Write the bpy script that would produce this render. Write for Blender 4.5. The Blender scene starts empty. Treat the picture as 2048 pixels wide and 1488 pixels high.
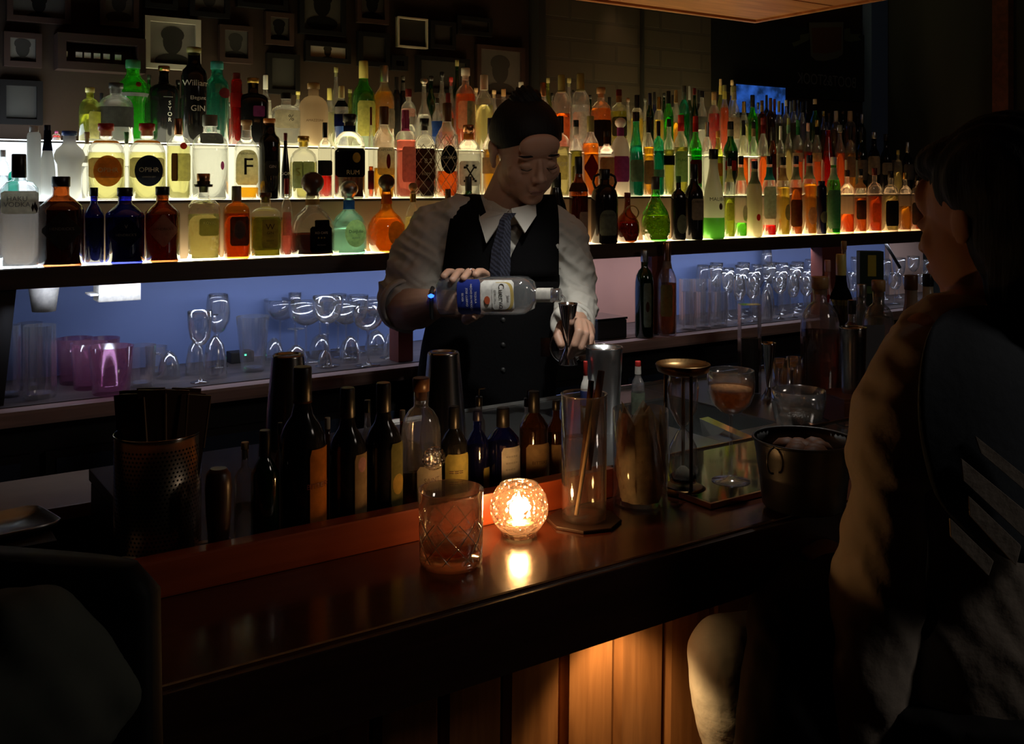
import bpy, bmesh, math, random
from mathutils import Vector, Matrix, noise
R_ = random.Random(7)
SC = bpy.context.scene
COL = SC.collection
PI = math.pi

# ------------------------------------------------------------------ camera
CAM_H = 1.525                      # eye height, metres
F = 2000.0                         # focal length in pixels of the 2048 px wide frame
HZ = 370.0                         # image row of the horizon
YAW = math.radians(33.9)           # how far the camera looks to the right of the back wall's normal
cd = bpy.data.cameras.new('camera'); cam = bpy.data.objects.new('camera', cd); COL.objects.link(cam)
cam.location = (0, 0, CAM_H); cam.rotation_euler = (PI/2, 0, -YAW)
cd.sensor_width = 36; cd.lens = F/2048*36; cd.shift_y = -(744-HZ)/2048
cd.clip_start = .02
SC.camera = cam

# ------------------------------------------------------------------ world, exposure
SC.view_settings.view_transform = 'Standard'; SC.view_settings.look = 'None'
SC.view_settings.gamma = 1; SC.view_settings.use_curve_mapping = False
SC.view_settings.exposure = 0.0
w = bpy.data.worlds.new('world'); SC.world = w; w.use_nodes = True
w.node_tree.nodes['Background'].inputs[0].default_value = (.5, .6, .8, 1)
w.node_tree.nodes['Background'].inputs[1].default_value = .0015
try:
    SC.cycles.use_denoising = True
    SC.cycles.max_bounces = 14; SC.cycles.transmission_bounces = 12; SC.cycles.glossy_bounces = 4
    SC.cycles.diffuse_bounces = 3; SC.cycles.transparent_max_bounces = 24
    SC.cycles.caustics_refractive = True; SC.cycles.blur_glossy = 1.0; SC.cycles.caustics_reflective = False
    SC.cycles.sample_clamp_indirect = 1.5; SC.cycles.use_adaptive_sampling = True; SC.cycles.adaptive_threshold = .02
except Exception: pass

# ------------------------------------------------------------------ placing helpers
SN, CS = math.sin(YAW), math.cos(YAW)
def dxy(u):
    t = (u-1024)/F
    return SN+CS*t, CS-SN*t
def at(u, v, d):                     # point seen at pixel u, v at depth d
    dx, dy = dxy(u)
    return Vector((d*dx, d*dy, CAM_H-d*(v-HZ)/F))
def d_on_y(u, Y): return Y/dxy(u)[1]
def d_on_z(v, z): return (CAM_H-z)*F/(v-HZ)
def on_y(u, v, Y): return at(u, v, d_on_y(u, Y))
def on_z(u, v, z): return at(u, v, d_on_z(v, z))

# ------------------------------------------------------------------ lights
def light(name, kind, loc, energy, color, size=.05, target=None, spot=None, blend=.6, size_y=None):
    l = bpy.data.lights.new(name, kind); l.energy = energy; l.color = color
    if kind == 'AREA':
        l.size = size
        if size_y: l.shape = 'RECTANGLE'; l.size_y = size_y
    else: l.shadow_soft_size = size
    if kind == 'SPOT': l.spot_size = math.radians(spot); l.spot_blend = blend
    o = bpy.data.objects.new(name, l); COL.objects.link(o); o.location = loc
    if target is not None:
        o.rotation_euler = (Vector(target)-Vector(loc)).to_track_quat('-Z', 'Y').to_euler()
    return o
# little ceiling spotlight over the bartender's hands
light('bar_spotlight', 'SPOT', at(1200, -170, 1.80), 26, (1, .97, .9), .02, at(1080, 640, 2.10), 46, .95)
light('sink_fill', 'SPOT', at(1560, -120, 1.95), 18, (1, .96, .88), .02, at(1450, 820, 1.8), 50, .95)  # second spot added to brighten the coupe, steel and sink area
# added weak fill on the bartender's face, aimed from under the hood
light('face_fill', 'SPOT', (.90, 1.22, 2.035), 2.6, (1, .88, .74), .05, (1.42, 1.95, 1.42), 52, .9)
light('woman_fill', 'AREA', (2.3, -.7, 2.45), 3.4, (1, .86, .74), .4, (1.35, .75, 1.1))  # added unseen area light filling the seated woman's back
# blue-white strips under the bottle shelf
for i, (xa, xb, e) in enumerate([(.32, 1.22, 1.15), (1.26, 2.0, 1.1), (2.06, 2.95, 1.15), (3.0, 3.75, .6)]):
    l = light('under_shelf_strip', 'AREA', ((xa+xb)/2, 2.325, 1.305), e, (.74, .80, 1), xb-xa, ((xa+xb)/2, 2.50, 1.0), size_y=.012)
# warm puck light below the bar top
p = on_y(1262, 1235, 1.06)
light('under_bar_puck', 'SPOT', (p.x, p.y, .93), 3.0, (1, .66, .31), .012, (p.x+.035, p.y+.08, .3), 104, .8)
light('wall_picture_lamp', 'SPOT', on_y(1250, -60, 2.66), .8, (1, .66, .34), .02, on_y(1235, 185, 2.79), 48, .9)

# ------------------------------------------------------------------ tagging and linking
def tag(o, label=None, cat=None, group=None, kind=None):
    if label: o['label'] = label
    if cat: o['category'] = cat
    if group: o['group'] = group
    if kind: o['kind'] = kind
    return o
def root(name, loc, label, cat, rz=0, group=None):
    o = bpy.data.objects.new(name, None); o.empty_display_size = .02; COL.objects.link(o)
    o.location = loc; o.rotation_euler = (0, 0, rz)
    return tag(o, label, cat, group)
def link_mesh(name, me, mat, parent=None, smooth=True):
    o = bpy.data.objects.new(name, me); COL.objects.link(o)
    if mat and not me.materials: me.materials.append(mat)
    if parent: o.parent = parent
    if smooth and len(me.polygons): me.polygons.foreach_set('use_smooth', [True]*len(me.polygons))
    return o
def from_py(name, vs, fs, mat, parent=None, smooth=True):
    me = bpy.data.meshes.new(name); me.from_pydata([tuple(v) for v in vs], [], fs); me.update()
    return link_mesh(name, me, mat, parent, smooth)
def from_bm(name, bm, mat, parent=None, smooth=False):
    bmesh.ops.recalc_face_normals(bm, faces=bm.faces)
    me = bpy.data.meshes.new(name); bm.to_mesh(me); bm.free()
    return link_mesh(name, me, mat, parent, smooth)
def struct(o): o['kind'] = 'structure'; return o

# ------------------------------------------------------------------ materials
MC = {}
def nt(name):
    m = bpy.data.materials.new(name); m.use_nodes = True
    return m, m.node_tree.nodes, m.node_tree.links
def pbr(name, color, rough=.5, metal=0, spec=.5, noise_amt=0, noise_scale=20, bump=0, bump_scale=60, emit=None, emit_s=0, trans=0, ior=1.45, coat=0, stretch=None, sheen=0, sss=0):
    if name in MC: return MC[name]
    m, N, L = nt(name); b = N['Principled BSDF']
    b.inputs['Base Color'].default_value = (*color, 1); b.inputs['Roughness'].default_value = rough
    b.inputs['Metallic'].default_value = metal; b.inputs['Specular IOR Level'].default_value = spec
    b.inputs['Transmission Weight'].default_value = trans; b.inputs['IOR'].default_value = ior
    b.inputs['Coat Weight'].default_value = coat; b.inputs['Sheen Weight'].default_value = sheen
    if sss:
        b.inputs['Subsurface Weight'].default_value = sss; b.inputs['Subsurface Radius'].default_value = (.01, .004, .002)
    if emit:
        b.inputs['Emission Color'].default_value = (*emit, 1); b.inputs['Emission Strength'].default_value = emit_s
    if noise_amt or bump:
        tc = N.new('ShaderNodeTexCoord'); mp = N.new('ShaderNodeMapping'); L.new(tc.outputs['Object'], mp.inputs[0])
        if stretch: mp.inputs['Scale'].default_value = stretch
    if noise_amt:
        n = N.new('ShaderNodeTexNoise'); n.inputs['Scale'].default_value = noise_scale; n.inputs['Detail'].default_value = 6
        L.new(mp.outputs[0], n.inputs['Vector'])
        r = N.new('ShaderNodeMapRange'); r.inputs['To Min'].default_value = 1-noise_amt; r.inputs['To Max'].default_value = 1+noise_amt
        L.new(n.outputs['Fac'], r.inputs['Value'])
        mx = N.new('ShaderNodeMix'); mx.data_type = 'RGBA'; mx.blend_type = 'MULTIPLY'; mx.inputs[0].default_value = 1
        mx.inputs[6].default_value = (*color, 1); L.new(r.outputs[0], mx.inputs[7]); L.new(mx.outputs[2], b.inputs['Base Color'])
    if bump:
        n = N.new('ShaderNodeTexNoise'); n.inputs['Scale'].default_value = bump_scale; n.inputs['Detail'].default_value = 4
        L.new(mp.outputs[0], n.inputs['Vector'])
        bp = N.new('ShaderNodeBump'); bp.inputs['Strength'].default_value = bump; bp.inputs['Distance'].default_value = .004
        L.new(n.outputs['Fac'], bp.inputs['Height']); L.new(bp.outputs[0], b.inputs['Normal'])
    MC[name] = m; return m
def thin_glass(name, tint=(1, 1, 1), edge=.8, base=.045, power=3.0, rough=.03, edge_tint=None, bump=0, bump_scale=40, haze=0, haze_col=(.8, .8, .8), bump_dist=.002, bend=0):
    """thin-walled glass: see-through face on, mirror-like along its edges"""
    if name in MC: return MC[name]
    m, N, L = nt(name); N.remove(N['Principled BSDF']); out = N['Material Output']
    tr = N.new('ShaderNodeBsdfTransparent'); tr.inputs[0].default_value = (*tint, 1)
    gl = N.new('ShaderNodeBsdfGlossy'); gl.inputs['Roughness'].default_value = rough
    gl.inputs['Color'].default_value = (*(edge_tint or (1, 1, 1)), 1)
    lw = N.new('ShaderNodeLayerWeight'); lw.inputs['Blend'].default_value = .5
    pw = N.new('ShaderNodeMath'); pw.operation = 'POWER'; pw.inputs[1].default_value = power; L.new(lw.outputs['Facing'], pw.inputs[0])
    ma = N.new('ShaderNodeMath'); ma.operation = 'MULTIPLY_ADD'; ma.inputs[1].default_value = edge; ma.inputs[2].default_value = base
    L.new(pw.outputs[0], ma.inputs[0])
    base_sh = tr
    if bend:
        rf = N.new('ShaderNodeBsdfRefraction'); rf.inputs['Color'].default_value = (*tint, 1); rf.inputs['IOR'].default_value = 1.22; rf.inputs['Roughness'].default_value = .04
        bm_ = N.new('ShaderNodeMixShader'); bm_.inputs[0].default_value = bend; m['rf'] = 1; rfn = rf; L.new(tr.outputs[0], bm_.inputs[1]); L.new(rf.outputs[0], bm_.inputs[2]); base_sh = tr = bm_
    if haze:
        df = N.new('ShaderNodeBsdfTranslucent'); df.inputs[0].default_value = (*haze_col, 1)
        d2 = N.new('ShaderNodeBsdfDiffuse'); d2.inputs[0].default_value = (*haze_col, 1)
        a = N.new('ShaderNodeMixShader'); a.inputs[0].default_value = .5; L.new(df.outputs[0], a.inputs[1]); L.new(d2.outputs[0], a.inputs[2])
        h = N.new('ShaderNodeMixShader'); h.inputs[0].default_value = haze; L.new(tr.outputs[0], h.inputs[1]); L.new(a.outputs[0], h.inputs[2])
        base_sh = h
    mx = N.new('ShaderNodeMixShader'); L.new(ma.outputs[0], mx.inputs[0]); L.new(base_sh.outputs[0], mx.inputs[1]); L.new(gl.outputs[0], mx.inputs[2])
    L.new(mx.outputs[0], out.inputs[0])
    if bump:
        tc = N.new('ShaderNodeTexCoord'); v = N.new('ShaderNodeTexVoronoi'); v.inputs['Scale'].default_value = bump_scale
        L.new(tc.outputs['Object'], v.inputs['Vector'])
        bp = N.new('ShaderNodeBump'); bp.inputs['Strength'].default_value = bump; bp.inputs['Distance'].default_value = bump_dist
        L.new(v.outputs['Distance'], bp.inputs['Height']); L.new(bp.outputs[0], gl.inputs['Normal']); L.new(bp.outputs[0], lw.inputs['Normal'])
        if bend: L.new(bp.outputs[0], rfn.inputs['Normal'])
    MC[name] = m; return m
def liquid(name, color):
    if name in MC: return MC[name]
    m, N, L = nt(name); N.remove(N['Principled BSDF']); out = N['Material Output']
    g = N.new('ShaderNodeBsdfRefraction'); g.inputs['Color'].default_value = (*color, 1); g.inputs['IOR'].default_value = 1.33; g.inputs['Roughness'].default_value = .03
    t = N.new('ShaderNodeBsdfTransparent'); t.inputs[0].default_value = (*[c*.96 for c in color], 1)
    tl = N.new('ShaderNodeBsdfTranslucent'); tl.inputs[0].default_value = (*[c*c for c in color], 1)
    a = N.new('ShaderNodeMixShader'); a.inputs[0].default_value = .25; L.new(g.outputs[0], a.inputs[1]); L.new(t.outputs[0], a.inputs[2])
    b = N.new('ShaderNodeMixShader'); b.inputs[0].default_value = .13; L.new(a.outputs[0], b.inputs[1]); L.new(tl.outputs[0], b.inputs[2])
    L.new(b.outputs[0], out.inputs[0]); MC[name] = m; return m
def label_mat(name, color, see=.35):
    if name in MC: return MC[name]
    m, N, L = nt(name); N.remove(N['Principled BSDF']); out = N['Material Output']
    d = N.new('ShaderNodeBsdfDiffuse'); t = N.new('ShaderNodeBsdfTranslucent')
    tc = N.new('ShaderNodeTexCoord'); n = N.new('ShaderNodeTexNoise'); n.inputs['Scale'].default_value = 90; n.inputs['Detail'].default_value = 3
    L.new(tc.outputs['Object'], n.inputs['Vector'])
    r = N.new('ShaderNodeMapRange'); r.inputs['From Min'].default_value = .35; r.inputs['From Max'].default_value = .65
    r.inputs['To Min'].default_value = .82; r.inputs['To Max'].default_value = 1.05; L.new(n.outputs['Fac'], r.inputs['Value'])
    mx = N.new('ShaderNodeMix'); mx.data_type = 'RGBA'; mx.blend_type = 'MULTIPLY'; mx.inputs[0].default_value = 1
    mx.inputs[6].default_value = (*color, 1); L.new(r.outputs[0], mx.inputs[7])
    L.new(mx.outputs[2], d.inputs[0]); L.new(mx.outputs[2], t.inputs[0])
    s = N.new('ShaderNodeMixShader'); s.inputs[0].default_value = see; L.new(d.outputs[0], s.inputs[1]); L.new(t.outputs[0], s.inputs[2])
    L.new(s.outputs[0], out.inputs[0]); MC[name] = m; return m
def glow(name, color, s):
    if name in MC: return MC[name]
    m, N, L = nt(name); N.remove(N['Principled BSDF'])
    e = N.new('ShaderNodeEmission'); e.inputs[0].default_value = (*color, 1); e.inputs[1].default_value = s
    L.new(e.outputs[0], N['Material Output'].inputs[0]); MC[name] = m; return m
def wood(name, c1, c2, rough=.35, scale=(1, 12, 12), coat=0, bump=.15, spec=.5):
    if name in MC: return MC[name]
    m, N, L = nt(name); b = N['Principled BSDF']
    tc = N.new('ShaderNodeTexCoord'); mp = N.new('ShaderNodeMapping'); mp.inputs['Scale'].default_value = scale
    L.new(tc.outputs['Object'], mp.inputs[0])
    n = N.new('ShaderNodeTexNoise'); n.inputs['Scale'].default_value = 3; n.inputs['Detail'].default_value = 8; n.inputs['Distortion'].default_value = .6
    L.new(mp.outputs[0], n.inputs['Vector'])
    cr = N.new('ShaderNodeValToRGB'); cr.color_ramp.elements[0].position = .3; cr.color_ramp.elements[0].color = (*c1, 1)
    cr.color_ramp.elements[1].position = .7; cr.color_ramp.elements[1].color = (*c2, 1)
    L.new(n.outputs['Fac'], cr.inputs[0]); L.new(cr.outputs[0], b.inputs['Base Color'])
    b.inputs['Roughness'].default_value = rough; b.inputs['Coat Weight'].default_value = coat; b.inputs['Coat Roughness'].default_value = .12
    b.inputs['Specular IOR Level'].default_value = spec
    if bump:
        bp = N.new('ShaderNodeBump'); bp.inputs['Strength'].default_value = bump; bp.inputs['Distance'].default_value = .001
        L.new(n.outputs['Fac'], bp.inputs['Height']); L.new(bp.outputs[0], b.inputs['Normal'])
    MC[name] = m; return m

# ------------------------------------------------------------------ shape helpers
def box_bm(bm, x0, x1, y0, y1, z0, z1, bev=0):
    r = bmesh.ops.create_cube(bm, size=1)
    for v in r['verts']:
        v.co = Vector(((x0+x1)/2+v.co.x*(x1-x0), (y0+y1)/2+v.co.y*(y1-y0), (z0+z1)/2+v.co.z*(z1-z0)))
    if bev:
        es = list({e for v in r['verts'] for e in v.link_edges})
        bmesh.ops.bevel(bm, geom=es, offset=bev, segments=2, affect='EDGES', profile=.7)
def box(name, x0, x1, y0, y1, z0, z1, mat, parent=None, bev=0):
    bm = bmesh.new(); box_bm(bm, x0, x1, y0, y1, z0, z1, bev)
    return from_bm(name, bm, mat, parent)
def lathe_data(prof, seg=28, n=2.0, fy=1.0, close=True):
    """prof: (r, z) list; n: superellipse exponent; fy: depth factor"""
    vs, fs = [], []
    for r, z in prof:
        for k in range(seg):
            a = 2*PI*(k+.5)/seg; c, s = math.cos(a), math.sin(a)
            q = r if n == 2 else r*(abs(c)**n+abs(s)**n)**(-1/n)
            vs.append((q*c, q*s*fy, z))
    for i in range(len(prof)-1):
        for k in range(seg):
            k2 = (k+1) % seg
            fs.append((i*seg+k, i*seg+k2, (i+1)*seg+k2, (i+1)*seg+k))
    if close:
        fs.append(tuple(reversed(range(seg)))); b = (len(prof)-1)*seg; fs.append(tuple(range(b, b+seg)))
    return vs, fs
def lathe(name, prof, mat, parent=None, seg=28, n=2.0, fy=1.0, close=True, smooth=True):
    vs, fs = lathe_data(prof, seg, n, fy, close)
    o = from_py(name, vs, fs, mat, parent, smooth)
    if smooth and close:
        o.data.polygons[len(o.data.polygons)-1].use_smooth = False; o.data.polygons[len(o.data.polygons)-2].use_smooth = False
    return o
def tube_data(pts, r, seg=8, close=False, vs=None, fs=None):
    vs = [] if vs is None else vs; fs = [] if fs is None else fs
    pts = [Vector(p) for p in pts]; m = len(pts); b0 = len(vs)
    rr = r if isinstance(r, (list, tuple)) else [r]*m
    up = Vector((0, 0, 1)); prev = None
    for i, p in enumerate(pts):
        t = (pts[(i+1) % m]-pts[i-1]) if close else (pts[min(i+1, m-1)]-pts[max(i-1, 0)])
        t.normalize()
        if prev is None:
            a = up if abs(t.dot(up)) < .9 else Vector((1, 0, 0)); x = a.cross(t).normalized()
        else:
            x = (prev-t*prev.dot(t)).normalized()
        prev = x; y = t.cross(x)
        for k in range(seg):
            an = 2*PI*k/seg; vs.append(p+(x*math.cos(an)+y*math.sin(an))*rr[i])
    for i in range(m if close else m-1):
        j = (i+1) % m
        for k in range(seg):
            k2 = (k+1) % seg; fs.append((b0+i*seg+k, b0+i*seg+k2, b0+j*seg+k2, b0+j*seg+k))
    if not close:
        fs.append(tuple(b0+k for k in reversed(range(seg)))); fs.append(tuple(b0+(m-1)*seg+k for k in range(seg)))
    return vs, fs
def tube(name, pts, r, mat, parent=None, seg=8, close=False):
    vs, fs = tube_data(pts, r, seg, close)
    return from_py(name, vs, fs, mat, parent)
def loft(rings, seg=24, vs=None, fs=None):
    """rings: (center, half x, half y, exponent); horizontal closed sections"""
    vs = [] if vs is None else vs; fs = [] if fs is None else fs; b0 = len(vs)
    for c, a, b, n in rings:
        for k in range(seg):
            an = 2*PI*k/seg; co, si = math.cos(an), math.sin(an)
            q = (abs(co)**n+abs(si)**n)**(-1/n)
            vs.append((c[0]+a*q*co, c[1]+b*q*si, c[2]))
    for i in range(len(rings)-1):
        for k in range(seg):
            k2 = (k+1) % seg; fs.append((b0+i*seg+k, b0+i*seg+k2, b0+(i+1)*seg+k2, b0+(i+1)*seg+k))
    fs.append(tuple(b0+k for k in reversed(range(seg)))); fs.append(tuple(b0+(len(rings)-1)*seg+k for k in range(seg)))
    return vs, fs
_txt = {}
def text_data(s, size, depth=0):
    key = (s, size, depth)
    if key in _txt: return _txt[key]
    c = bpy.data.curves.new('t', 'FONT'); c.body = s; c.size = size; c.align_x = 'CENTER'; c.align_y = 'CENTER'; c.extrude = depth; c.resolution_u = 3
    o = bpy.data.objects.new('t', c); COL.objects.link(o)
    dg = bpy.context.evaluated_depsgraph_get(); dg.update()
    me = o.evaluated_get(dg).to_mesh()
    d = ([tuple(v.co) for v in me.vertices], [tuple(p.vertices) for p in me.polygons])
    o.evaluated_get(dg).to_mesh_clear(); bpy.data.objects.remove(o); bpy.data.curves.remove(c)
    _txt[key] = d; return d
# ================================================================== the room
M_black = pbr('near_black_paint', (.012, .011, .010), .6)
M_wall = pbr('dark_brown_wall', (.022, .0095, .004), .85, noise_amt=.35, noise_scale=6, bump=.3, bump_scale=30)
M_floor = wood('dark_floor', (.02, .012, .008), (.035, .02, .012), .5)
XL, XR, YB, ZC = -1.6, 3.84, 2.80, 2.75
struct(box('floor', -3.2, 6.5, -3.2, 3.0, -.05, 0, M_floor))
struct(box('ceiling', -3.2, 6.5, -3.2, 3.0, ZC, ZC+.05, M_black))
struct(box('wall_back', -3.2, XR+.06, YB, YB+.06, 0, ZC, M_wall))
struct(box('wall_left', -3.25, -3.2, -3.2, 3.0, 0, ZC, M_black))
struct(box('wall_front', -3.2, 6.5, -3.25, -3.2, 0, ZC, M_black))
struct(box('wall_right', XR+.02, XR+.07, 1.3, YB, 0, ZC, pbr('dark_teal_wall', (.028, .032, .028), .8, bump=.2, bump_scale=12)))
struct(box('wall_far', 6.45, 6.5, -3.2, 3.0, 0, ZC, M_black))
# brick panels of the back wall behind the middle of the shelf
def brick(name, c1, c2, mortar):
    m, N, L = nt(name); b = N['Principled BSDF']; tc = N.new('ShaderNodeTexCoord'); mp = N.new('ShaderNodeMapping')
    mp.inputs['Rotation'].default_value = (PI/2, 0, 0); mp.inputs['Scale'].default_value = (1, 1, 1)
    L.new(tc.outputs['Object'], mp.inputs[0]); t = N.new('ShaderNodeTexBrick'); L.new(mp.outputs[0], t.inputs['Vector'])
    t.inputs['Color1'].default_value = (*c1, 1); t.inputs['Color2'].default_value = (*c2, 1); t.inputs['Mortar'].default_value = (*mortar, 1)
    t.inputs['Scale'].default_value = 1; t.inputs['Brick Width'].default_value = .21; t.inputs['Row Height'].default_value = .07; t.inputs['Mortar Size'].default_value = .006
    L.new(t.outputs[0], b.inputs['Base Color']); b.inputs['Roughness'].default_value = .9
    bp = N.new('ShaderNodeBump'); bp.inputs['Strength'].default_value = .6; bp.inputs['Distance'].default_value = .01
    L.new(t.outputs['Fac'], bp.inputs['Height']); bp.invert = True; L.new(bp.outputs[0], b.inputs['Normal']); return m
M_brick = brick('dark_brick', (.05, .034, .02), (.04, .027, .016), (.032, .022, .014))
xs = [on_y(u, 0, YB-.03).x for u in (1072, 1082, 1278, 1284, 1420)]
struct(box('wall_brick_panel', xs[1], xs[2], YB-.035, YB-.002, 1.3, ZC-.01, M_brick))
struct(box('wall_brick_panel', xs[3], xs[4], YB-.035, YB-.002, 1.3, ZC-.01, M_brick))
struct(box('trim_1', xs[0]-.01, xs[1]-.002, YB-.06, YB-.002, 1.3, ZC-.01, M_black))
struct(box('trim_2', xs[2]+.002, xs[3]-.002, YB-.045, YB-.002, 1.3, ZC-.01, M_black))
# blue strip of wall where the end wall starts
struct(box('wall_blue_return', XR-.10, XR+.015, YB-.05, YB-.003, 1.3, ZC-.01, pbr('slate_blue_paint', (.10, .16, .30), .7)))

# ---- wooden hood over the bar
M_hood = wood('hood_wood', (.35, .12, .035), (.62, .26, .09), .4, (1.2, 10, 10))
hood = root('wooden_hood', (1, 1.6, 2.05), 'wooden hood hanging from the ceiling over the bar, orange underside boards', 'hood')
hx = on_z(1510, 43, 2.05).x-1; hy = on_z(1510, 43, 2.05).y-1.6
for k in range(4):
    y0 = hy-.02-(k+1)*.30
    box('underside_board', -2.4, hx-.02, y0+.004, y0+.296, 0, .02, M_hood, hood)
box('rim', -2.42, hx, hy-.018, hy, -.006, .12, M_hood, hood)
box('rim', hx-.018, hx, hy-1.25, hy-.02, -.006, .12, M_hood, hood)
box('top_box', -2.42, hx-.02, hy-1.24, hy-.02, .025, ZC-2.05-.002, M_black, hood)
light('hood_fill', 'AREA', (2.05, 1.98, 1.70), .22, (1, .55, .22), .12, (2.1, 2.0, 2.4))  # added unseen area light below the hood, warming its underside

# ================================================================== back bar
Z1, Z2, Z3 = 1.35, 1.489, 1.63
Y1, Y2, Y3, Y4 = 2.285, 2.41, 2.53, 2.775
YC0, YC1, ZCN = 2.212, 2.56, 1.073
BX0, BX1 = .10, 3.80
M_dkwood = wood('dark_shelf_wood', (.028, .018, .010), (.06, .038, .022), .45, (1, 14, 14))
M_cwood = wood('counter_wood', (.06, .048, .045), (.13, .10, .095), .42, (1, 14, 14))
M_edge = wood('counter_edge_lit_wood', (.30, .20, .18), (.46, .31, .28), .45, (1, 14, 14))  # paler wood colour paints in the light caught on the counter edge
M_post = pbr('dark_red_post_paint', (.20, .055, .04), .5, noise_amt=.2)
bs = root('bottle_shelf', (0, 0, 0), 'long stepped bottle shelf of dark wood with lit panels along the back wall', 'shelf')
box('front_strip', BX0-.9, BX1, Y1, Y1+.040, Z1-.005, Z1-.0002, M_dkwood, bs)
box('shelf_board', BX0-.9, BX1, Y1, Y4 if 0 else Y2-.001, Z1-.037, Z1-.006, M_dkwood, bs)
box('fascia', BX0-.9, BX1, Y1-.012, Y1-.001, Z1-.040, Z1+.001, M_dkwood, bs)
ts = root('middle_tier', (0, 0, 0), 'middle lit step of the bottle shelf with tan riser', 'shelf')
us = root('upper_tier', (0, 0, 0), 'top lit step of the bottle shelf against the picture wall', 'shelf')
box('riser', BX0-.9, BX1, Y2, Y2+.008, Z1-.004, Z2-.007, pbr('tan_riser', (.26, .17, .10), .6), ts)
box('tier_board', BX0-.9, BX1, Y2-.002, Y3-.003, Z2-.006, Z2-.003, M_dkwood, ts)
box('front_strip', BX0-.9, BX1, Y2, Y2+.036, Z2-.0028, Z2-.0002, M_dkwood, ts)
box('back_fill', BX0-.9, BX1-.12, Y3+.006, Y4, Z1, Z3-.0075, M_black, us)
box('tier_board', BX0-.9, BX1-.12, Y3-.002, Y4, Z3-.006, Z3-.003, M_dkwood, us)
# lit acrylic panels: (u range, colour, strength) for the front, middle and top tier and the risers
SEG = [(-60, 175, (.80, .92, 1.0), 7.5), (175, 420, (1, .95, .66), 6.0), (420, 640, (1, .93, .58), 5.6), (640, 860, (1, .86, .44), 5.0), (860, 1120, (1, .80, .38), 4.0),
       (1120, 1400, (1, .70, .36), 4.2), (1400, 1640, (1, .84, .38), 6.5), (1640, 1800, (1, .60, .22), 4.8), (1800, 1930, (1, .55, .22), 1.8)]
def seg_x(u, Y): return on_y(u, 0, Y).x
for i, (ua, ub, c, s) in enumerate(SEG):
    m1 = glow('lit_panel_%d' % i, c, s*1.35)
    xa, xb = max(seg_x(ua, Y1), BX0-.88), min(seg_x(ub, Y1), BX1-.02)
    box('lit_panel', xa, xb-.002, Y1+.042, Y2-.004, Z1-.005, Z1, m1, bs)
    if ua > -61:
        m2 = glow('lit_panel_b%d' % i, c, s*1.3*(1.0 if ub < 1100 else .8))
        box('lit_panel', xa, xb-.002, Y2+.038, Y3-.004, Z2-.005 if 0 else Z2-.0028, Z2, m2, ts)
        if ub < 1700: box('lit_panel', xa, xb-.002, Y3+.012, Y4-.004, Z3-.0028, Z3, glow('lit_panel_c%d' % i, c, s*(.65 if i < 2 else 1.1)), us)
    if ub < 1870:
        k = (.36, .40, .38, .28, .24, .18, .20, .09)[min(i, 7)]
        box('lit_riser', xa, xb-.002, Y3-.001, Y3+.004, Z2+.001, Z3-.007, glow('lit_riser_%d' % i, c, s*k*.62), us)
# ---- counter and the panels behind it
cn = root('back_counter', (0, 0, 0), 'dark wood back counter with front edge tinted pale as if lit, below the bottle shelf', 'counter')
box('worktop', BX0-.9, BX1, YC0+.047, YC1+.02, ZCN-.03, ZCN, M_cwood, cn)
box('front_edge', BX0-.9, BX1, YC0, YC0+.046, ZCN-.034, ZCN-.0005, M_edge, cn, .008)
box('cabinet_body', BX0-.9, BX1, YC0+.055, YC1+.02, .10, ZCN-.032, M_black, cn)
M_fr = pbr('fridge_glass', (.035, .05, .085), .25, spec=.6)
for ua, ub in [(-140, 60), (90, 330), (350, 560), (580, 840), (860, 1210), (1240, 1490), (1500, 1800)]:
    xa, xb = seg_x(ua, YC0+.05), seg_x(ub, YC0+.05)
    d = box('fridge_door', xa, xb, YC0+.040, YC0+.054, .20, ZCN-.10, M_black, cn)
    box('pane', xa+.02, xb-.02, YC0+.036, YC0+.0395, .25, ZCN-.115, M_fr, d)
M_blue = pbr('blue_panel_paint', (.17, .24, .50), .55, noise_amt=.12, noise_scale=4)
M_pink = pbr('pink_beige_panel_paint', (.50, .25, .19), .6, noise_amt=.08, noise_scale=8)
M_beige = pbr('beige_panel_paint', (.50, .33, .26), .6, noise_amt=.1, noise_scale=5)
px = lambda u, Y=YC1: on_y(u, 0, Y).x
struct(box('wall_blue_panel', BX0-.9, px(1166), YC1, YC1+.015, ZCN+.001, Z1-.041, M_blue))
struct(box('wall_pink_panel', px(1166)+.001, px(1302), YC1-.05, YC1+.015, ZCN+.001, Z1-.041, M_pink))
struct(box('wall_blue_panel', px(1302)+.001, px(1770), YC1, YC1+.015, ZCN+.001, Z1-.041, M_blue))
struct(box('wall_beige_panel', px(1770)+.001, BX1, YC1-.02, YC1+.015, ZCN+.001, Z1-.041, M_beige))
for i, (ua, ub, Y) in enumerate([(797, 826, 2.27), (1304, 1338, 2.27), (1643, 1664, 2.27), (1664, 1690, 2.27)]):
    xa, xb = px(ua, Y), px(ub, Y)
    if i == 2: continue
    struct(box('pillar', xa if i < 3 else px(1645, Y), xb, Y, Y+.05, ZCN+.001, Z1-.041, M_post))
# slanted black strut at the right end under the shelf
tube('metal_strut', [on_y(1768, 482, 2.33), on_y(1800, 535, 2.33)], .006, M_black).parent = bs
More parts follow.
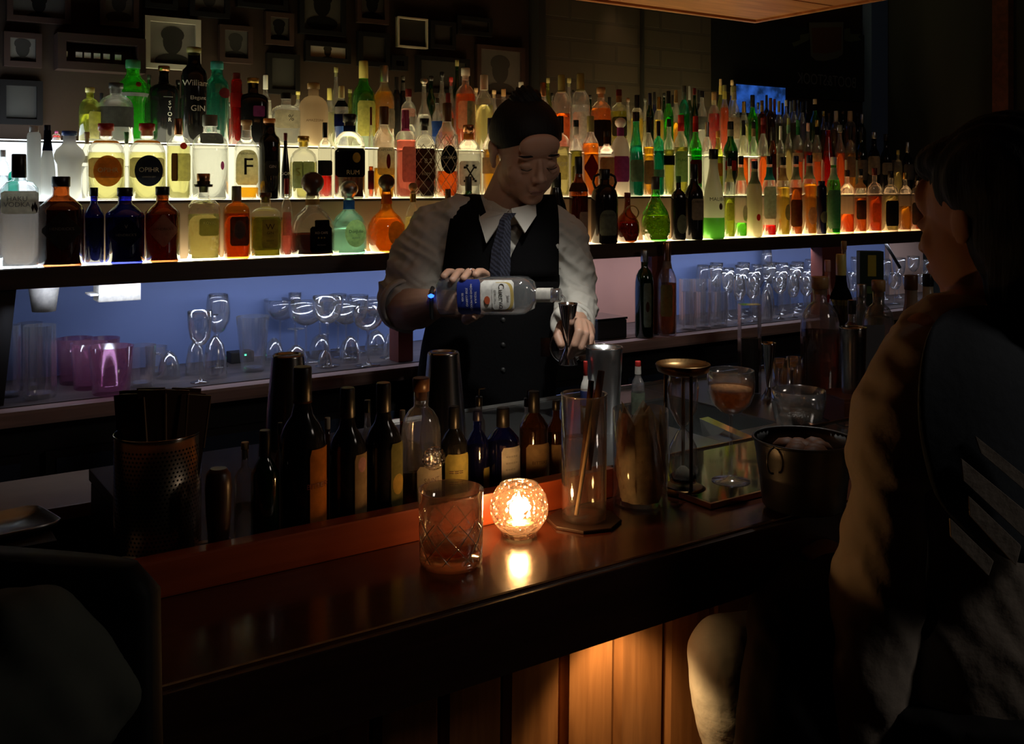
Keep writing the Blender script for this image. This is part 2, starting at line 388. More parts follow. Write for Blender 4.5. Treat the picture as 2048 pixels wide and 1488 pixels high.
# slanted end board closing the left end of the glass shelf
bm = bmesh.new()
ptl = [on_y(-90, 584, 2.28), on_y(33, 577, 2.28), on_y(4, 840, 2.28), on_y(-90, 850, 2.28)]
vs = [p for p in ptl]+[p+Vector((0, .03, 0)) for p in ptl]
eb = from_py('end_board', vs, [(0, 1, 2, 3), (7, 6, 5, 4), (0, 4, 5, 1), (1, 5, 6, 2), (2, 6, 7, 3), (3, 7, 4, 0)], M_black); tag(eb, 'black slanted end board closing the glass shelf at its cool-lit end', 'board')
# small black box with a green light on the counter, dark phone box near the pillar
p = on_y(483, 722, 2.50)
t = root('power_adapter', (p.x, 2.51, ZCN), 'small black box with green indicator light at the back of the counter', 'electrical box')
box('housing', -.03, .03, -.02, .02, 0, .028, M_black, t, .003)
box('indicator', .004, .009, -.0225, -.019, .018, .022, glow('green_led', (.1, 1, .5), 4), t)
# white paper pieces hung under the shelf
M_paper = label_mat('white_paper', (.8, .78, .72), .2)
p = on_y(88, 590, 2.40)
t = root('paper_cup', (p.x, 2.40, Z1-.0405), 'white paper cup hanging upside down under the left end of the shelf', 'cup')
lathe('cup_body', [(.024, -.062), (.032, -.003), (.033, -.0005)], label_mat('cup_paper', (.60, .58, .50), .3), t, 24)
p = on_y(230, 575, 2.40)
t = root('paper_box', (p.x, 2.38, Z1-.0405), 'folded cream paper box tucked under the shelf beside the hanging paper cup', 'box')
o = box('box_body', -.045, .045, -.03, .03, -.045, -.0005, label_mat('cup_paper', (.60, .58, .50), .3), t, .002); o.data.transform(Matrix.Shear('XZ', 4, (-.4, 0)) if 0 else Matrix.Identity(4))
box('flap', -.062, -.046, -.03, .03, -.030, -.026, M_paper, t)

# ================================================================== pictures on the back wall
M_fdark = wood('frame_dark_wood', (.018, .007, .004), (.034, .012, .008), .6)
M_fblack = pbr('frame_black', (.008, .007, .007), .8, spec=.1)
M_fcream = pbr('frame_cream', (.42, .38, .30), .6)
M_ink = pbr('portrait_ink', (.02, .017, .015), .8)
def face_blob(parent, cx, cz, s, mat, y):
    """flat ink sketch of a head on the print"""
    vs, fs = [], []
    for (ox, oz, a, b) in [(0, 0, .30, .40), (0, .22, .36, .26), (0, -.62, .55, .25), (0, -.36, .12, .2)]:
        b0 = len(vs); vs.append((cx+ox*s, y, cz+oz*s))
        for k in range(18):
            an = 2*PI*k/18; vs.append((cx+(ox+a*math.cos(an))*s, y, cz+(oz+b*math.sin(an))*s))
        fs += [(b0, b0+1+k, b0+1+(k+1) % 18) for k in range(18)]
        y -= .0002
    from_py('portrait_drawing', vs, fs, mat, parent, False)
PICS = [  # u0, v0, u1, v1, frame, paper brightness, words
 (14, -30, 142, 50, M_fdark, .10, 'wide dark framed picture cut by the top edge of the photo, far left'),
 (8, 62, 84, 136, M_fdark, .22, 'square brown framed grey print at the far left of the back wall'),
 (200, -40, 278, 56, M_fdark, .16, 'dark red framed print above the long shadow box'),
 (0, 158, 86, 250, M_fblack, .05, 'unlit black framed picture behind the leftmost bottles'),
 (290, 30, 402, 142, M_fcream, .32, 'large cream framed portrait of a dark haired head'),
 (290, -50, 356, 20, M_fblack, .05, 'black framed picture above the cream framed portrait'),
 (380, -40, 460, 38, M_fblack, .16, 'black framed picture with a pale streak above the small brown portrait'),
 (440, 48, 506, 128, M_fdark, .14, 'narrow brown framed figure sketch right of the cream framed portrait'),
 (476, -30, 576, 22, M_fblack, .05, 'low wide black frame at the top between two portraits'),
 (532, 22, 588, 92, M_fdark, .10, 'small unframed looking sketch of a figure under the low black frame'),
 (600, -50, 692, 74, M_fblack, .10, 'tall black framed portrait of a face wearing a cap'),
 (612, 80, 702, 128, M_fblack, .80, 'bright white landscape print with an inked head in a black frame'),
 (535, 105, 600, 190, M_fblack, .04, 'dark picture below the small figure sketch'),
 (715, -30, 778, 50, M_fdark, .09, 'brown framed sketch right of the capped face portrait'),
 (718, 62, 780, 135, M_fblack, .06, 'black framed dark print right of the bright white landscape print'),
 (796, 32, 856, 98, M_fcream, .03, 'thin white lined square frame around a black print'),
 (862, 40, 912, 100, M_fblack, .05, 'near black print right of the thin white lined frame'),
 (784, 110, 816, 142, M_fblack, .08, 'tiny dark framed print under the thin white lined frame'),
 (915, 30, 985, 74, M_fblack, .06, 'wide near black frame at upper right of the picture wall'),
 (955, 88, 1050, 200, M_fdark, .12, 'large brown framed faint portrait above the bartender hair bun'),
 (835, 110, 940, 190, M_fblack, .035, 'wide black picture behind the tallest middle bottles'),
]
for (ua, va, ub, vb, fm, br, words) in PICS:
    a, b = on_y(ua, va, YB-.02), on_y(ub, vb, YB-.02); wd, hg = b.x-a.x, a.z-b.z
    hg = min(hg, ZC-.01-b.z)
    t = root('framed_picture', ((a.x+b.x)/2, YB-.001, b.z+hg/2), words, 'picture', group='pictures on the back wall')
    fw = .014 if fm is not M_fcream or br > .1 else .005
    bm = bmesh.new()
    box_bm(bm, -wd/2, wd/2, -.02, 0, hg/2-fw, hg/2); box_bm(bm, -wd/2, wd/2, -.02, 0, -hg/2, -hg/2+fw)
    box_bm(bm, -wd/2, -wd/2+fw, -.02, 0, -hg/2+fw, hg/2-fw); box_bm(bm, wd/2-fw, wd/2, -.02, 0, -hg/2+fw, hg/2-fw)
    from_bm('frame', bm, fm, t)
    pm = pbr('print_%d' % int(br*1000), (br*.6, br*.55, br*.48), .7, noise_amt=.35, noise_scale=14)
    box('print', -wd/2+fw, wd/2-fw, -.010, -.004, -hg/2+fw, hg/2-fw, pm, t)
    if br > .07: face_blob(t, 0, hg*.04, min(wd, hg)*.62, M_ink if br > .1 else M_fblack, -.0105)
# long shadow box with little jars
a, b = on_y(110, 68, YB-.02), on_y(284, 150, YB-.02); wd, hg = b.x-a.x, a.z-b.z
t = root('shadow_box', ((a.x+b.x)/2, YB-.001, b.z), 'long brown shadow box on the wall left of the cream portrait', 'shadow box')
bm = bmesh.new(); fw = .02
box_bm(bm, -wd/2, wd/2, -.06, 0, hg-fw, hg); box_bm(bm, -wd/2, wd/2, -.06, 0, 0, fw); box_bm(bm, -wd/2, -wd/2+fw, -.06, 0, fw, hg-fw); box_bm(bm, wd/2-fw, wd/2, -.06, 0, fw, hg-fw)
from_bm('frame', bm, M_fdark, t); box('back_panel', -wd/2+fw, wd/2-fw, -.008, 0, fw, hg-fw, pbr('box_back', (.07, .03, .022), .8), t)
for k, uu in enumerate([126, 155, 172, 191, 210, 233]):
    q = on_y(uu, 120, YB-.03)
    j = root('jar', (q.x, YB-.036, b.z+.0202), ['first small white labelled jar from the left in the shadow box', 'second small jar in the shadow box', 'third jar in the shadow box, dim label', 'fourth jar in the shadow box, brightest label', 'fifth jar in the shadow box', 'sixth jar in the shadow box, nearest the cream portrait'][k], 'jar', group='jars in the shadow box')
    lathe('jar_glass', [(.011, 0), (.012, .002), (.012, .026), (.009, .032)], thin_glass('clear_glass'), j, 12)
    box('jar_label', -.008, .008, -.0135, -.0125, .012, .026, label_mat('jar_paper', (.75, .66, .6), .1), j)
# mirrored pub sign on the dark end of the wall, and the blue screen under it
sg = root('pub_sign', (on_y(1655, 0, YB-.02).x, YB-.001, 1.9), 'dark sign with a painted whisky glass and backwards lettering at right of the back wall', 'sign')
a, b = on_y(1425, 30, YB-.02), on_y(1752, 205, YB-.02); X0 = sg.location.x
box('board', a.x-X0, b.x-X0, -.012, 0, b.z-1.9, min(a.z, ZC-.01)-1.9, pbr('sign_black', (.010, .010, .009), .5), sg)
def flat(name, pts, mat, parent, y):
    return from_py(name, [(p[0], y, p[1]) for p in pts], [tuple(range(len(pts)))], mat, parent, False)
def sp(u, v): q = on_y(u, v, YB-.014); return (q.x-X0, q.z-1.9)
M_sg1 = pbr('sign_grey', (.10, .095, .06), .7); M_sg2 = pbr('sign_brown', (.10, .04, .014), .7); M_sg3 = pbr('sign_green', (.07, .08, .035), .7)
flat('glass_outline', [sp(1618, 45), sp(1622, 112), sp(1632, 121), sp(1650, 122), sp(1675, 116), sp(1686, 108), sp(1687, 44)], M_sg1, sg, -.0125)
flat('glass_whisky', [sp(1623, 56), sp(1626, 106), sp(1654, 107), sp(1682, 100), sp(1683, 54)], M_sg2, sg, -.0130)
flat('ribbon', [sp(1600, 70), sp(1618, 66), sp(1618, 80), sp(1608, 84), sp(1588, 94), sp(1583, 86), sp(1600, 80)], M_sg3, sg, -.0135)
flat('ribbon', [sp(1688, 58), sp(1700, 56), sp(1700, 68), sp(1722, 68), sp(1716, 74), sp(1723, 80), sp(1700, 84), sp(1688, 80)], M_sg3, sg, -.0135)
tv, tf = text_data('BOOT&STOOK', .066)
q = sp(1655, 162)
from_py('lettering', [(-x*.86+q[0], -.0128, y+q[1]) for x, y, z in tv], [tuple(reversed(f)) for f in tf], pbr('sign_letter', (.14, .135, .12), .6), sg, False)
a, b = on_y(1474, 168, YB-.05), on_y(1572, 215, YB-.05)
t = root('blue_screen', ((a.x+b.x)/2, YB-.04, b.z-.03), 'small glowing blue screen on the back wall behind the bottles', 'screen')
wd = b.x-a.x; box('bezel', -wd/2-.008, wd/2+.008, -.004, .012, -.01, a.z-b.z+.038, M_black, t)
m, N, L = nt('blue_screen_light'); N.remove(N['Principled BSDF']); e = N.new('ShaderNodeEmission'); tc = N.new('ShaderNodeTexCoord')
n = N.new('ShaderNodeTexNoise'); n.inputs['Scale'].default_value = 16; n.inputs['Detail'].default_value = 5; L.new(tc.outputs['Object'], n.inputs['Vector'])
cr = N.new('ShaderNodeValToRGB'); cr.color_ramp.elements[0].position = .38; cr.color_ramp.elements[0].color = (.006, .02, .07, 1); cr.color_ramp.elements[1].position = .72; cr.color_ramp.elements[1].color = (.03, .13, .60, 1)
L.new(n.outputs['Fac'], cr.inputs[0]); L.new(cr.outputs[0], e.inputs[0]); e.inputs[1].default_value = .9; L.new(e.outputs[0], N['Material Output'].inputs[0])
box('display', -wd/2, wd/2, -.007, -.0045, 0, a.z-b.z+.03, m, t)
# brown post and small things on the end wall
p0 = at(2005, 0, 1); k = (XR+.0)/p0.x; ya = dxy(1990)[1]*XR/dxy(1990)[0]; yb = dxy(2022)[1]*XR/dxy(2022)[0]
struct(box('trim_3', XR-.02, XR+.018, yb, ya, 1.1, ZC-.002, wood('end_post_wood', (.10, .035, .015), (.20, .07, .03), .5)))
# ================================================================== bottles
LIQ = dict(water=(.97, .98, .99), pale=(.95, .93, .62), yellow=(.97, .84, .28), gold=(.95, .66, .12), amber=(.90, .45, .08), orange=(.97, .38, .06),
           red=(.75, .05, .03), pink=(.92, .45, .40), brown=(.42, .13, .03), darkbrown=(.14, .045, .02), olive=(.62, .60, .18), lime=(.35, .85, .15),
           green=(.12, .55, .12), dgreen=(.03, .16, .05), teal=(.10, .55, .48), blue=(.25, .45, .85), navy=(.02, .03, .15), purple=(.35, .08, .30), yellowgreen=(.80, .92, .20))
GLS = dict(clear=(1, 1, 1), green=(.25, .75, .25), bgreen=(.25, 1, .15), dgreen=(.06, .20, .08), teal=(.15, .62, .50), blue=(.06, .08, .55), brown=(.45, .18, .06), aqua=(.55, .95, .95), amber=(.9, .55, .15), red=(.9, .06, .05), olive=(.6, .65, .25))
SOLID = dict(black=(.010, .010, .011), navy=(.012, .014, .05), white=(.78, .76, .70), cream=(.62, .55, .40), taupe=(.50, .40, .30), tan=(.55, .38, .2), red=(.45, .03, .025), magenta=(.38, .06, .18),
             purple=(.30, .06, .24), gold=(.70, .48, .12), cork=(.45, .27, .12), copper=(.5, .24, .12), grey=(.22, .22, .21), silver=(.6, .6, .6), brown=(.10, .045, .02), wine=(.16, .02, .025),
             orange=(.65, .22, .04), green=(.03, .16, .06), teal=(.04, .24, .24), blue=(.05, .12, .45), yellow=(.72, .62, .18), palegreen=(.42, .55, .36), olive=(.30, .28, .10), darkgrey=(.06, .06, .055),
             pink=(.75, .42, .38), mint=(.30, .52, .38), sage=(.30, .36, .26), lemon=(.78, .74, .40), dkred=(.14, .015, .015))
METALLIC = ('gold', 'silver', 'copper')
def cap_mat(c): return pbr('cap_'+c, SOLID[c], .35, 1 if c in METALLIC else 0)
def glass_mat(c):
    return thin_glass('glass_'+c, GLS[c], .75 if c == 'clear' else .5, .07, 2.4, .07, haze=.10, haze_col=GLS[c], bend=.35)
def frost_mat(c):
    n = 'frost_'+c
    if n in MC: return MC[n]
    m, N, L = nt(n); N.remove(N['Principled BSDF']); col = (*SOLID[c], 1)
    d = N.new('ShaderNodeBsdfDiffuse'); t = N.new('ShaderNodeBsdfTranslucent'); g = N.new('ShaderNodeBsdfGlossy'); g.inputs['Roughness'].default_value = .3
    d.inputs[0].default_value = col; t.inputs[0].default_value = col
    a = N.new('ShaderNodeMixShader'); a.inputs[0].default_value = .6; L.new(d.outputs[0], a.inputs[1]); L.new(t.outputs[0], a.inputs[2])
    b = N.new('ShaderNodeMixShader'); b.inputs[0].default_value = .05; L.new(a.outputs[0], b.inputs[1]); L.new(g.outputs[0], b.inputs[2])
    L.new(b.outputs[0], N['Material Output'].inputs[0]); MC[n] = m; return m
# profiles: (radius / half width, height / total height)
PR = dict(
 slim=[(.90, 0), (1, .012), (1, .60), (.96, .65), (.80, .70), (.52, .75), (.42, .80), (.38, .93)],
 wine=[(.90, 0), (1, .012), (1, .56), (.95, .62), (.75, .68), (.48, .73), (.38, .79), (.36, .93)],
 broad=[(.93, 0), (1, .02), (1, .64), (.95, .70), (.75, .745), (.42, .775), (.33, .80), (.32, .93)],
 dome=[(.90, 0), (1, .02), (1, .55), (.97, .64), (.86, .71), (.62, .765), (.40, .79), (.36, .80), (.36, .90)],
 apoth=[(.94, 0), (1, .02), (1, .62), (.97, .66), (.62, .74), (.40, .78), (.36, .80), (.36, .92)],
 square=[(.95, 0), (1, .015), (1, .64), (.95, .70), (.70, .75), (.36, .77), (.34, .79), (.34, .92)],
 skirt=[(.86, 0), (.97, .02), (1, .10), (1, .36), (.93, .48), (.74, .58), (.48, .65), (.33, .69), (.30, .72), (.30, .87)],
 bulb=[(.60, 0), (.80, .03), (.97, .14), (1, .26), (.93, .40), (.70, .52), (.40, .60), (.28, .66), (.24, .80), (.24, .92)],
 taper=[(.92, 0), (1, .02), (1, .34), (.95, .44), (.78, .56), (.56, .68), (.42, .78), (.38, .92)],
 decanter=[(.70, 0), (.85, .02), (1, .14), (1, .30), (.88, .44), (.58, .56), (.34, .66), (.27, .76), (.26, .93)],
 shaker=[(.72, 0), (.78, .03), (.74, .30), (.80, .52), (.99, .60), (1, .66), (.86, .73), (.55, .79), (.42, .83), (.42, .93)],
 tall=[(.94, 0), (1, .01), (1, .70), (.90, .76), (.62, .80), (.50, .84), (.48, .94)],
 tower=[(.94, 0), (1, .01), (1, .86), (.9, .90), (.6, .92), (.58, .95)],
 hips=[(.80, 0), (.88, .02), (.92, .12), (.84, .30), (.86, .42), (1, .55), (.98, .63), (.70, .72), (.40, .78), (.34, .84), (.33, .93)],
)
SHAPE_WORD = dict(slim='slim', wine='wine-style', broad='broad-shouldered', dome='round-shouldered', apoth='slope-shouldered', square='square', skirt='bell-shaped', bulb='bulbous', taper='tapered',
                  decanter='decanter-shaped', shaker='ribbed', tall='straight', tower='tall tubular', hips='waisted')
def prof_at(prof, z):
    for (r0, z0), (r1, z1) in zip(prof, prof[1:]):
        if z0 <= z <= z1: return r0+(r1-r0)*(z-z0)/max(z1-z0, 1e-9)
    return prof[-1][0] if z > prof[-1][1] else prof[0][0]
def refine(prof):
    out = [prof[0]]
    P = [prof[0]]+prof+[prof[-1]]
    for i in range(1, len(P)-2):
        a, b, c, d = P[i-1], P[i], P[i+1], P[i+2]
        for t in (.33, .66, 1):
            if t < 1 and (c[1]-b[1]) > .04 and not (abs(b[0]-c[0]) < 1e-6):
                f = lambda k: .5*((2*b[k])+(-a[k]+c[k])*t+(2*a[k]-5*b[k]+4*c[k]-d[k])*t*t+(-a[k]+3*b[k]-3*c[k]+d[k])*t**3)
                z = max(min(f(1), c[1]), out[-1][1]); out.append((f(0), z))
            elif t == 1: out.append(c)
    return out
class Surf:
    def __init__(s, prof, n, fy): s.p, s.n, s.fy = prof, n, fy
    def __call__(s, x, z, off):
        a = prof_at(s.p, z)+off; q = max(-.97, min(.97, x/a))
        return (q*a, -a*s.fy*(1-abs(q)**s.n)**(1/s.n)-(off*.3), z)
def patch(name, surf, shape, cx, cz, w, h, mat, parent, off=.0008):
    K, S = 5, 32; vs = [surf(cx, cz, off)]; fs = []
    for k in range(1, K+1):
        for j in range(S):
            a = 2*PI*(j+.5)/S; c, s = math.cos(a), math.sin(a)
            if shape in ('rect', 'tag'): q = 1/max(abs(c), abs(s))
            elif shape == 'diamond': q = 1/(abs(c)+abs(s))
            elif shape == 'arch': q = 1/max(abs(c), abs(s)) if s < 0 else (abs(c)**3+abs(s)**3)**(-1/3)
            else: q = 1
            vs.append(surf(cx+c*q*w/2*k/K, cz+s*q*h/2*k/K, off))
    fs += [(0, 1+j, 1+(j+1) % S) for j in range(S)]
    for k in range(K-1):
        for j in range(S):
            j2 = (j+1) % S; fs.append((1+k*S+j, 1+(k+1)*S+j, 1+(k+1)*S+j2, 1+k*S+j2))
    return from_py(name, vs, fs, mat, parent)
def write_on(surf, s, cx, cz, size, mat, parent, off=.0016, sx=1.0, name='lettering', rot=0):
    tv, tf = text_data(s, size)
    if not tv: return
    cr, sr = math.cos(rot), math.sin(rot)
    return from_py(name, [surf(cx+(x*cr-y*sr)*sx, cz+x*sr+y*cr, off) for x, y, z in tv], tf, mat, parent, False)
BOTTLES = []          # for labels: (root, tier, u, short, desc)
def bottle_parts(t, hw, H, shape, glass, liq, fill, cap, lab=None, n=2.0, fy=1.0, text=None, neck=None, capk='screw', bump=False, extra=None):
    """all parts of one bottle under t, standing at its origin; hw half width, H height"""
    pr = [(r*hw, z*H) for r, z in PR[shape]]; rp = refine(pr); top = pr[-1][1]
    seg = 24 if hw*H > .008 else 18
    if glass.startswith('frost_'): gm = frost_mat(glass[6:])
    elif glass.startswith('solid_'): gm = pbr('glaze_'+glass[6:], SOLID[glass[6:]], .12, 0, .5)
    elif bump: gm = thin_glass('cut_'+glass, GLS[glass], .75, .10, 2.0, .05, bump=.8, bump_scale=90)
    else: gm = glass_mat(glass)
    lathe('glass_body', rp, gm, t, seg, n, fy)
    surf = Surf(pr, n, fy)
    if liq and not glass.startswith(('frost_', 'solid_')):
        zt = fill*H
        lp = [(max(r-.0022, .001), max(z, .006)) for r, z in rp if z < zt]
        lp = [(lp[0][0]*.97, .005)]+lp+[(max(prof_at(pr, zt)-.0022, .002), zt)]
        lathe('liquid', lp, liquid('liquid_'+liq, LIQ[liq]), t, seg, n, fy)
    nr = pr[-1][0]; cm = cap_mat(cap)
    if capk == 'ball':
        r = nr*1.75; pts = [(nr*.8, top-.004), (nr*.9, top+.002)]+[(r*math.sin(a), top+.001+r*.98*(1-math.cos(a))*.98) for a in [PI*.18, PI*.3, PI*.45, PI*.6, PI*.75, PI*.9]]
        lathe('stopper', pts, cm, t, 18)
    elif capk == 'cork':
        lathe('stopper', [(nr*.8, top-.012), (nr*.82, top+.0005), (nr*1.18, top+.001), (nr*1.2, H-.002), (nr*1.1, H)], cm, t, 18)
    elif capk == 'wide':
        lathe('stopper', [(nr*.8, top-.012), (nr*.85, top+.0005), (nr*1.7, top+.001), (nr*1.75, top+(H-top)*.45), (nr*1.2, top+(H-top)*.5), (nr*1.25, H-.001), (nr*1.15, H)], cm, t, 20)
    elif capk == 'long':
        lathe('cap', [(nr*1.06, top-.13*H), (nr*1.14, top-.125*H), (nr*1.1, H-.002), (nr*1.0, H)], cm, t, 18)
    else:
        lathe('cap', [(nr*1.08, top-.035*H), (nr*1.14, top-.03*H), (nr*1.14, H-.002), (nr*1.06, H)], cm, t, 18)
    if neck:
        z0, z1, c = neck
        pp = [(prof_at(pr, z0*H)+.0010, z0*H)]+[(r+.0010, z) for r, z in rp if z0*H < z < z1*H]+[(prof_at(pr, z1*H)+.0010, z1*H)]
        lathe('neck_label', pp, cap_mat(c) if c in METALLIC else label_mat('paper_'+c, SOLID[c], .4), t, seg, n, fy, close=False)
    lo = None
    for L_ in (lab or []):
        sh, c, cx, cz, w, h = L_
        if sh == 'band':
            z0, z1 = (cz-h/2)*H, (cz+h/2)*H
            lo = lathe('label', [(prof_at(pr, z0)+.0008, z0), (prof_at(pr, z1)+.0008, z1)], label_mat('paper_'+c, SOLID[c], .55), t, seg, n, fy, close=False)
        else:
            lo = patch('label', surf, sh, cx*hw, cz*H, w*hw*2, h*H, label_mat('paper_'+c, SOLID[c], .55), t, off=.0010 if lo is None else .0014)
    for T in (text or []):
        s, c, cx, cz, size = T[:5]
        write_on(surf, s, cx*hw, cz*H, size*H, pbr('ink_'+c, SOLID[c], .6), lo if lo else t, off=.0020, sx=T[5] if len(T) > 5 else 1)
    if extra: extra(t, surf, hw, H)
    return surf
def netting(t, surf, hw, H):
    vs, fs = [], []
    prof = surf.p
    for sgn in (1, -1):
        for k in range(7):
            pts = []
            for i in range(26):
                z = (.03+.64*i/25)*H; a = 2*PI*k/7+sgn*i/25*PI*1.15; r = prof_at(prof, z)+.0015
                pts.append((r*math.cos(a), r*math.sin(a), z))
            tube_data(pts, .0009, 5, False, vs, fs)
    from_py('netting', vs, fs, label_mat('net_cord', (.75, .70, .55), .3), t)
def crossbones(t, surf, hw, H):
    vs, fs = [], []
    for s in (1, -1):
        p = [surf(s*q*.30*hw, (.33+q*.085)*H, .0018) for q in (-1, -.5, 0, .5, 1)]
        tube_data(p, .0022, 6, False, vs, fs)
        for q in (-1, 1):
            for o in (-.05, .05):
                c = surf((s*q*.33+o*1.6)*hw, (.33+q*.092-abs(o)*0+(o*.25 if s*q > 0 else -o*.25)*-1)*H, .0018)
                tube_data([Vector(c)-Vector((0, 0, .003)), Vector(c)+Vector((0, 0, .003))], .0038, 6, False, vs, fs)
    from_py('crossbones_emblem', vs, fs, M_ink, t)
def handle_ring(t, surf, hw, H):
    x, y, z = surf(0, .6*H, .001)
    tube('neck_handle', [(.012+hw*.55*math.cos(a), y*.5-.004, .60*H+hw*.55*math.sin(a)) for a in [2*PI*i/20 for i in range(20)]], .0022, pbr('ring_brass', (.5, .35, .12), .3, 1), t, 6, True)
def side_handle(t, surf, hw, H):
    tube('neck_handle', [(-hw*.42, 0, .93*H), (-hw*.75, 0, .90*H), (-hw*.85, 0, .82*H), (-hw*.7, 0, .74*H)], .004, M_black, t, 8)
    tube('neck_handle', [(hw*.42, 0, .93*H), (hw*.75, 0, .90*H), (hw*.85, 0, .82*H), (hw*.7, 0, .74*H)], .004, M_black, t, 8)
TIER = {'A': (2.345, Z1, 'front tier'), 'B': (2.472, Z2, 'middle tier'), 'C': (2.585, Z3, 'top tier'), 'D': (2.70, Z3, 'top tier back row')}
def bottle(tier, u, vtop, w, shape, glass, liq, fill, cap, lab=None, short=None, dy=0, face=.75, **k):
    Y, Z, _ = TIER[tier]; Y += dy
    d = d_on_y(u, Y); p = at(u, vtop, d); H = p.z-Z; hw = w*d/F/2
    n = k.get('n', 2.0); fy = k.get('fy', 1.0)
    if n > 3: hw *= .93; face = .55
    rz = -math.atan2(p.x, p.y)*face
    t = root('liquor_bottle', (p.x, Y, Z), None, 'bottle', rz)
    k = {a: b for a, b in k.items()}
    bottle_parts(t, hw, H, shape, glass, liq, fill, cap, lab, **k)
    # words
    gw = glass.split('_')[-1]
    gw = {'bgreen': 'bright green', 'dgreen': 'dark green'}.get(gw, gw)
    lw = {'water': 'clear', 'pale': 'pale yellow', 'dgreen': 'dark green', 'darkbrown': 'dark brown', 'yellowgreen': 'lime yellow'}.get(liq, liq)
    col = (f'{lw}' if gw == 'clear' else ('frosted '+gw if glass.startswith('frost') else gw))
    BOTTLES.append(dict(t=t, tier=tier, u=u, short=short or f'{col} {SHAPE_WORD[shape]} bottle', custom=short is not None, cap=cap, capk=capk_word(k.get('capk', 'screw')),
                        lab=(lab[0][1] if lab else None), col=col, shape=SHAPE_WORD[shape], named=short))
    return t
def capk_word(c): return {'screw': 'cap', 'ball': 'ball stopper', 'cork': 'stopper', 'wide': 'wide stopper', 'long': 'sleeve cap'}[c]

SOLID['lime'] = (.16, .62, .08)
frost_lime = frost_mat('lime')
SQ = dict(n=5.0, fy=.72)
b = bottle
# ---- front tier, from its cool-lit end
b('A', 38, 308, 78, 'square', 'clear', 'water', .60, 'black', [('rect', 'cream', 0, .575, .93, .20)], 'square clear bottle, cream label with black leaf', n=3.5, fy=.85, capk='long',
  text=[('HAKU', 'grey', -.15, .605, .060), ('VODKA', 'grey', -.15, .555, .060)], extra=lambda t, s, hw, H: [patch('leaf_print', s, 'diamond', hw*x, H*z, .006, .020, M_ink, t, .0022) for x, z in ((.62, .53), (.74, .545), (.82, .52))])
b('A', 122, 353, 85, 'apoth', 'brown', 'darkbrown', .62, 'black', [('diamond', 'darkgrey', 0, .40, .92, .46)], 'wide dark apothecary bottle, grey diamond label, amber foot', text=[("HENDRICK'S", 'grey', 0, .42, .045)])
b('A', 188, 375, 38, 'apoth', 'blue', 'navy', .60, 'black', [('diamond', 'navy', 0, .40, .9, .42)], 'narrow deep blue apothecary bottle', dy=.02)
b('A', 250, 375, 74, 'apoth', 'blue', 'navy', .60, 'black', [('diamond', 'navy', 0, .40, .92, .46)], 'wide midnight blue apothecary bottle, bird emblem', text=[("HENDRICK'S", 'grey', 0, .38, .045), ('v', 'grey', 0, .50, .10)])
b('A', 325, 373, 67, 'apoth', 'brown', 'brown', .62, 'black', [('diamond', 'taupe', 0, .42, .88, .46)], 'rosy brown apothecary bottle, faded diamond label', text=[("HENDRICK'S", 'brown', 0, .44, .045)])
b('A', 407, 362, 66, 'square', 'clear', 'pale', .58, 'black', [('rect', 'olive', .25, .42, .62, .22)], 'square honeycomb-cut bottle, olive label, copper topped stopper', bump=True, capk='wide', text=[('KOVAL', 'lemon', .28, .47, .05)],
  n=5.0, fy=.8, extra=lambda t, s, hw, H: lathe('copper_cap', [(hw*.36, H*.985), (hw*.40, H*1.0), (hw*.42, H*1.09), (hw*.38, H*1.095)], pbr('cap_copper', SOLID['copper'], .3, 1), t, 18))
b('A', 473, 372, 54, 'square', 'amber', 'amber', .62, 'grey', [('rect', 'darkgrey', .15, .38, .74, .40), ('oval', 'grey', .15, .40, .45, .26)], 'amber square bottle, charcoal label, tall grey sleeve', capk='long', **SQ)
b('A', 531, 385, 62, 'square', 'clear', 'olive', .62, 'brown', [('rect', 'olive', 0, .37, .95, .50), ('rect', 'yellow', .2, .37, .55, .44)], 'olive square bottle, mustard label with ink drawing, cork', capk='cork',
  text=[('W', 'brown', .2, .47, .13), ('GIN', 'brown', .2, .38, .06), ('====', 'brown', .2, .26, .05)], **SQ)
b('A', 573, 357, 24, 'wine', 'clear', 'pink', .50, 'red', [('rect', 'pink', 0, .42, .7, .3)], 'thin clear bottle, red cap, pink print', capk='long')
b('A', 625, 370, 88, 'skirt', 'clear', 'darkbrown', .31, 'brown', [('rect', 'black', .30, .24, .50, .36), ('rect', 'black', .35, .46, .34, .10)], 'bell-shaped clear bottle, black label, brown ball stopper', capk='ball', neck=(.72, .80, 'cork'),
  text=[('XO CAFE', 'cream', .30, .33, .045), ('* * *', 'gold', .30, .25, .06), ('PATRON', 'grey', .30, .16, .030)])
b('A', 698, 380, 70, 'skirt', 'aqua', 'water', .40, 'silver', [('circle', 'lemon', .30, .33, .62, .42)], 'turquoise round bottle, cream disc label, glass ball stopper', capk='ball', neck=(.70, .84, 'blue'),
  text=[('DonJulio', 'navy', .30, .36, .065), ('-BLANCO-', 'grey', .30, .26, .030)])
b('A', 773, 370, 80, 'bulb', 'amber', 'gold', .50, 'brown', [('circle', 'olive', .42, .29, .42, .36)], 'golden squat round bottle, olive oval label, dark ball stopper', capk='ball', neck=(.72, .86, 'orange'), fy=.8)
b('A', 826, 366, 36, 'skirt', 'clear', 'pale', .50, 'cork', None, 'small pale bell-shaped bottle, mossy ball stopper', capk='ball', neck=(.72, .84, 'gold'))
b('A', 896, 378, 30, 'wine', 'brown', 'darkbrown', .6, 'brown', [('band', 'tan', 0, .35, 1, .2)], 'brown wine-style bottle behind the bartender shoulder', capk='long')
b('A', 937, 353, 34, 'wine', 'dgreen', 'dgreen', .6, 'darkgrey', [('band', 'cream', 0, .35, 1, .2)], 'dark green bottle behind the bartender vest strap', capk='long')
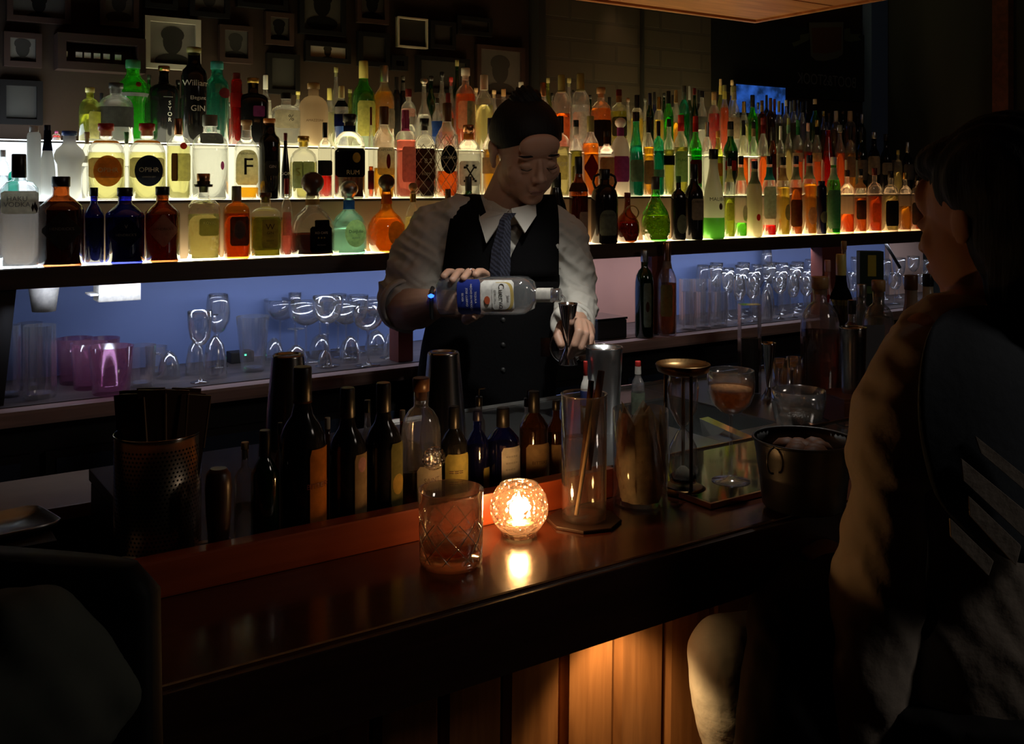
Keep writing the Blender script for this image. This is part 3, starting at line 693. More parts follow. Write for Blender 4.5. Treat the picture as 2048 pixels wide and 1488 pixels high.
b('A', 1112, 345, 48, 'taper', 'solid_black', None, 0, 'black', [('rect', 'sage', 0, .33, .86, .30)], 'stout black bottle, sage label', capk='long')
b('A', 1157, 313, 38, 'wine', 'brown', 'brown', .55, 'black', [('rect', 'cream', .45, .22, .50, .30)], 'tall brown bottle, black foil, cream side label', capk='long', neck=(.60, .70, 'brown'))
b('A', 1209, 338, 54, 'dome', 'solid_black', None, 0, 'black', [('arch', 'sage', .15, .28, .66, .34)], 'black bottle with looped shoulder handles, sage label', text=[('EMILIANO', 'darkgrey', .15, .38, .045)], extra=side_handle)
b('A', 1255, 385, 48, 'bulb', 'brown', 'brown', .40, 'dkred', None, 'squat round brown bottle with brass ring', extra=handle_ring)
b('A', 1311, 353, 58, 'decanter', 'green', 'gold', .40, 'darkgrey', None, 'cut glass decanter, green foot, amber shoulder', bump=True, capk='long')
b('A', 1357, 352, 30, 'broad', 'solid_black', None, 0, 'green', [('circle', 'sage', .3, .25, .8, .30)], 'near black bottle, pale oval label', n=4, fy=.8)
b('A', 1388, 328, 38, 'wine', 'solid_black', None, 0, 'black', [('rect', 'cream', .25, .40, .66, .28)], 'black wine-style bottle, white label', capk='long', text=[('CHERRY', 'darkgrey', .25, .50, .040)])
b('A', 1427, 298, 43, 'taper', 'frost_white', None, 0, 'black', None, 'white coconut rum bottle, black cap', text=[('MALIBU', 'black', .25, .44, .055)],
  extra=lambda t, s, hw, H: [lathe('painted_glow_foot', [(hw*.93, .0005), (hw*1.02, .02*H), (hw*1.02, .23*H), (hw*1.005, .235*H)], frost_lime, t, 24, close=False), patch('palm_print', s, 'circle', hw*.5, .36*H, .012, .022, pbr('ink_brown', SOLID['brown'], .6), t, .0018)])  # lime band paints the green glow at the white bottle's base

front = [  # u, top, width, shape, glass, liquid, fill, cap, label, neck colour
 (1459, 316, 22, 'slim', 'clear', 'yellowgreen', .50, 'black', ('rect', 'yellow', 0, .33, .7, .22), 'lemon'),
 (1482, 312, 24, 'slim', 'clear', 'lime', .18, 'black', ('circle', 'taupe', .6, .30, .5, .2), 'lemon'),
 (1509, 322, 30, 'slim', 'frost_cream', None, 0, 'navy', ('circle', 'red', .35, .26, .28, .09), 'sage'),
 (1539, 312, 27, 'slim', 'clear', 'red', .14, 'black', ('rect', 'sage', 0, .42, .9, .40), 'teal'),
 (1566, 314, 27, 'slim', 'clear', 'yellow', .62, 'black', ('circle', 'grey', .6, .30, .5, .2), 'tan'),
 (1592, 312, 25, 'slim', 'clear', 'amber', .60, 'navy', ('rect', 'brown', 0, .28, .9, .34), 'sage'),
 (1619, 310, 28, 'slim', 'clear', 'gold', .64, 'navy', ('circle', 'taupe', .3, .24, .7, .22), 'sage'),
 (1643, 362, 20, 'tower', 'solid_navy', None, 0, 'navy', ('circle', 'sage', .4, .32, .8, .22), None),
 (1667, 314, 27, 'slim', 'green', 'green', .55, 'white', ('rect', 'mint', 0, .32, .95, .50), 'white'),
 (1694, 340, 28, 'broad', 'clear', 'orange', .30, 'brown', None, None),
 (1721, 338, 24, 'broad', 'clear', 'amber', .55, 'black', ('rect', 'darkgrey', 0, .36, .8, .30), 'tan'),
 (1749, 336, 28, 'square', 'clear', 'orange', .56, 'dkred', ('rect', 'orange', 0, .30, .6, .3), None),
 (1781, 342, 30, 'square', 'clear', 'pale', .60, 'black', ('rect', 'black', 0, .30, .95, .42), None),
 (1810, 345, 24, 'square', 'clear', 'gold', .42, 'gold', None, None),
 (1834, 350, 24, 'broad', 'clear', 'amber', .34, 'black', ('rect', 'darkgrey', 0, .30, .9, .4), None),
 (1862, 352, 28, 'dome', 'clear', 'brown', .60, 'grey', None, None),
 (1889, 372, 22, 'bulb', 'brown', 'brown', .60, 'dkred', None, None),
]
for (u, v, w, sh, g, lq, fl, cp, lb, nk) in front:
    b('A', u, v, w, sh, g, lq, fl, cp, [lb] if lb else None, neck=(.70, .86, nk) if nk else None, **(SQ if sh == 'square' else {}))
# ---- middle tier
b('B', 6, 300, 26, 'dome', 'clear', 'water', .5, 'white', None, None)
b('B', 27, 325, 20, 'broad', 'teal', 'water', .6, 'darkgrey', None, 'small teal bottle, grey cap, behind the cream labelled square bottle', dy=-.02)
b('B', 68, 252, 26, 'tower', 'frost_white', None, 0, 'white', None, 'frosted tall tube of a bottle, glowing white')
b('B', 95, 250, 30, 'taper', 'frost_white', None, 0, 'navy', None, 'frosted bottle with long navy sleeve', capk='long', neck=(.66, .93, 'navy'))
b('B', 139, 262, 58, 'shaker', 'frost_white', None, 0, 'blue', None, 'stout frosted white bottle, royal blue cap', capk='cork')
b('B', 174, 264, 24, 'dome', 'clear', 'water', .5, 'cork', [('band', 'white', 0, .60, 1, .10)], None, capk='cork', dy=.02)
for uu, c, c2, nm in ((212, 'orange', 'cream', 'domed gin bottle, round orange label, red stopper'), (294, 'navy', 'white', 'domed gin bottle, round navy label, red stopper')):
    b('B', uu, 247, 72, 'dome', 'clear', 'pale', .62, 'red', [('rect', 'tan' if c == 'orange' else 'cream', 0, .42, .90, .26), ('circle', c, .08, .38, .74, .40)], nm, capk='cork', neck=(.745, .775, 'orange'), face=.9,
      text=[('OPIHR', c2, .08, .39, .085), ('LONDON DRY', c2, .08, .30, .025)])
b('B', 253, 264, 22, 'dome', 'clear', 'water', .5, 'green', None, None, capk='cork', dy=.02)
b('B', 357, 237, 48, 'broad', 'clear', 'pale', .66, 'copper', [('rect', 'lemon', .35, .40, .62, .34), ('rect', 'brown', -.42, .40, .28, .34), ('circle', 'red', .35, .66, .30, .08)], 'clear bottle, red wax seal, two yellowed labels', capk='long', **SQ)
b('B', 420, 230, 72, 'dome', 'clear', 'water', .6, 'grey', [('tag', 'darkgrey', .05, .72, .62, .13), ('circle', 'red', -.5, .25, .12, .05), ('circle', 'magenta', .6, .4, .10, .10)], 'large clear bottle with hanging charcoal tag', text=[('THE', 'sage', .05, .745, .03), ('FINIX', 'sage', .05, .705, .04)])
b('B', 493, 240, 48, 'slim', 'clear', 'gold', .15, 'cork', [('arch', 'lemon', 0, .40, .90, .44)], 'clear bottle, cream label with large letter F', capk='cork', text=[('F', 'black', .05, .40, .30), ('FERDINAND', 'brown', 0, .57, .035)])
b('B', 539, 237, 42, 'tall', 'solid_black', None, 0, 'orange', [('rect', 'darkgrey', .15, .38, .6, .18), ('circle', 'dkred', .35, .62, .2, .06)], 'black bottle, orange stopper, gold flecks', capk='cork', text=[('GIN', 'white', .2, .40, .05)])
b('B', 571, 266, 17, 'taper', 'solid_black', None, 0, 'dkred', None, 'slim black bottle behind the orange stoppered one', text=[('DON', 'white', 0, .38, .07)], dy=.02)
b('B', 607, 272, 54, 'dome', 'clear', 'pale', .58, 'gold', [('rect', 'sage', .28, .38, .46, .42), ('rect', 'sage', -.48, .38, .38, .42)], 'domed bottle, gold stopper, two dragon-print panels', capk='cork', text=[('S', 'olive', -.48, .42, .18), ('*', 'brown', .35, .36, .16)])
b('B', 650, 245, 28, 'broad', 'clear', 'red', .30, 'black', [('rect', 'black', -.2, .40, 1.2, .2)], 'clear bottle, black label, red trace at its foot', dy=.015, capk='long')
b('B', 699, 228, 62, 'dome', 'clear', 'darkbrown', .55, 'black', [('rect', 'black', 0, .42, .95, .34), ('circle', 'gold', .35, .48, .26, .12)], 'dark rum bottle, round yellow moon on black label', capk='cork', neck=(.79, .86, 'navy'), text=[('RUM', 'cream', .12, .305, .075)])
b('B', 742, 214, 11, 'wine', 'clear', 'orange', .35, 'wine', [('band', 'wine', 0, .2, 1, .2)], None, capk='long')
b('B', 768, 213, 44, 'slim', 'clear', 'gold', .33, 'brown', [('rect', 'cream', .12, .40, .80, .30), ('circle', 'dkred', .30, .40, .20, .16)], 'spiced rum bottle, white label with red figure', capk='long', text=[('CAPTAIN', 'darkgrey', 0, .52, .035)])
b('B', 811, 220, 42, 'square', 'clear', 'pink', .66, 'magenta', [('rect', 'pink', .22, .38, .72, .40)], 'rose coloured bottle, magenta neck, pale pink label', capk='long', neck=(.76, .90, 'magenta'), **SQ)
b('B', 849, 237, 44, 'dome', 'clear', 'darkbrown', .62, 'black', [('rect', 'brown', 0, .42, .9, .40)], 'dark rum bottle wrapped in string netting', capk='cork', extra=netting, text=[('1 8 2', 'cream', 0, .46, .08), ('RUM', 'cream', 0, .30, .05)])
b('B', 894, 206, 43, 'slim', 'clear', 'orange', .28, 'brown', [('circle', 'black', .1, .40, .78, .30)], 'orange rum bottle in string netting, black oval label', capk='long', extra=netting, text=[('GRANO', 'cream', .1, .42, .04)])
b('B', 937, 250, 52, 'dome', 'clear', 'water', .60, 'copper', [('rect', 'white', 0, .33, .80, .34)], 'clear bottle, black crossbones on white', capk='cork', neck=(.80, .88, 'orange'), extra=crossbones)
b('B', 982, 236, 34, 'slim', 'clear', 'gold', .6, 'navy', [('band', 'cream', 0, .40, 1, .2)], None, capk='long')
b('B', 1020, 246, 30, 'slim', 'clear', 'amber', .6, 'black', [('rect', 'lemon', 0, .4, .8, .3)], None)
b('B', 1068, 246, 30, 'broad', 'clear', 'gold', .6, 'black', [('rect', 'cream', 0, .4, .8, .3)], None)
mid = [
 (1121, 232, 36, 'square', 'clear', 'pale', .62, 'black', ('rect', 'lemon', 0, .36, .7, .3), None, 'square bottle, raised hexagon grid with letters'),
 (1152, 240, 26, 'slim', 'clear', 'olive', .60, 'black', ('rect', 'olive', 0, .3, .7, .2), 'white', None),
 (1181, 232, 34, 'slim', 'clear', 'amber', .66, 'olive', ('diamond', 'dkred', 0, .36, .9, .36), None, 'amber bottle, olive foil, red diamond label'),
 (1213, 262, 32, 'broad', 'clear', 'amber', .60, 'black', ('rect', 'sage', 0, .38, .9, .42), 'brown', None),
 (1241, 242, 36, 'dome', 'frost_white', None, 0, 'white', ('rect', 'purple', 0, .36, .9, .34), 'purple', 'milky bottle, purple label and neck, glass dome stopper'),
 (1272, 224, 32, 'taper', 'teal', 'teal', .60, 'black', ('rect', 'sage', 0, .30, .8, .26), None, 'teal tapered bottle, black stopper'),
 (1297, 234, 22, 'slim', 'clear', 'gold', .62, 'black', ('rect', 'grey', 0, .30, .9, .3), None, None),
 (1317, 242, 22, 'broad', 'teal', 'teal', .60, 'black', ('band', 'mint', 0, .30, 1, .10), None, 'glowing teal bottle over the green footed decanter'),
 (1338, 238, 22, 'slim', 'clear', 'olive', .60, 'black', ('band', 'black', 0, .46, 1, .12), None, None),
 (1362, 230, 28, 'slim', 'clear', 'olive', .60, 'red', ('rect', 'mint', 0, .36, .92, .38), 'red', 'clear bottle, red neck sleeve, mint flag label'),
 (1391, 232, 26, 'wine', 'green', 'green', .60, 'red', ('rect', 'dkred', 0, .3, .9, .3), 'red', 'emerald bottle, red neck sleeve'),
 (1414, 244, 20, 'dome', 'clear', 'water', .60, 'silver', None, 'silver', None),
 (1436, 262, 20, 'slim', 'olive', 'olive', .60, 'orange', ('rect', 'orange', 0, .4, .8, .2), None, None),
 (1461, 243, 30, 'wine', 'dgreen', 'dgreen', .60, 'black', ('rect', 'red', -.1, .40, .7, .14), 'cream', 'dark green bottle, small red-white label'),
 (1487, 241, 20, 'broad', 'clear', 'orange', .50, 'black', None, 'darkgrey', None),
 (1507, 244, 18, 'slim', 'clear', 'pink', .50, 'black', None, 'tan', None),
 (1526, 236, 20, 'slim', 'clear', 'orange', .50, 'wine', None, 'dkred', None),
 (1545, 254, 16, 'slim', 'brown', 'brown', .60, 'black', None, None, None),
 (1561, 252, 15, 'broad', 'clear', 'brown', .55, 'white', ('band', 'cream', 0, .5, 1, .2), None, None),
 (1577, 236, 15, 'slim', 'clear', 'pale', .60, 'olive', None, 'mint', None),
 (1596, 240, 20, 'broad', 'clear', 'orange', .60, 'green', ('band', 'cream', 0, .5, 1, .12), 'green', None),
 (1616, 246, 18, 'square', 'clear', 'red', .60, 'pink', ('rect', 'pink', 0, .4, .8, .3), None, None),
 (1634, 240, 18, 'slim', 'clear', 'orange', .55, 'gold', ('band', 'lemon', 0, .5, 1, .12), 'black', None),
 (1656, 244, 24, 'taper', 'red', 'red', .60, 'navy', None, None, 'deep red tapered bottle over the white capped green bottle'),
 (1680, 250, 20, 'slim', 'clear', 'orange', .60, 'grey', None, None, None),
 (1701, 252, 20, 'broad', 'clear', 'gold', .60, 'black', ('rect', 'grey', 0, .4, .8, .3), None, None),
 (1723, 254, 24, 'wine', 'dgreen', 'dgreen', .60, 'black', ('rect', 'grey', 0, .36, .8, .3), None, None),
 (1748, 264, 24, 'wine', 'solid_black', None, 0, 'silver', ('rect', 'cream', -.1, .46, .9, .30), None, None),
 (1772, 268, 22, 'wine', 'solid_black', None, 0, 'black', ('rect', 'cream', .1, .42, .9, .20), None, 'black bottle beside the blue wall strip, slanted white label'),
 (1796, 300, 16, 'broad', 'clear', 'pale', .5, 'yellow', None, None, None),
 (1815, 284, 22, 'wine', 'solid_black', None, 0, 'silver', ('rect', 'grey', .1, .42, .9, .3), None, None),
 (1838, 325, 16, 'slim', 'brown', 'brown', .6, 'silver', None, None, None),
]
for (u, v, w, sh, g, lq, fl, cp, lb, nk, nm) in mid:
    b('B', u, v, w, sh, g, lq, fl, cp, [lb] if lb else None, nm, neck=(.80, .91, nk) if nk else None, capk='ball' if nm and 'dome stopper' in nm else ('long' if u % 2 else 'screw'),
      text=[('FLAG', 'green', 0, .44, .05)] if nm and 'flag' in nm else ([('BOT', 'white', 0, .40, .07)] if nm and 'hexagon' in nm else None), **(SQ if sh == 'square' else {}))
# ---- top tier
b('C', 180, 175, 42, 'dome', 'olive', 'pale', .5, 'yellow', [('rect', 'lemon', .45, .30, .6, .5)], 'pale bottle, yellow wax stopper, left of the grey banded one', capk='cork')
b('C', 232, 166, 66, 'dome', 'clear', 'water', .5, 'darkgrey', [('band', 'darkgrey', 0, .42, 1, .34)], 'wide domed bottle, broad charcoal band, black and white stopper', capk='cork')
b('D', 266, 120, 60, 'shaker', 'bgreen', 'lime', .62, 'green', [('circle', 'red', .30, .70, .18, .06)], 'glowing bright green shaker-shaped gin bottle, red seal', dy=-.03, neck=(.56, .60, 'grey'))
b('D', 328, 132, 60, 'broad', 'solid_black', None, 0, 'copper', None, 'wide matt black bottle, copper stopper, white vertical lettering', capk='cork', text=[('---------', 'white', .2, .60, .04), ('S', 'white', .3, .52, .07), ('Y', 'white', .3, .45, .07), ('O', 'white', .3, .38, .07), ('R', 'white', .3, .31, .07)])
b('C', 388, 95, 50, 'tall', 'solid_black', None, 0, 'olive', None, 'tallest bottle, black with white script, clear neck', capk='cork', text=[('William', 'white', .1, .62, .085), ('Elegant', 'white', .25, .47, .055), ('GIN', 'white', .25, .36, .085)])
b('D', 434, 123, 46, 'tall', 'teal', 'teal', .62, 'teal', [('circle', 'wine', .6, .62, .5, .12)], 'tall sea-green bottle, red side seal', dy=-.03)
b('C', 473, 146, 22, 'tower', 'red', 'red', .90, 'wine', [('band', 'red', 0, .62, 1, .2)], 'narrow bright red tubular bottle')
b('C', 506, 156, 62, 'square', 'solid_black', None, 0, 'gold', [('rect', 'purple', .3, .50, .4, .16)], 'squat black square bottle, banded gold stopper', capk='cork', **SQ)
b('D', 531, 150, 24, 'wine', 'clear', 'water', .6, 'white', [('band', 'white', 0, .5, 1, .3)], None, capk='long', dy=.01)
b('C', 572, 186, 58, 'square', 'clear', 'water', .6, 'black', [('rect', 'cream', 0, .50, .92, .34)], 'square clear bottle, cream label with ink brush mark', text=[('%', 'black', .25, .52, .16)], **SQ)
b('C', 627, 166, 58, 'dome', 'frost_taupe', None, 0, 'cork', None, 'taupe frosted domed bottle with engraved lettering', capk='cork', text=[('AMAZZONI', 'brown', 0, .40, .05)])
b('D', 659, 176, 22, 'slim', 'clear', 'pale', .6, 'yellow', None, None, capk='long')
b('C', 683, 172, 28, 'slim', 'clear', 'blue', .5, 'lemon', [('band', 'navy', 0, .44, 1, .2)], 'slim bottle, lemon cap, blue band', capk='long', neck=(.66, .76, 'black'))
b('D', 727, 122, 46, 'wine', 'green', 'olive', .66, 'yellow', [('rect', 'yellow', .2, .34, .8, .40)], 'green wine-style bottle, big yellow label', dy=-.05, capk='long')
b('D', 768, 131, 42, 'wine', 'clear', 'gold', .68, 'silver', [('rect', 'grey', .3, .36, .7, .24)], 'golden wine-style bottle, tall printed sleeve', dy=-.05, capk='long', neck=(.80, .90, 'cream'))
b('C', 817, 178, 32, 'dome', 'clear', 'water', .4, 'dkred', [('rect', 'pink', -.1, .60, .8, .14)], 'clear bottle with small pink word label', text=[('ALTO', 'white', 0, .61, .06)])
b('C', 848, 160, 34, 'decanter', 'clear', 'taupe' if 0 else 'water', .5, 'silver', None, 'clear pear-shaped decanter with pointed stopper', capk='ball')
b('C', 874, 196, 20, 'slim', 'clear', 'blue', .5, 'darkgrey', [('band', 'blue', 0, .4, 1, .3)], None)
b('C', 896, 186, 22, 'slim', 'clear', 'orange', .66, 'wine', [('band', 'olive', 0, .4, 1, .3)], None, capk='long')
b('C', 931, 136, 42, 'dome', 'clear', 'orange', .68, 'white', [('rect', 'cream', -.15, .42, .65, .34), ('rect', 'mint', .42, .42, .4, .34)], 'orange liqueur bottle, white cap, cream and mint labels', capk='cork')
b('C', 968, 150, 38, 'slim', 'clear', 'pale', .60, 'white', None, 'clear shouldered bottle, tall white sleeve, pale contents', capk='long')
b('D', 1007, 178, 26, 'square', 'clear', 'red', .66, 'cork', None, 'short red bottle left of the hair bun', **SQ)
b('D', 1042, 164, 24, 'slim', 'clear', 'water', .5, 'white', None, 'white capped bottle rising over the hair bun', capk='long')
b('C', 1086, 165, 28, 'slim', 'clear', 'amber', .6, 'copper', None, None, capk='long')
b('C', 1123, 150, 36, 'dome', 'clear', 'orange', .50, 'olive', [('rect', 'tan', 0, .3, .8, .3)], 'clear shouldered bottle, tall olive sleeve, orange lower half', capk='long', neck=(.78, .90, 'olive'))
b('C', 1161, 147, 38, 'dome', 'clear', 'water', .60, 'olive', [('rect', 'white', 0, .34, .9, .34)], 'clear domed bottle, tall olive sleeve, white label', capk='long', neck=(.78, .90, 'olive'))
b('C', 1202, 175, 42, 'dome', 'clear', 'amber', .68, 'cork', [('rect', 'black', 0, .30, .9, .40)], 'honey coloured bottle, cork, black label', capk='cork')
b('C', 1238, 179, 32, 'broad', 'clear', 'olive', .66, 'dkred', [('rect', 'darkgrey', 0, .42, .95, .30)], 'olive bottle, dark red cap, before the lit bricks', capk='long', neck=(.80, .90, 'tan'))
b('C', 1274, 190, 26, 'dome', 'clear', 'yellow', .60, 'black', None, 'yellow crystal bottle, tall black cap', capk='long')
top = [
 (1300, 186, 16, 'slim', 'dgreen', 'dgreen', .6, 'navy', None, None), (1318, 194, 20, 'dome', 'clear', 'yellow', .6, 'gold', None, 'gold'), (1337, 182, 20, 'slim', 'green', 'green', .6, 'black', None, 'darkgrey'),
 (1352, 180, 16, 'slim', 'clear', 'gold', .5, 'cork', None, 'tan'), (1368, 172, 22, 'dome', 'teal', 'green', .6, 'darkgrey', None, 'grey'), (1389, 176, 16, 'wine', 'dgreen', 'dgreen', .6, 'dkred', None, None),
 (1404, 182, 20, 'slim', 'clear', 'water', .5, 'black', ('band', 'grey', 0, .5, 1, .2), None), (1428, 184, 24, 'dome', 'clear', 'red', .66, 'cork', None, 'cream'), (1449, 170, 18, 'slim', 'clear', 'orange', .68, 'olive', None, 'yellow'),
 (1468, 172, 22, 'slim', 'clear', 'water', .6, 'olive', ('band', 'taupe', 0, .4, 1, .3), 'cream'), (1488, 203, 18, 'slim', 'clear', 'pale', .6, 'gold', None, 'gold'), (1505, 190, 22, 'wine', 'bgreen', 'green', .6, 'black', None, None),
 (1524, 201, 18, 'broad', 'brown', 'orange', .7, 'brown', None, 'tan'), (1541, 196, 18, 'broad', 'brown', 'brown', .7, 'brown', None, None), (1558, 202, 14, 'slim', 'clear', 'olive', .6, 'olive', None, None),
 (1572, 200, 15, 'broad', 'clear', 'pale', .6, 'white', ('band', 'sage', 0, .4, 1, .3), None), (1588, 200, 15, 'slim', 'clear', 'olive', .6, 'darkgrey', None, None), (1604, 203, 15, 'slim', 'clear', 'water', .6, 'black', None, None),
 (1630, 198, 20, 'wine', 'green', 'green', .6, 'tan', None, 'black'), (1647, 222, 13, 'slim', 'clear', 'gold', .6, 'gold', None, None), (1672, 222, 20, 'dome', 'clear', 'gold', .6, 'cream', None, None),
 (1700, 222, 24, 'dome', 'clear', 'gold', .66, 'tan', None, 'cork'), (1724, 228, 16, 'wine', 'dgreen', 'dgreen', .6, 'silver', None, None),
]
for (u, v, w, sh, g, lq, fl, cp, lb, nk) in top:
    b('C', u, v, w, sh, g, lq, fl, cp, [lb] if lb else None, None, neck=(.80, .91, nk) if nk else None, capk='long' if u % 3 else 'screw')
back = [
 (113, 262, 16, 'slim', 'clear', 'red', .6, 'magenta', None), (203, 186, 16, 'slim', 'green', 'green', .6, 'black', None), (298, 150, 18, 'slim', 'green', 'green', .6, 'darkgrey', None), (356, 160, 20, 'wine', 'dgreen', 'dgreen', .6, 'black', None),
 (455, 182, 20, 'broad', 'clear', 'red', .5, 'red', 'pink'), (596, 182, 22, 'broad', 'clear', 'pale', .5, 'yellow', None), (672, 134, 18, 'slim', 'clear', 'water', .5, 'olive', None), (700, 178, 18, 'slim', 'olive', 'olive', .5, 'olive', None),
 (793, 154, 16, 'tall', 'solid_black', None, 0, 'black', None), (806, 152, 14, 'tall', 'solid_black', None, 0, 'darkgrey', 'grey'), (862, 152, 22, 'slim', 'dgreen', 'dgreen', .5, 'black', None), (884, 144, 20, 'slim', 'clear', 'water', .5, 'black', None),
 (902, 154, 18, 'slim', 'clear', 'red', .6, 'red', None), (914, 120, 18, 'wine', 'dgreen', 'dgreen', .5, 'olive', None), (952, 176, 18, 'slim', 'clear', 'olive', .5, 'tan', None), (988, 180, 18, 'slim', 'clear', 'pale', .5, 'tan', None),
 (1096, 156, 16, 'slim', 'olive', 'olive', .6, 'olive', None), (1104, 186, 12, 'slim', 'clear', 'gold', .6, 'black', None), (1138, 156, 18, 'slim', 'clear', 'olive', .6, 'olive', None), (1146, 180, 12, 'slim', 'clear', 'water', .6, 'black', None), (1180, 190, 14, 'slim', 'dgreen', 'dgreen', .6, 'black', None),
 (1219, 194, 16, 'slim', 'solid_black', None, 0, 'black', None), (1256, 196, 16, 'slim', 'clear', 'olive', .6, 'brown', None), (1290, 196, 14, 'slim', 'clear', 'olive', .6, 'darkgrey', None), (1309, 184, 13, 'slim', 'solid_navy', None, 0, 'black', None), (1328, 186, 13, 'slim', 'dgreen', 'dgreen', .6, 'black', None),
 (1345, 190, 12, 'slim', 'clear', 'amber', .6, 'black', None), (1379, 172, 12, 'slim', 'dgreen', 'dgreen', .6, 'grey', None), (1397, 180, 12, 'slim', 'solid_black', None, 0, 'black', None), (1441, 158, 14, 'slim', 'olive', 'olive', .6, 'tan', 'yellow'),
 (1464, 160, 14, 'slim', 'clear', 'water', .6, 'tan', 'cream'), (1516, 205, 12, 'slim', 'clear', 'amber', .6, 'darkgrey', None), (1533, 190, 14, 'broad', 'solid_black', None, 0, 'black', None), (1549, 198, 12, 'slim', 'brown', 'brown', .6, 'dkred', None),
 (1565, 206, 12, 'slim', 'solid_black', None, 0, 'black', None), (1581, 202, 12, 'slim', 'clear', 'olive', .6, 'grey', None), (1596, 200, 12, 'slim', 'clear', 'water', .6, 'darkgrey', None), (1613, 202, 12, 'slim', 'solid_black', None, 0, 'black', None),
 (1658, 226, 12, 'slim', 'clear', 'amber', .6, 'brown', None), (1686, 222, 12, 'slim', 'dgreen', 'dgreen', .6, 'brown', None), (1714, 226, 12, 'slim', 'solid_black', None, 0, 'navy', None),
]
for (u, v, w, sh, g, lq, fl, cp, nk) in back:
    b('D', u, v, w, sh, g, lq, fl, cp, None, None, neck=(.80, .91, nk) if nk else None, capk='long' if u % 2 else 'cork')

# ---- every bottle gets words of its own: looks first, then what it stands next to
AREAS = [(0, 'at the cool-lit shelf end'), (150, 'below the shadow box'), (285, 'below the cream framed portrait'), (440, 'below the small brown portraits'), (600, 'below the bright white print'), (712, 'below the thin white frame'),
         (870, 'close behind the bartender ear'), (1000, 'behind the bartender head'), (1085, 'just past the bartender face'), (1180, 'below the lit bricks'), (1284, 'below the dark brick panel'),
         (1415, 'above the coconut rum'), (1474, 'under the blue screen'), (1575, 'under the backwards lettering'), (1655, 'before the sign end'), (1750, 'past the blue wall strip')]
TW = {'A': 'front tier', 'B': 'middle tier', 'C': 'top tier', 'D': 'top tier back row'}
used = set()
def area(u): return [w for a, w in AREAS if u >= a][-1]
def words(s): return len(s.replace(',', ' ').split())
rows = {t: sorted([q for q in BOTTLES if q['tier'] == t], key=lambda q: q['u']) for t in 'ABCD'}
for tn, row in rows.items():
    for i, q in enumerate(row):
        if q['named']:
            cands = [q['named'], f"{q['named']}, {TW[tn]}"]
        else:
            cap = f"{q['cap'].replace('dkred', 'dark red').replace('darkgrey', 'charcoal')} {q['capk']}"
            lab = '' if not q['lab'] else f", {q['lab'].replace('dkred', 'dark red').replace('darkgrey', 'charcoal')} label"
            base = f"{q['col']} {q['shape']} bottle, {cap}"
            cands = [f"{base}{lab}, {TW[tn]}, {area(q['u'])}", f"{base}, {TW[tn]}, {area(q['u'])}", f"{q['col']} bottle, {cap}, {TW[tn]}, {area(q['u'])}"]
            nb = row[i-1] if i else row[i+1]
            cands.append(f"{q['col']} bottle, {cap}, {TW[tn]}, beside {nb['col']} {nb['shape']} one")
        for c in cands:
            if words(c) <= 16 and c not in used: break
        else: c = cands[-1]+' further along'
        used.add(c); q['t']['label'] = c; q['t']['group'] = 'liquor bottles on the '+TW[tn].replace(' back row', '')
# ================================================================== the bar itself
ZB = 1.05; ZW = 1.03
M_bar = wood('bar_top_wood', (.045, .012, .006), (.095, .026, .012), .22, (1.2, 16, 16), coat=.5, bump=.25)
M_bard = wood('bar_edge_wood', (.030, .010, .006), (.05, .018, .010), .4, (1.2, 16, 16))
M_curb = wood('curb_wood', (.26, .045, .012), (.38, .075, .02), .4, (1.2, 16, 16), coat=.2)
M_panel = wood('bar_panel_wood', (.24, .095, .03), (.42, .18, .06), .42, (18, 18, 1.5), coat=.25, bump=.5)
M_steel = pbr('brushed_steel', (.45, .47, .47), .32, 1, bump=.15, bump_scale=50)
M_chrome = pbr('chrome', (.75, .76, .76), .12, 1)
M_dsteel = pbr('gunmetal_steel', (.38, .36, .33), .22, 1)
bar = root('bar_counter', (0, 0, 0), 'glossy dark red wooden bar counter running across the photo, panelled front', 'bar counter')
BXL, BXR = -.9, 3.2
YE = .97
box('bar_top', BXL, BXR, YE, 1.292, ZB-.086, ZB, M_bar, bar, .004)
box('front_rail', BXL, BXR, YE-.010, YE-.001, ZB-.090, ZB-.003, M_bard, bar, .002)
cb_ = root('bar_curb', (0, 0, 0), 'raised red-brown wooden curb with pale worn gutter edges along the bar top', 'curb')
cu0, cu1 = on_y(150, 1100, 1.177).x, on_y(1228, 1000, 1.177).x
box('curb', cu0, cu1, 1.177, 1.203, ZB+.0003, ZB+.044, M_curb, cb_, .003)
box('gutter_end', cu0-.022, cu0-.001, 1.177, 1.292, ZB+.0003, ZB+.040, pbr('worn_edge', (.40, .30, .18), .5), cb_, .003)
box('gutter_back', cu0-.022, on_y(460, 0, 1.30).x, 1.294, 1.306, ZB+.0003 if 0 else ZB-.05, ZB+.012, pbr('worn_edge', (.40, .30, .18), .5), cb_, .002)
box('bar_carcass', BXL, BXR, 1.20, 1.292, .05, ZB-.088, M_black, bar)
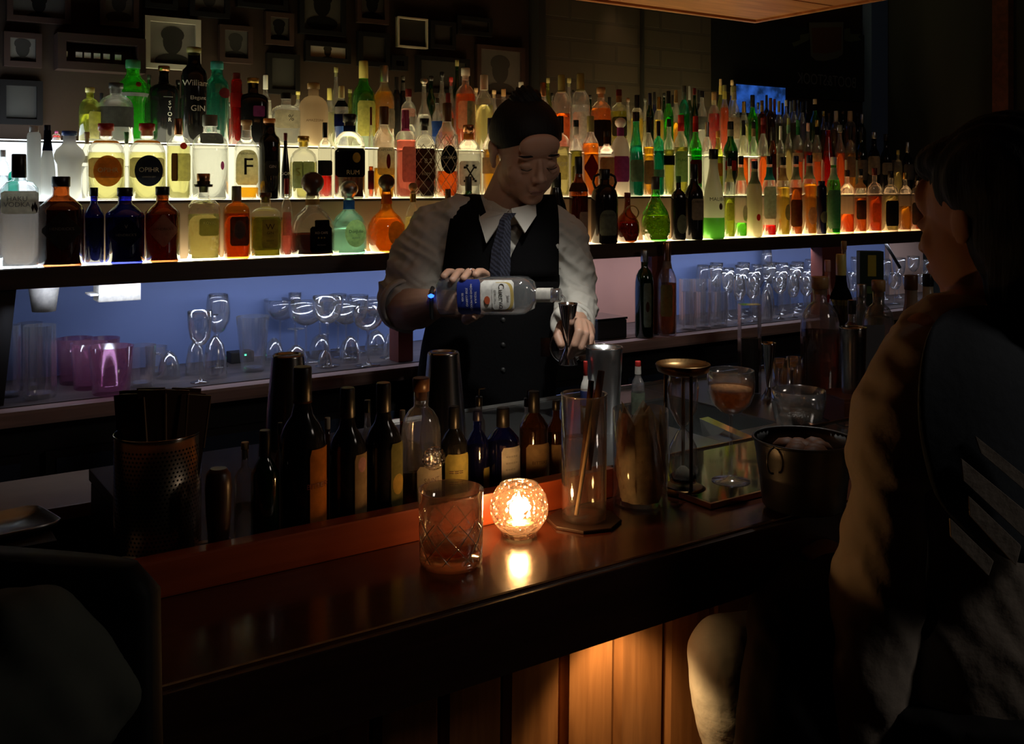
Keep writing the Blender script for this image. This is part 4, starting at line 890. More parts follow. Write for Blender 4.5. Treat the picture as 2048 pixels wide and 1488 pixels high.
# tongued boards of the front, 9.5 cm each, raked a little
x = .30; n = 0
pitch = .0975; x0b = on_y(1230, 1300, 1.13).x
k = -11
while x0b+k*pitch < BXR-.1:
    xa = x0b+k*pitch+.002; xb = xa+pitch-.004
    bm = bmesh.new()
    vs = [(xa, 1.150, .06), (xa+.008, 1.140, .06), (xb-.008, 1.140, .06), (xb, 1.150, .06), (xb, 1.165, .06), (xa, 1.165, .06)]
    up = [(x_, y_-.018, ZB-.089) for x_, y_, z_ in vs]
    from_py('front_board', vs+up, [(i, (i+1) % 6, 6+(i+1) % 6, 6+i) for i in range(6)]+[(5, 4, 3, 2, 1, 0), (6, 7, 8, 9, 10, 11)], M_panel, bar, False)
    k += 1
box('board_backing', BXL, BXR, 1.166, 1.19, .05, ZB-.088, pbr('groove_dark', (.02, .008, .003), .7), bar)
# foot rail lamp housing under the top
pl = on_y(1262, 1235, 1.06)
t = root('under_bar_lamp', (pl.x, pl.y, ZB-.0905), 'small round lamp fixed under the bar top lighting the boards', 'lamp')
lathe('housing', [(.020, -.010), (.022, 0)], M_black, t, 20); lathe('lens', [(.014, -.0115), (.015, -.0102)], glow('puck_glow', (1, .62, .28), 14), t, 20)

# ---- steel worktop behind the bar
wt = root('steel_worktop', (0, 0, 0), 'brushed steel worktop with a sink tray behind the bar', 'worktop')
wa, wb = on_z(835, 886, ZW).x, 3.2
box('dark_top', .36, wa-.002, 1.31, 1.86, ZW-.02, ZW, pbr('rubber_top', (.05, .045, .04), .6), wt, .002); box('dark_carcass', .36, wa-.002, 1.33, 1.84, .1, ZW-.021, M_black, wt)
s0, s1 = on_z(1330, 850, ZW).x, on_z(1500, 830, ZW).x
sy0, sy1 = 1.42, 1.74
box('top', wa, s0, 1.31, 1.86, ZW-.02, ZW, M_steel, wt, .002)
box('top', s1, wb, 1.31, 1.86, ZW-.02, ZW, M_steel, wt, .002)
box('top', s0+.001, s1-.001, 1.31, sy0, ZW-.02, ZW, M_steel, wt, .002); box('top', s0+.001, s1-.001, sy1, 1.86, ZW-.02, ZW, M_steel, wt, .002)
box('back_lip', wa, wb, 1.862, 1.868, ZW-.04, ZW+.008, M_chrome, wt)
bm = bmesh.new(); box_bm(bm, s0, s1, sy0+.001, sy1-.001, ZW-.14, ZW-.136); box_bm(bm, s0, s0+.003, sy0+.001, sy1-.001, ZW-.136, ZW-.004); box_bm(bm, s1-.003, s1, sy0+.001, sy1-.001, ZW-.136, ZW-.004)
box_bm(bm, s0+.003, s1-.003, sy0+.001, sy0+.004, ZW-.136, ZW-.004); box_bm(bm, s0+.003, s1-.003, sy1-.004, sy1-.001, ZW-.136, ZW-.004); from_bm('sink_tray', bm, M_steel, wt)
box('carcass', wa, wb, 1.33, 1.84, .1, ZW-.16, M_black, wt)
p = on_z(1500, 870, ZW)
# pale station board at the left end of the bar
lb = root('station_shelf', (0, 0, 0), 'worn pale work board behind the left end of the bar', 'shelf')
box('board', -.75, .72, 1.915, 2.14, .93, .955, pbr('worn_board', (.34, .27, .20), .4, noise_amt=.15), lb, .003)
box('board_support', -.74, .71, 1.935, 1.955, .05, .929, M_black, lb)
# upright steel divider standing in the sink
p = on_z(1478, 868, ZW)
t = root('steel_divider', (p.x, p.y, ZW-.1355), 'bright bent steel divider standing in the sink tray', 'divider')
vs = [(-.01, -.07, 0), (.0, .07, 0), (.02, .075, 0), (.012, -.07, 0), (-.05, -.07, .145), (-.03, .08, .155), (-.005, .08, .155), (-.025, -.07, .145)]
from_py('steel_sheet', vs, [(0, 1, 5, 4), (1, 2, 6, 5), (2, 3, 7, 6), (3, 0, 4, 7), (4, 5, 6, 7), (3, 2, 1, 0)], M_chrome, t, False)

# ================================================================== things on the bar
M_clear = thin_glass('clear_glass', haze=.03)
M_rim = thin_glass('clear_glass_bright', edge=.95, base=.13, power=1.8, rough=.12, haze=.05)
M_solidg = thin_glass('heavy_cut_glass', (.97, .96, .94), edge=.9, base=.12, power=2.0, rough=.05, haze=.03, bend=.2)
def spot_on(v, u, z=ZB): p = on_z(u, v, z); return (p.x, p.y, z)
# cut crystal rocks glass
loc = spot_on(1127, 902); t = root('rocks_glass', loc, 'diamond-cut crystal rocks glass nearest on the bar, left of the candle', 'glass', .2)
dd = d_on_z(1127, ZB); Rg = 131*dd/F/2; Hg = .090*Rg/.0410*1.04
vs, fs = [], []; S = 120; ZN = 44
for i in range(ZN+1):
    z = Hg*i/ZN
    for j in range(S):
        a = 2*PI*j/S; r = Rg*(.955+.045*i/ZN)
        if z < .004: r -= .004-z
        if .010 < z < Hg*.66:
            kk = 9; q1 = (a*kk/(2*PI)+z/.031) % 1; q2 = (a*kk/(2*PI)-z/.031) % 1
            g = max(0, 1-min(q1, 1-q1)*6)+max(0, 1-min(q2, 1-q2)*6); r -= min(g, 1)*.0026
        elif z < .010: r -= .0008*(math.cos(a*30)*.5+.5)
        vs.append((r*math.cos(a), r*math.sin(a), z))
b0 = len(vs)
inner = [(Rg-.0022, Hg), (Rg-.004, Hg*.6), (Rg-.006, .020), (Rg-.012, .0155), (.004, .0150)]
for r, z in inner:
    for j in range(S): a = 2*PI*j/S; vs.append((r*math.cos(a), r*math.sin(a), z))
NR = ZN+1+len(inner)
for i in range(NR-1):
    for j in range(S): j2 = (j+1) % S; fs.append((i*S+j, i*S+j2, (i+1)*S+j2, (i+1)*S+j))
fs.append(tuple(reversed(range(S)))); fs.append(tuple((NR-1)*S+j for j in range(S)))
from_py('cut_glass_body', vs, fs, M_solidg, t)
vs, fs = [], []
for sg_ in (1, -1):
    for k in range(9):
        pts = []
        for i in range(15):
            z = .010+(Hg*.64-.010)*i/14; a = 2*PI*k/9+sg_*2*PI/9*z/.031; r = Rg*(.955+.045*z/Hg)-.0006
            pts.append((r*math.cos(a), r*math.sin(a), z))
        tube_data(pts, .00065, 5, False, vs, fs)
from_py('cut_lines', vs, fs, thin_glass('frosted_cut', (.9, .9, .9), .9, .30, 1.5, .15, haze=.55, haze_col=(.95, .90, .80)), t)
lathe('thick_base', [(.002, .0005), (Rg*.93, .001), (Rg*.945, .010), (.002, .0145)], thin_glass('base_glass', (1, .9, .75), .9, .22, 1.5, .10, haze=.15, haze_col=(1, .62, .30)), t, 40)
lathe('drink', [(.002, .0152), (Rg-.012, .0157), (Rg-.0064, .0205), (Rg-.0064, .026), (.002, .0262)], thin_glass('amber_drink', (.85, .42, .14), .4, .08, 2, .08, haze=.35, haze_col=(.95, .42, .10)), t, 40)
# crackled glass candle holder
loc = spot_on(1071, 1038); t = root('candle_holder', loc, 'round crackled glass candle holder with a lit candle, on the bar', 'candle holder')
dd = d_on_z(1071, ZB); Rc = 117*dd/F/2
pr = [(Rc*.50, 0), (Rc*.62, .002)]+[(Rc*math.cos(a), Rc*.98+Rc*1.0*math.sin(a)) for a in [math.radians(q) for q in (-50, -38, -25, -12, 0, 12, 25, 36, 44, 50)]]
M_crack = thin_glass('crackled_glass', (1, .93, .85), .75, .08, 1.8, .12, bump=1.0, bump_scale=110, haze=.07, haze_col=(1, .66, .50), bump_dist=.006, bend=.6)
vs, fs = lathe_data(pr, 72, close=False)
def crk(v):
    c = Vector(v); q = noise.voronoi(c*130)[0]; return c*(1+.035*(q[0]-.4)) if 0 else c+Vector((c.x, c.y, 0)).normalized()*(.0022*(q[1]-q[0]-.3))
from_py('crackled_bowl', [crk(v) for v in vs], fs, M_crack, t)
fs2 = list(range(72)); 
lathe('bowl_base', [(Rc*.50, .0005), (Rc*.50, .006)], thin_glass('clear_glass'), t, 36)
tube('bowl_rim', [(pr[-1][0]*math.cos(2*PI*i/48), pr[-1][0]*math.sin(2*PI*i/48), pr[-1][1]) for i in range(48)], .0011, M_rim, t, 6, True)
cn_ = root('tealight_candle', (loc[0], loc[1], ZB+.0065), 'small burning tealight inside the crackled glass holder', 'candle')
lathe('metal_cup', [(.0175, 0), (.019, .001), (.019, .013), (.0182, .013)], M_chrome, cn_, 28, close=False)
lathe('wax', [(.018, .001), (.018, .011), (.001, .0105)], pbr('hot_wax', (.9, .75, .5), .5, emit=(1, .5, .15), emit_s=1.2, sss=.3), cn_, 28)
tube('wick', [(0, 0, .0105), (.0005, 0, .017)], .0006, M_black, cn_, 6)
lathe('flame', [(.0006, .013), (.0052, .019), (.0068, .026), (.0050, .036), (.0022, .046), (.0003, .052)], glow('flame', (1, .66, .28), 130), cn_, 16)
light('candle_light', 'POINT', (loc[0], loc[1], ZB+.038), 2.7, (1, .50, .17), .012)
# tall straight glass with picks on its octagonal coaster
cx, cy, _ = spot_on(1043, 1168); t = root('coaster', (cx, cy, ZB), 'dark octagonal coaster under the tall straight glass', 'coaster', .5)
lathe('coaster_body', [(.052, 0), (.053, .001), (.053, .0035), (.052, .0045)], pbr('coaster_dark', (.035, .018, .013), .4), t, 8, smooth=False)
def glass_shell(name, outer, t, mat=None, thick=.0015, seg=36, base=.004):
    """outer wall, inner wall, joined at the rim"""
    inn = [(max(r-thick, .001), max(z, base)) for r, z in reversed(outer)]
    return lathe(name, outer+inn, mat or M_clear, t, seg)
t = root('tall_glass', (cx, cy, ZB+.0048), 'tall straight glass of water with wooden stirrers, on the coaster', 'glass')
dd = d_on_z(1043, ZB); Rt = 92*dd/F/2; Ht = 248*dd/F
glass_shell('glass_wall', [(Rt*.93, 0), (Rt*.96, .003), (Rt*.97, .02), (Rt, Ht)], t, thin_glass('tall_wall', edge=.9, base=.07, power=2.0, rough=.06, haze=.03))
lathe('water', [(Rt*.88, .008), (Rt*.95, .02), (Rt*.965, Ht*.64), (.001, Ht*.64)], thin_glass('still_water', (.97, .96, .93), .6, .06, 2.0, .05, haze=.02), t, 32)
tube('rim', [(Rt*math.cos(2*PI*i/48), Rt*math.sin(2*PI*i/48), Ht) for i in range(48)], .0011, M_rim, t, 6, True)
M_stick = wood('stirrer_wood', (.45, .30, .16), (.62, .44, .26), .6)
M_cinn = wood('cinnamon', (.08, .028, .014), (.14, .05, .022), .7)
for (xa, ya, za, xb, yb, zb, r, m, lab) in [(-.020, -.008, .004, .026, .006, Ht*.95, .0028, M_stick, 'pale straight wooden stirrer leaning across the tall glass of water'),
                                         (.010, .004, .06, .028, -.004, Ht*1.14, .0050, M_cinn, 'dark brown cinnamon stick, topmost of those in the tall glass'),
                                         (.004, .010, .05, .021, .010, Ht*1.05, .0042, M_cinn, 'shorter brown cinnamon stick in the tall glass')]:
    o = tube('stirrer', [(cx+xa+(xb-xa)*q, cy+ya+(yb-ya)*q, ZB+.0048+za+.006+(zb-za)*q) for q in (0, .25, .5, .75, 1)], r, m); tag(o, lab, 'stirrer')
# napkin glass: wide tumbler full of pointed cream napkins
cx, cy, _ = spot_on(1008, 1281); t = root('napkin_glass', (cx, cy, ZB), 'wide clear tumbler packed with folded cream napkins, right of the coaster', 'glass')
dd = d_on_z(1008, ZB); Rn = 112*dd/F/2; Hn = 190*dd/F
glass_shell('glass_wall', [(Rn*.93, 0), (Rn*.97, .004), (Rn, Hn)], t, M_clear)
M_nap = label_mat('cream_napkin', (.88, .78, .58), .35)
M_napd = label_mat('tan_napkin', (.70, .56, .38), .3)
for k in range(6):
    a0 = (-3.35, -2.8, -2.25, -1.65, -1.05, 1.0)[k]; vs, fs = [], []
    rr = Rn*(.90-.05*(k % 3)); hh = Hn*(.98+.06*((k*5) % 4)/3)
    for i in range(13):
        q = i/12; a = a0+(q-.5)*1.7; e = 1-abs(q-.5)*2
        pk = .62+.38*e if k % 2 == 0 else .80+.20*(1-abs((q*1.5) % 1-.5)*2)
        for j in range(7):
            z = .008+(hh*pk)*j/6; r = rr*(.80+.20*min(1, j/2.5))*(1-.1*e*(j/6)); wv = .0015*math.sin(j*2.1+i*1.3+k)
            vs.append(((r+wv)*math.cos(a)*.98, (r+wv)*math.sin(a)*.98, z))
    for i in range(12):
        for j in range(6): b = i*7+j; fs.append((b, b+7, b+8, b+1))
    o = from_py('folded_napkin', [(v[0]+cx, v[1]+cy, v[2]+ZB) for v in vs], fs, M_nap if k != 1 else M_napd)
    tag(o, ['cream napkin cone at the back left of the napkin glass', 'tan folded napkin facing the candle in the napkin glass', 'cream napkin with a high point at front of the napkin glass', 'cream napkin with torn-looking edge in the napkin glass', 'cream napkin standing tallest in the napkin glass', 'cream napkin tucked in the far side of the napkin glass'][k], 'napkin', 'napkins in the tumbler')
# hourglass in its brass stand
cx, cy, _ = spot_on(983, 1366); dd = d_on_z(983, ZB); q = dd/F
t = root('hourglass', (cx, cy, ZB), 'tall hourglass in a dark brass stand with dish-shaped top', 'hourglass', .2)
M_brass = pbr('dark_brass', (.24, .14, .05), .3, 1)
Hh = 254*q; Rh = 55*q
lathe('base_plate', [(Rh*.80, 0), (Rh*.82, .006), (Rh*.7, .009)], M_brass, t, 32)
lathe('top_dish', [(Rh*.55, Hh-.016), (Rh*.92, Hh-.010), (Rh, Hh), (Rh*.97, Hh+.002), (Rh*.85, Hh-.004), (.001, Hh-.007)], M_brass, t, 40)
for a in (.6, 2.5, 4.2): tube('rod', [(Rh*.66*math.cos(a), Rh*.66*math.sin(a), .006), (Rh*.66*math.cos(a), Rh*.66*math.sin(a), Hh-.010)], .0028, M_brass, t, 8)
bulbp = [(.004, .010), (Rh*.48, .016), (Rh*.56, Hh*.20), (Rh*.50, Hh*.36), (Rh*.22, Hh*.47), (.0035, Hh*.505), (Rh*.22, Hh*.54), (Rh*.52, Hh*.66), (Rh*.58, Hh*.82), (Rh*.48, Hh*.93), (.004, Hh*.94)]
lathe('glass_bulb', refine(bulbp), M_rim, t, 32)
lathe('sand', [(.002, .012), (Rh*.45, .018), (Rh*.50, Hh*.12), (.004, Hh*.20)], pbr('hour_sand', (.16, .14, .10), .9), t, 24)
# black glossy tray and the coupe of orange cocktail on it
pa, pb_ = on_z(1360, 1002, ZB), on_z(1520, 1027, ZB)
t = root('black_tray', (0, 0, ZB), 'glossy black bar tray under the orange cocktail and the bucket', 'tray')
tx0, tx1, ty0, ty1 = on_z(1385, 1004, ZB).x, 1.98, 1.055, 1.285
box('tray_body', tx0, tx1, ty0, ty1, .0003, .006, pbr('black_gloss', (.012, .012, .010), .08, coat=.5), t, .002)
bm = bmesh.new(); box_bm(bm, tx0, tx1, ty0-.004, ty0, .001, .009); box_bm(bm, tx0, tx1, ty1, ty1+.004, .001, .009); box_bm(bm, tx0-.004, tx0, ty0-.004, ty1+.004, .001, .009)
from_bm('tray_rim', bm, pbr('copper_edge', (.6, .32, .2), .25, 1), t)
def stem_glass(t, R, H, bowl, mat=None, liq=None, fill=.5, seg=32):
    """bowl: 'coupe', 'martini', 'wine', 'flute', 'tulip'"""
    mat = mat or M_rim
    B = dict(coupe=[(.10, .60), (.45, .63), (.80, .70), (.97, .80), (1, .90), (.96, 1)], martini=[(.06, .56), (.30, .66), (.62, .80), (.97, .955), (1, 1)], wine=[(.10, .45), (.55, .50), (.92, .62), (1, .74), (.92, .90), (.80, 1)],
             flute=[(.12, .35), (.6, .45), (.95, .65), (1, .8), (.9, 1)], tulip=[(.10, .42), (.5, .47), (.85, .56), (.95, .70), (.96, .85), (1.0, 1)], nick=[(.08, .50), (.45, .54), (.80, .62), (.97, .76), (1, .88), (1.02, 1)])[bowl]
    z0 = B[0][1]*H
    foot = [(R*.78, 0), (R*.80, .001), (R*.30, .0035), (.0040, .010), (.0028, .02), (.0028, z0-.006)]
    outer = foot+refine([(r*R, z*H) for r, z in B])
    inner = [(max(r*R-.0016, .001), z*H+(.004 if i == 0 else 0)) for i, (r, z) in enumerate(B)]
    lathe('glass_body', outer+list(reversed(inner)), mat, t, seg)
    if liq:
        zt = z0+(H-z0)*fill; li = [(r-.0012, z) for r, z in inner if z < zt]+[(prof_at(inner, zt)-.0012, zt), (.001, zt)]
        lathe('drink', li, liq, t, seg)
cx, cy, _ = spot_on(962, 1462, ZB+.0062); dd = d_on_z(962, ZB+.006); q = dd/F
t = root('coupe_glass', (cx, cy, ZB+.0062), 'coupe glass of cloudy orange cocktail standing on the black tray', 'glass')
M_cocktail = label_mat('orange_cocktail', (.90, .45, .18), .5)
stem_glass(t, 47.5*q, 222*q, 'coupe', liq=M_cocktail, fill=.62, seg=44)
# dark metal bucket
cx, cy = on_z(1607, 1010, ZB+.006).x, on_z(1607, 1010, ZB+.006).y; dd = Vector((cx, cy)).dot(Vector((SN, CS))); q = dd/F
t = root('metal_bucket', (cx, cy, ZB+.0064), 'dark galvanised bucket with ring handle at right on the tray', 'bucket', .1)
M_bucket = pbr('dark_zinc', (.10, .10, .10), .42, 1)
Hk = 132*q; Rk = 98*q
lathe('bucket_wall', [(Rk*.80, 0), (Rk*.82, .002), (Rk*.885, Hk*.45), (Rk*.895, Hk*.47), (Rk*.895, Hk*.49), (Rk*.95, Hk*.80), (Rk, Hk), (Rk*.985, Hk+.002), (Rk*.93, Hk*.8), (Rk*.80, .005), (.002, .004)], M_bucket, t, 48)
tube('rolled_rim', [(Rk*math.cos(2*PI*i/48), Rk*math.sin(2*PI*i/48), Hk) for i in range(48)], .0022, M_bucket, t, 6, True)
tube('ring_handle', [(-Rk*1.0-.002-.014*abs(math.sin(a)), 0, Hk*.80+.018*math.cos(a)) for a in [PI*i/12 for i in range(13)]], .0016, M_bucket, t, 6)
for k in range(9):
    a = k*2.4; rr = .0115*math.sqrt(k)
    vs, fs = lathe_data([(.004, 0), (.017, .006), (.021, .014), (.016, .024), (.005, .030)], 12, 3.2)
    o = from_py('wrapped_snack', [((v[0])*1.0, v[1], v[2]) for v in vs], fs, pbr('snack_brown', (.18, .07, .03), .6)); o.location = (cx+rr*math.cos(a), cy+rr*math.sin(a), ZB+.0064+Hk*.66)
    o.rotation_euler = (.4*math.sin(k), .5*math.cos(k*2), k)
    tag(o, 'brown wrapped snack lying in the dark bucket', 'snack', 'wrapped snacks in the bucket')
lathe('inner_tray', [(Rk*.90, Hk*.63), (.002, Hk*.635)], M_bucket, t, 40)
# glass bowl with dark contents behind the bucket, and the copper lidded box beside it
cx, cy, _ = spot_on(868, 1597, ZW); q = d_on_z(868, ZW)/F
t = root('glass_bowl', (cx, cy, ZW), 'footed clear glass bowl with dark garnish behind the bucket', 'bowl')
glass_shell('bowl_wall', [(34*q, 0), (36*q, .003), (47*q, .03), (54*q, .065), (53*q, .088)], t, M_rim)
lathe('garnish', [(32*q, .008), (45*q, .035), (44*q, .045), (.002, .050)], pbr('dark_olives', (.03, .02, .012), .35, bump=1, bump_scale=120), t, 28)
cx, cy, _ = spot_on(838, 1722, ZW)
t = root('copper_box', (cx, cy, ZW+.001), 'low dark copper box right of the glass bowl', 'box', -.3)
box('box_body', -.075, .075, -.05, .05, 0, .05, pbr('dull_copper', (.20, .07, .03), .4, .6), t, .003); box('lid', -.077, .077, -.052, .052, .0505, .056, pbr('dull_copper', (.20, .07, .03), .4, .6), t, .001)

# perforated steel can with dark paper sleeves
cx, cy = on_z(316, 1102, ZB).x, on_z(316, 1102, ZB).y; cy = max(cy, 1.2045+.0585); dd = cx*SN+cy*CS; q = dd/F
m, N, L = nt('perforated_steel'); bs_ = N['Principled BSDF']; bs_.inputs['Metallic'].default_value = 1; bs_.inputs['Base Color'].default_value = (.62, .50, .36, 1); bs_.inputs['Roughness'].default_value = .25
tc = N.new('ShaderNodeTexCoord'); sx = N.new('ShaderNodeSeparateXYZ'); L.new(tc.outputs['Object'], sx.inputs[0])
def mth(op, a, b_=None, c=None):
    n = N.new('ShaderNodeMath'); n.operation = op
    for i, v in enumerate((a, b_, c)):
        if v is None: continue
        if isinstance(v, (int, float)): n.inputs[i].default_value = v
        else: L.new(v, n.inputs[i])
    return n.outputs[0]
an = mth('ARCTAN2', sx.outputs[1], sx.outputs[0]); ua = mth('MULTIPLY', an, 64/(2*PI)); va = mth('MULTIPLY', sx.outputs[2], 190)
row = mth('MODULO', mth('FLOOR', va), 2); ua2 = mth('ADD', ua, mth('MULTIPLY', row, .5))
fu = mth('SUBTRACT', mth('FRACT', mth('ADD', ua2, 100)), .5); fv = mth('SUBTRACT', mth('FRACT', va), .5)
ds = mth('SQRT', mth('ADD', mth('MULTIPLY', fu, fu), mth('MULTIPLY', fv, fv))); hole = mth('LESS_THAN', ds, .26)
zr = mth('MULTIPLY', mth('GREATER_THAN', sx.outputs[2], .012), mth('LESS_THAN', sx.outputs[2], .142)); hole = mth('MULTIPLY', hole, zr)
tr = N.new('ShaderNodeBsdfTransparent'); mx = N.new('ShaderNodeMixShader'); L.new(hole, mx.inputs[0]); L.new(bs_.outputs[0], mx.inputs[1]); L.new(tr.outputs[0], mx.inputs[2]); L.new(mx.outputs[0], N['Material Output'].inputs[0])
M_perf = m
t = root('perforated_can', (cx, cy, ZB), 'tall perforated steel can holding a fan of dark sleeves', 'can')
Rp = 83*q; Hp = 238*q
lathe('can_wall', [(Rp, .001), (Rp, Hp), (Rp-.0012, Hp), (Rp-.0012, .001)], M_perf, t, 64, close=False)
lathe('can_base', [(Rp-.0015, 0), (Rp-.0015, .004)], M_dsteel, t, 48)
tube('can_rim', [(Rp*math.cos(2*PI*i/64), Rp*math.sin(2*PI*i/64), Hp) for i in range(64)], .0012, M_chrome, t, 6, True)
lathe('can_liner', [(Rp-.004, .005), (Rp-.004, Hp*.96)], pbr('liner_black', (.01, .008, .006), .6), t, 40, close=False)
M_slv = pbr('brown_sleeve', (.09, .042, .02), .55, noise_amt=.2); M_slv2 = pbr('brown_sleeve_edge', (.30, .17, .09), .5)
rt = Vector((CS, -SN)); fw = Vector((SN, CS))
for k in range(12):
    s = -1+2*k/11; lean = s*.13
    bx = cx+rt.x*s*Rp*.60+fw.x*.010*math.sin(k*2.2); by = cy+rt.y*s*Rp*.60+fw.y*.010*math.sin(k*2.2)
    t = root('paper_sleeve', (bx, by, ZB+.055), None, 'sleeve', -YAW, 'paper sleeves in the perforated can')
    w_ = .016; h_ = Hp-.055+(88-10*abs(s-.1)**2)*q*(.96+.04*math.sin(k*1.7))
    bm = bmesh.new(); box_bm(bm, -w_, w_, -.0022-.001*(k % 2), .0022, 0, h_)
    for v in bm.verts: v.co.x *= 1+.15*v.co.z/h_
    o = from_bm('sleeve_body', bm, M_slv, t); box('folded_edge', w_*1.09, w_*1.09+.0016, -.0040, .0018, h_*.55, h_*.97, M_slv2, o)
    t.rotation_euler = (-.06+.02*(k % 3), lean, -YAW+.35*s); t['label'] = 'dark brown paper sleeve fanned out of the perforated steel can'
# muddler
def bar_spot(u, Y, z=ZB):
    p = on_y(u, 0, Y); return p.x, Y, z
x_, y_, z_ = bar_spot(437, 1.245); q = d_on_y(437, 1.245)/F
t = root('muddler', (x_, y_, ZB), 'dark turned wooden muddler standing beside the perforated can', 'muddler')
Hm = 192*q
lathe('muddler_body', [(.012, 0), (.0145, .006), (.012, Hm*.12), (.013, Hm*.3), (.0155, Hm*.55), (.0165, Hm*.80), (.015, Hm*.94), (.010, Hm)], wood('muddler_wood', (.03, .012, .008), (.055, .022, .014), .35), t, 24)
tube('metal_foot', [(.022*math.cos(a)-.02, -.022*abs(math.sin(a))*.3, .004) for a in [2*PI*i/16 for i in range(16)]], .0022, M_chrome, t, 6, True)

# ---- bottles in the gutter behind the curb
GY = 1.248
def gb(u, vtop, w, Y, shape, glass, liq, fill, cap, label, name='bitters_bottle', cat='bottle', z=ZB, grp='bottles lined up behind the bar curb', rzk=.5, **k):
    d = d_on_y(u, Y); p = at(u, vtop, d); H = p.z-z
    t = root(name, (p.x, Y, z), label, cat, -math.atan2(p.x, p.y)*rzk, grp)
    bottle_parts(t, w*d/F/2, H, shape, glass, liq, fill, cap, k.pop('lab', None), **k); return t
def orange_foil(n, c): 
    if n not in MC: pbr(n, c, .28, .8)
    return MC[n]
gb(490, 884, 42, GY+.01, 'broad', 'clear', 'water', .45, 'cork', 'plain clear bottle with a cork, between muddler and green bottle', capk='cork')
gb(530, 860, 56, GY-.005, 'apoth', 'dgreen', 'dgreen', .6, 'black', 'dark green flask-shaped bottle left of the copper labelled black bottle', capk='long')
gb(605, 733, 92, GY, 'wine', 'solid_black', None, 0, 'black', 'tallest black bottle behind the curb, copper foil side label', lab=[('rect', 'orange', .62, .33, .50, .46)], capk='long', neck=(.80, .86, 'brown'), text=[('BITTERS', 'dkred', .52, .36, .040)])
gb(695, 775, 74, GY, 'wine', 'solid_black', None, 0, 'black', 'black bottle with bronze label, second of the tall black ones', lab=[('rect', 'tan', .62, .36, .44, .42), ('circle', 'pink', .62, .50, .26, .10)], capk='long')
gb(767, 765, 74, GY+.005, 'wine', 'solid_black', None, 0, 'black', 'black bottle with olive label and gold round badge', lab=[('rect', 'olive', .62, .38, .44, .44), ('circle', 'gold', .62, .32, .36, .14)], capk='long')
gb(842, 755, 80, GY+.012, 'dome', 'clear', 'brown', .30, 'brown', 'clear shouldered bottle with glass medallion over a cream label', lab=[('rect', 'cream', .30, .23, .74, .34)], capk='cork', text=[('SAINT', 'brown', .30, .30, .045), ('BITTERS', 'brown', .30, .22, .035)],
   extra=lambda t, s, hw, H: lathe('medallion', [(.002, 0), (.016, .001), (.017, .003), (.012, .005), (.002, .0055)], thin_glass('medallion_glass', edge=.9, base=.2, bump=1, bump_scale=300), t, 24).__setattr__('matrix_local', Matrix.Translation(s(.35*hw, .46*H, .003))@Matrix.Rotation(PI/2, 4, 'X')))
gb(908, 812, 54, GY+.01, 'apoth', 'solid_black', None, 0, 'black', 'small black bottle with mustard yellow wrapped label behind the crystal glass', lab=[('rect', 'yellow', .1, .32, .95, .50)], text=[('===', 'brown', -.1, .40, .08), ('===', 'brown', -.1, .30, .08)], capk='long')
gb(955, 820, 46, GY+.028, 'apoth', 'blue', 'navy', .6, 'navy', 'cobalt blue dropper bottle behind the candle and crystal glass', capk='screw', lab=[('rect', 'yellow', .6, .22, .35, .34)])
gb(1006, 815, 66, GY+.02, 'apoth', 'blue', 'navy', .6, 'black', 'cobalt blue bottle with white ingredient label and barcode', lab=[('rect', 'white', .28, .34, .66, .52)], capk='long', text=[('=====', 'grey', .25, .50, .05), ('=====', 'grey', .25, .43, .05), ('====', 'grey', .15, .36, .05), ('IIIII', 'black', .52, .24, .09)])
gb(1068, 782, 58, GY+.022, 'apoth', 'brown', 'brown', .6, 'black', 'amber dropper bottle with stained cream label, directly above the candle', lab=[('rect', 'tan', .1, .30, .88, .40)], capk='long', text=[('BITTERS', 'brown', .1, .32, .045)])
gb(1112, 800, 40, GY+.03, 'apoth', 'brown', 'brown', .6, 'black', 'amber bottle with tan label left of the tall glass of water', lab=[('rect', 'tan', -.1, .32, .8, .36)], capk='screw')
gb(962, 790, 30, 1.275, 'slim', 'clear', 'brown', .5, 'black', 'clear dropper bottle with black pump between the blue bottles', capk='long', lab=[('band', 'cream', 0, .55, 1, .1)]) if 0 else None
for u, v, lab in ((958, 775, 'thin clear pump bottle standing behind the cobalt dropper bottle'), (1055, 778, 'thin clear pump bottle standing behind the amber dropper bottle')):
    t = gb(u, v+18, 26, 1.345, 'tall', 'clear', 'brown', .45, 'black', lab, 'pump_bottle', z=ZW, grp='pump bottles behind the bitters', capk='screw')
    H_ = at(u, v+18, d_on_y(u, 1.345)).z-ZW; tube('pump_nozzle', [(0, 0, H_), (0, 0, H_+.012), (.008, -.006, H_+.014)], .0015, M_black, t, 6)
for u, v, w, lab in ((655, 835, 26, 'small black capped bottle tucked behind the two tallest black bottles'), (735, 800, 30, 'clear cruet peeking between two black bottles'), (805, 820, 26, 'small cream capped bottle behind the badge bottle'), (560, 845, 22, 'slim dark bottle behind the green flask')):
    gb(u, v, w, 1.352, 'slim', 'clear' if 'clear' in lab else 'brown', 'brown', .5, 'cream' if 'cream' in lab or 655 == u else 'black', lab, z=ZW, grp='small bottles behind the bitters', capk='screw')

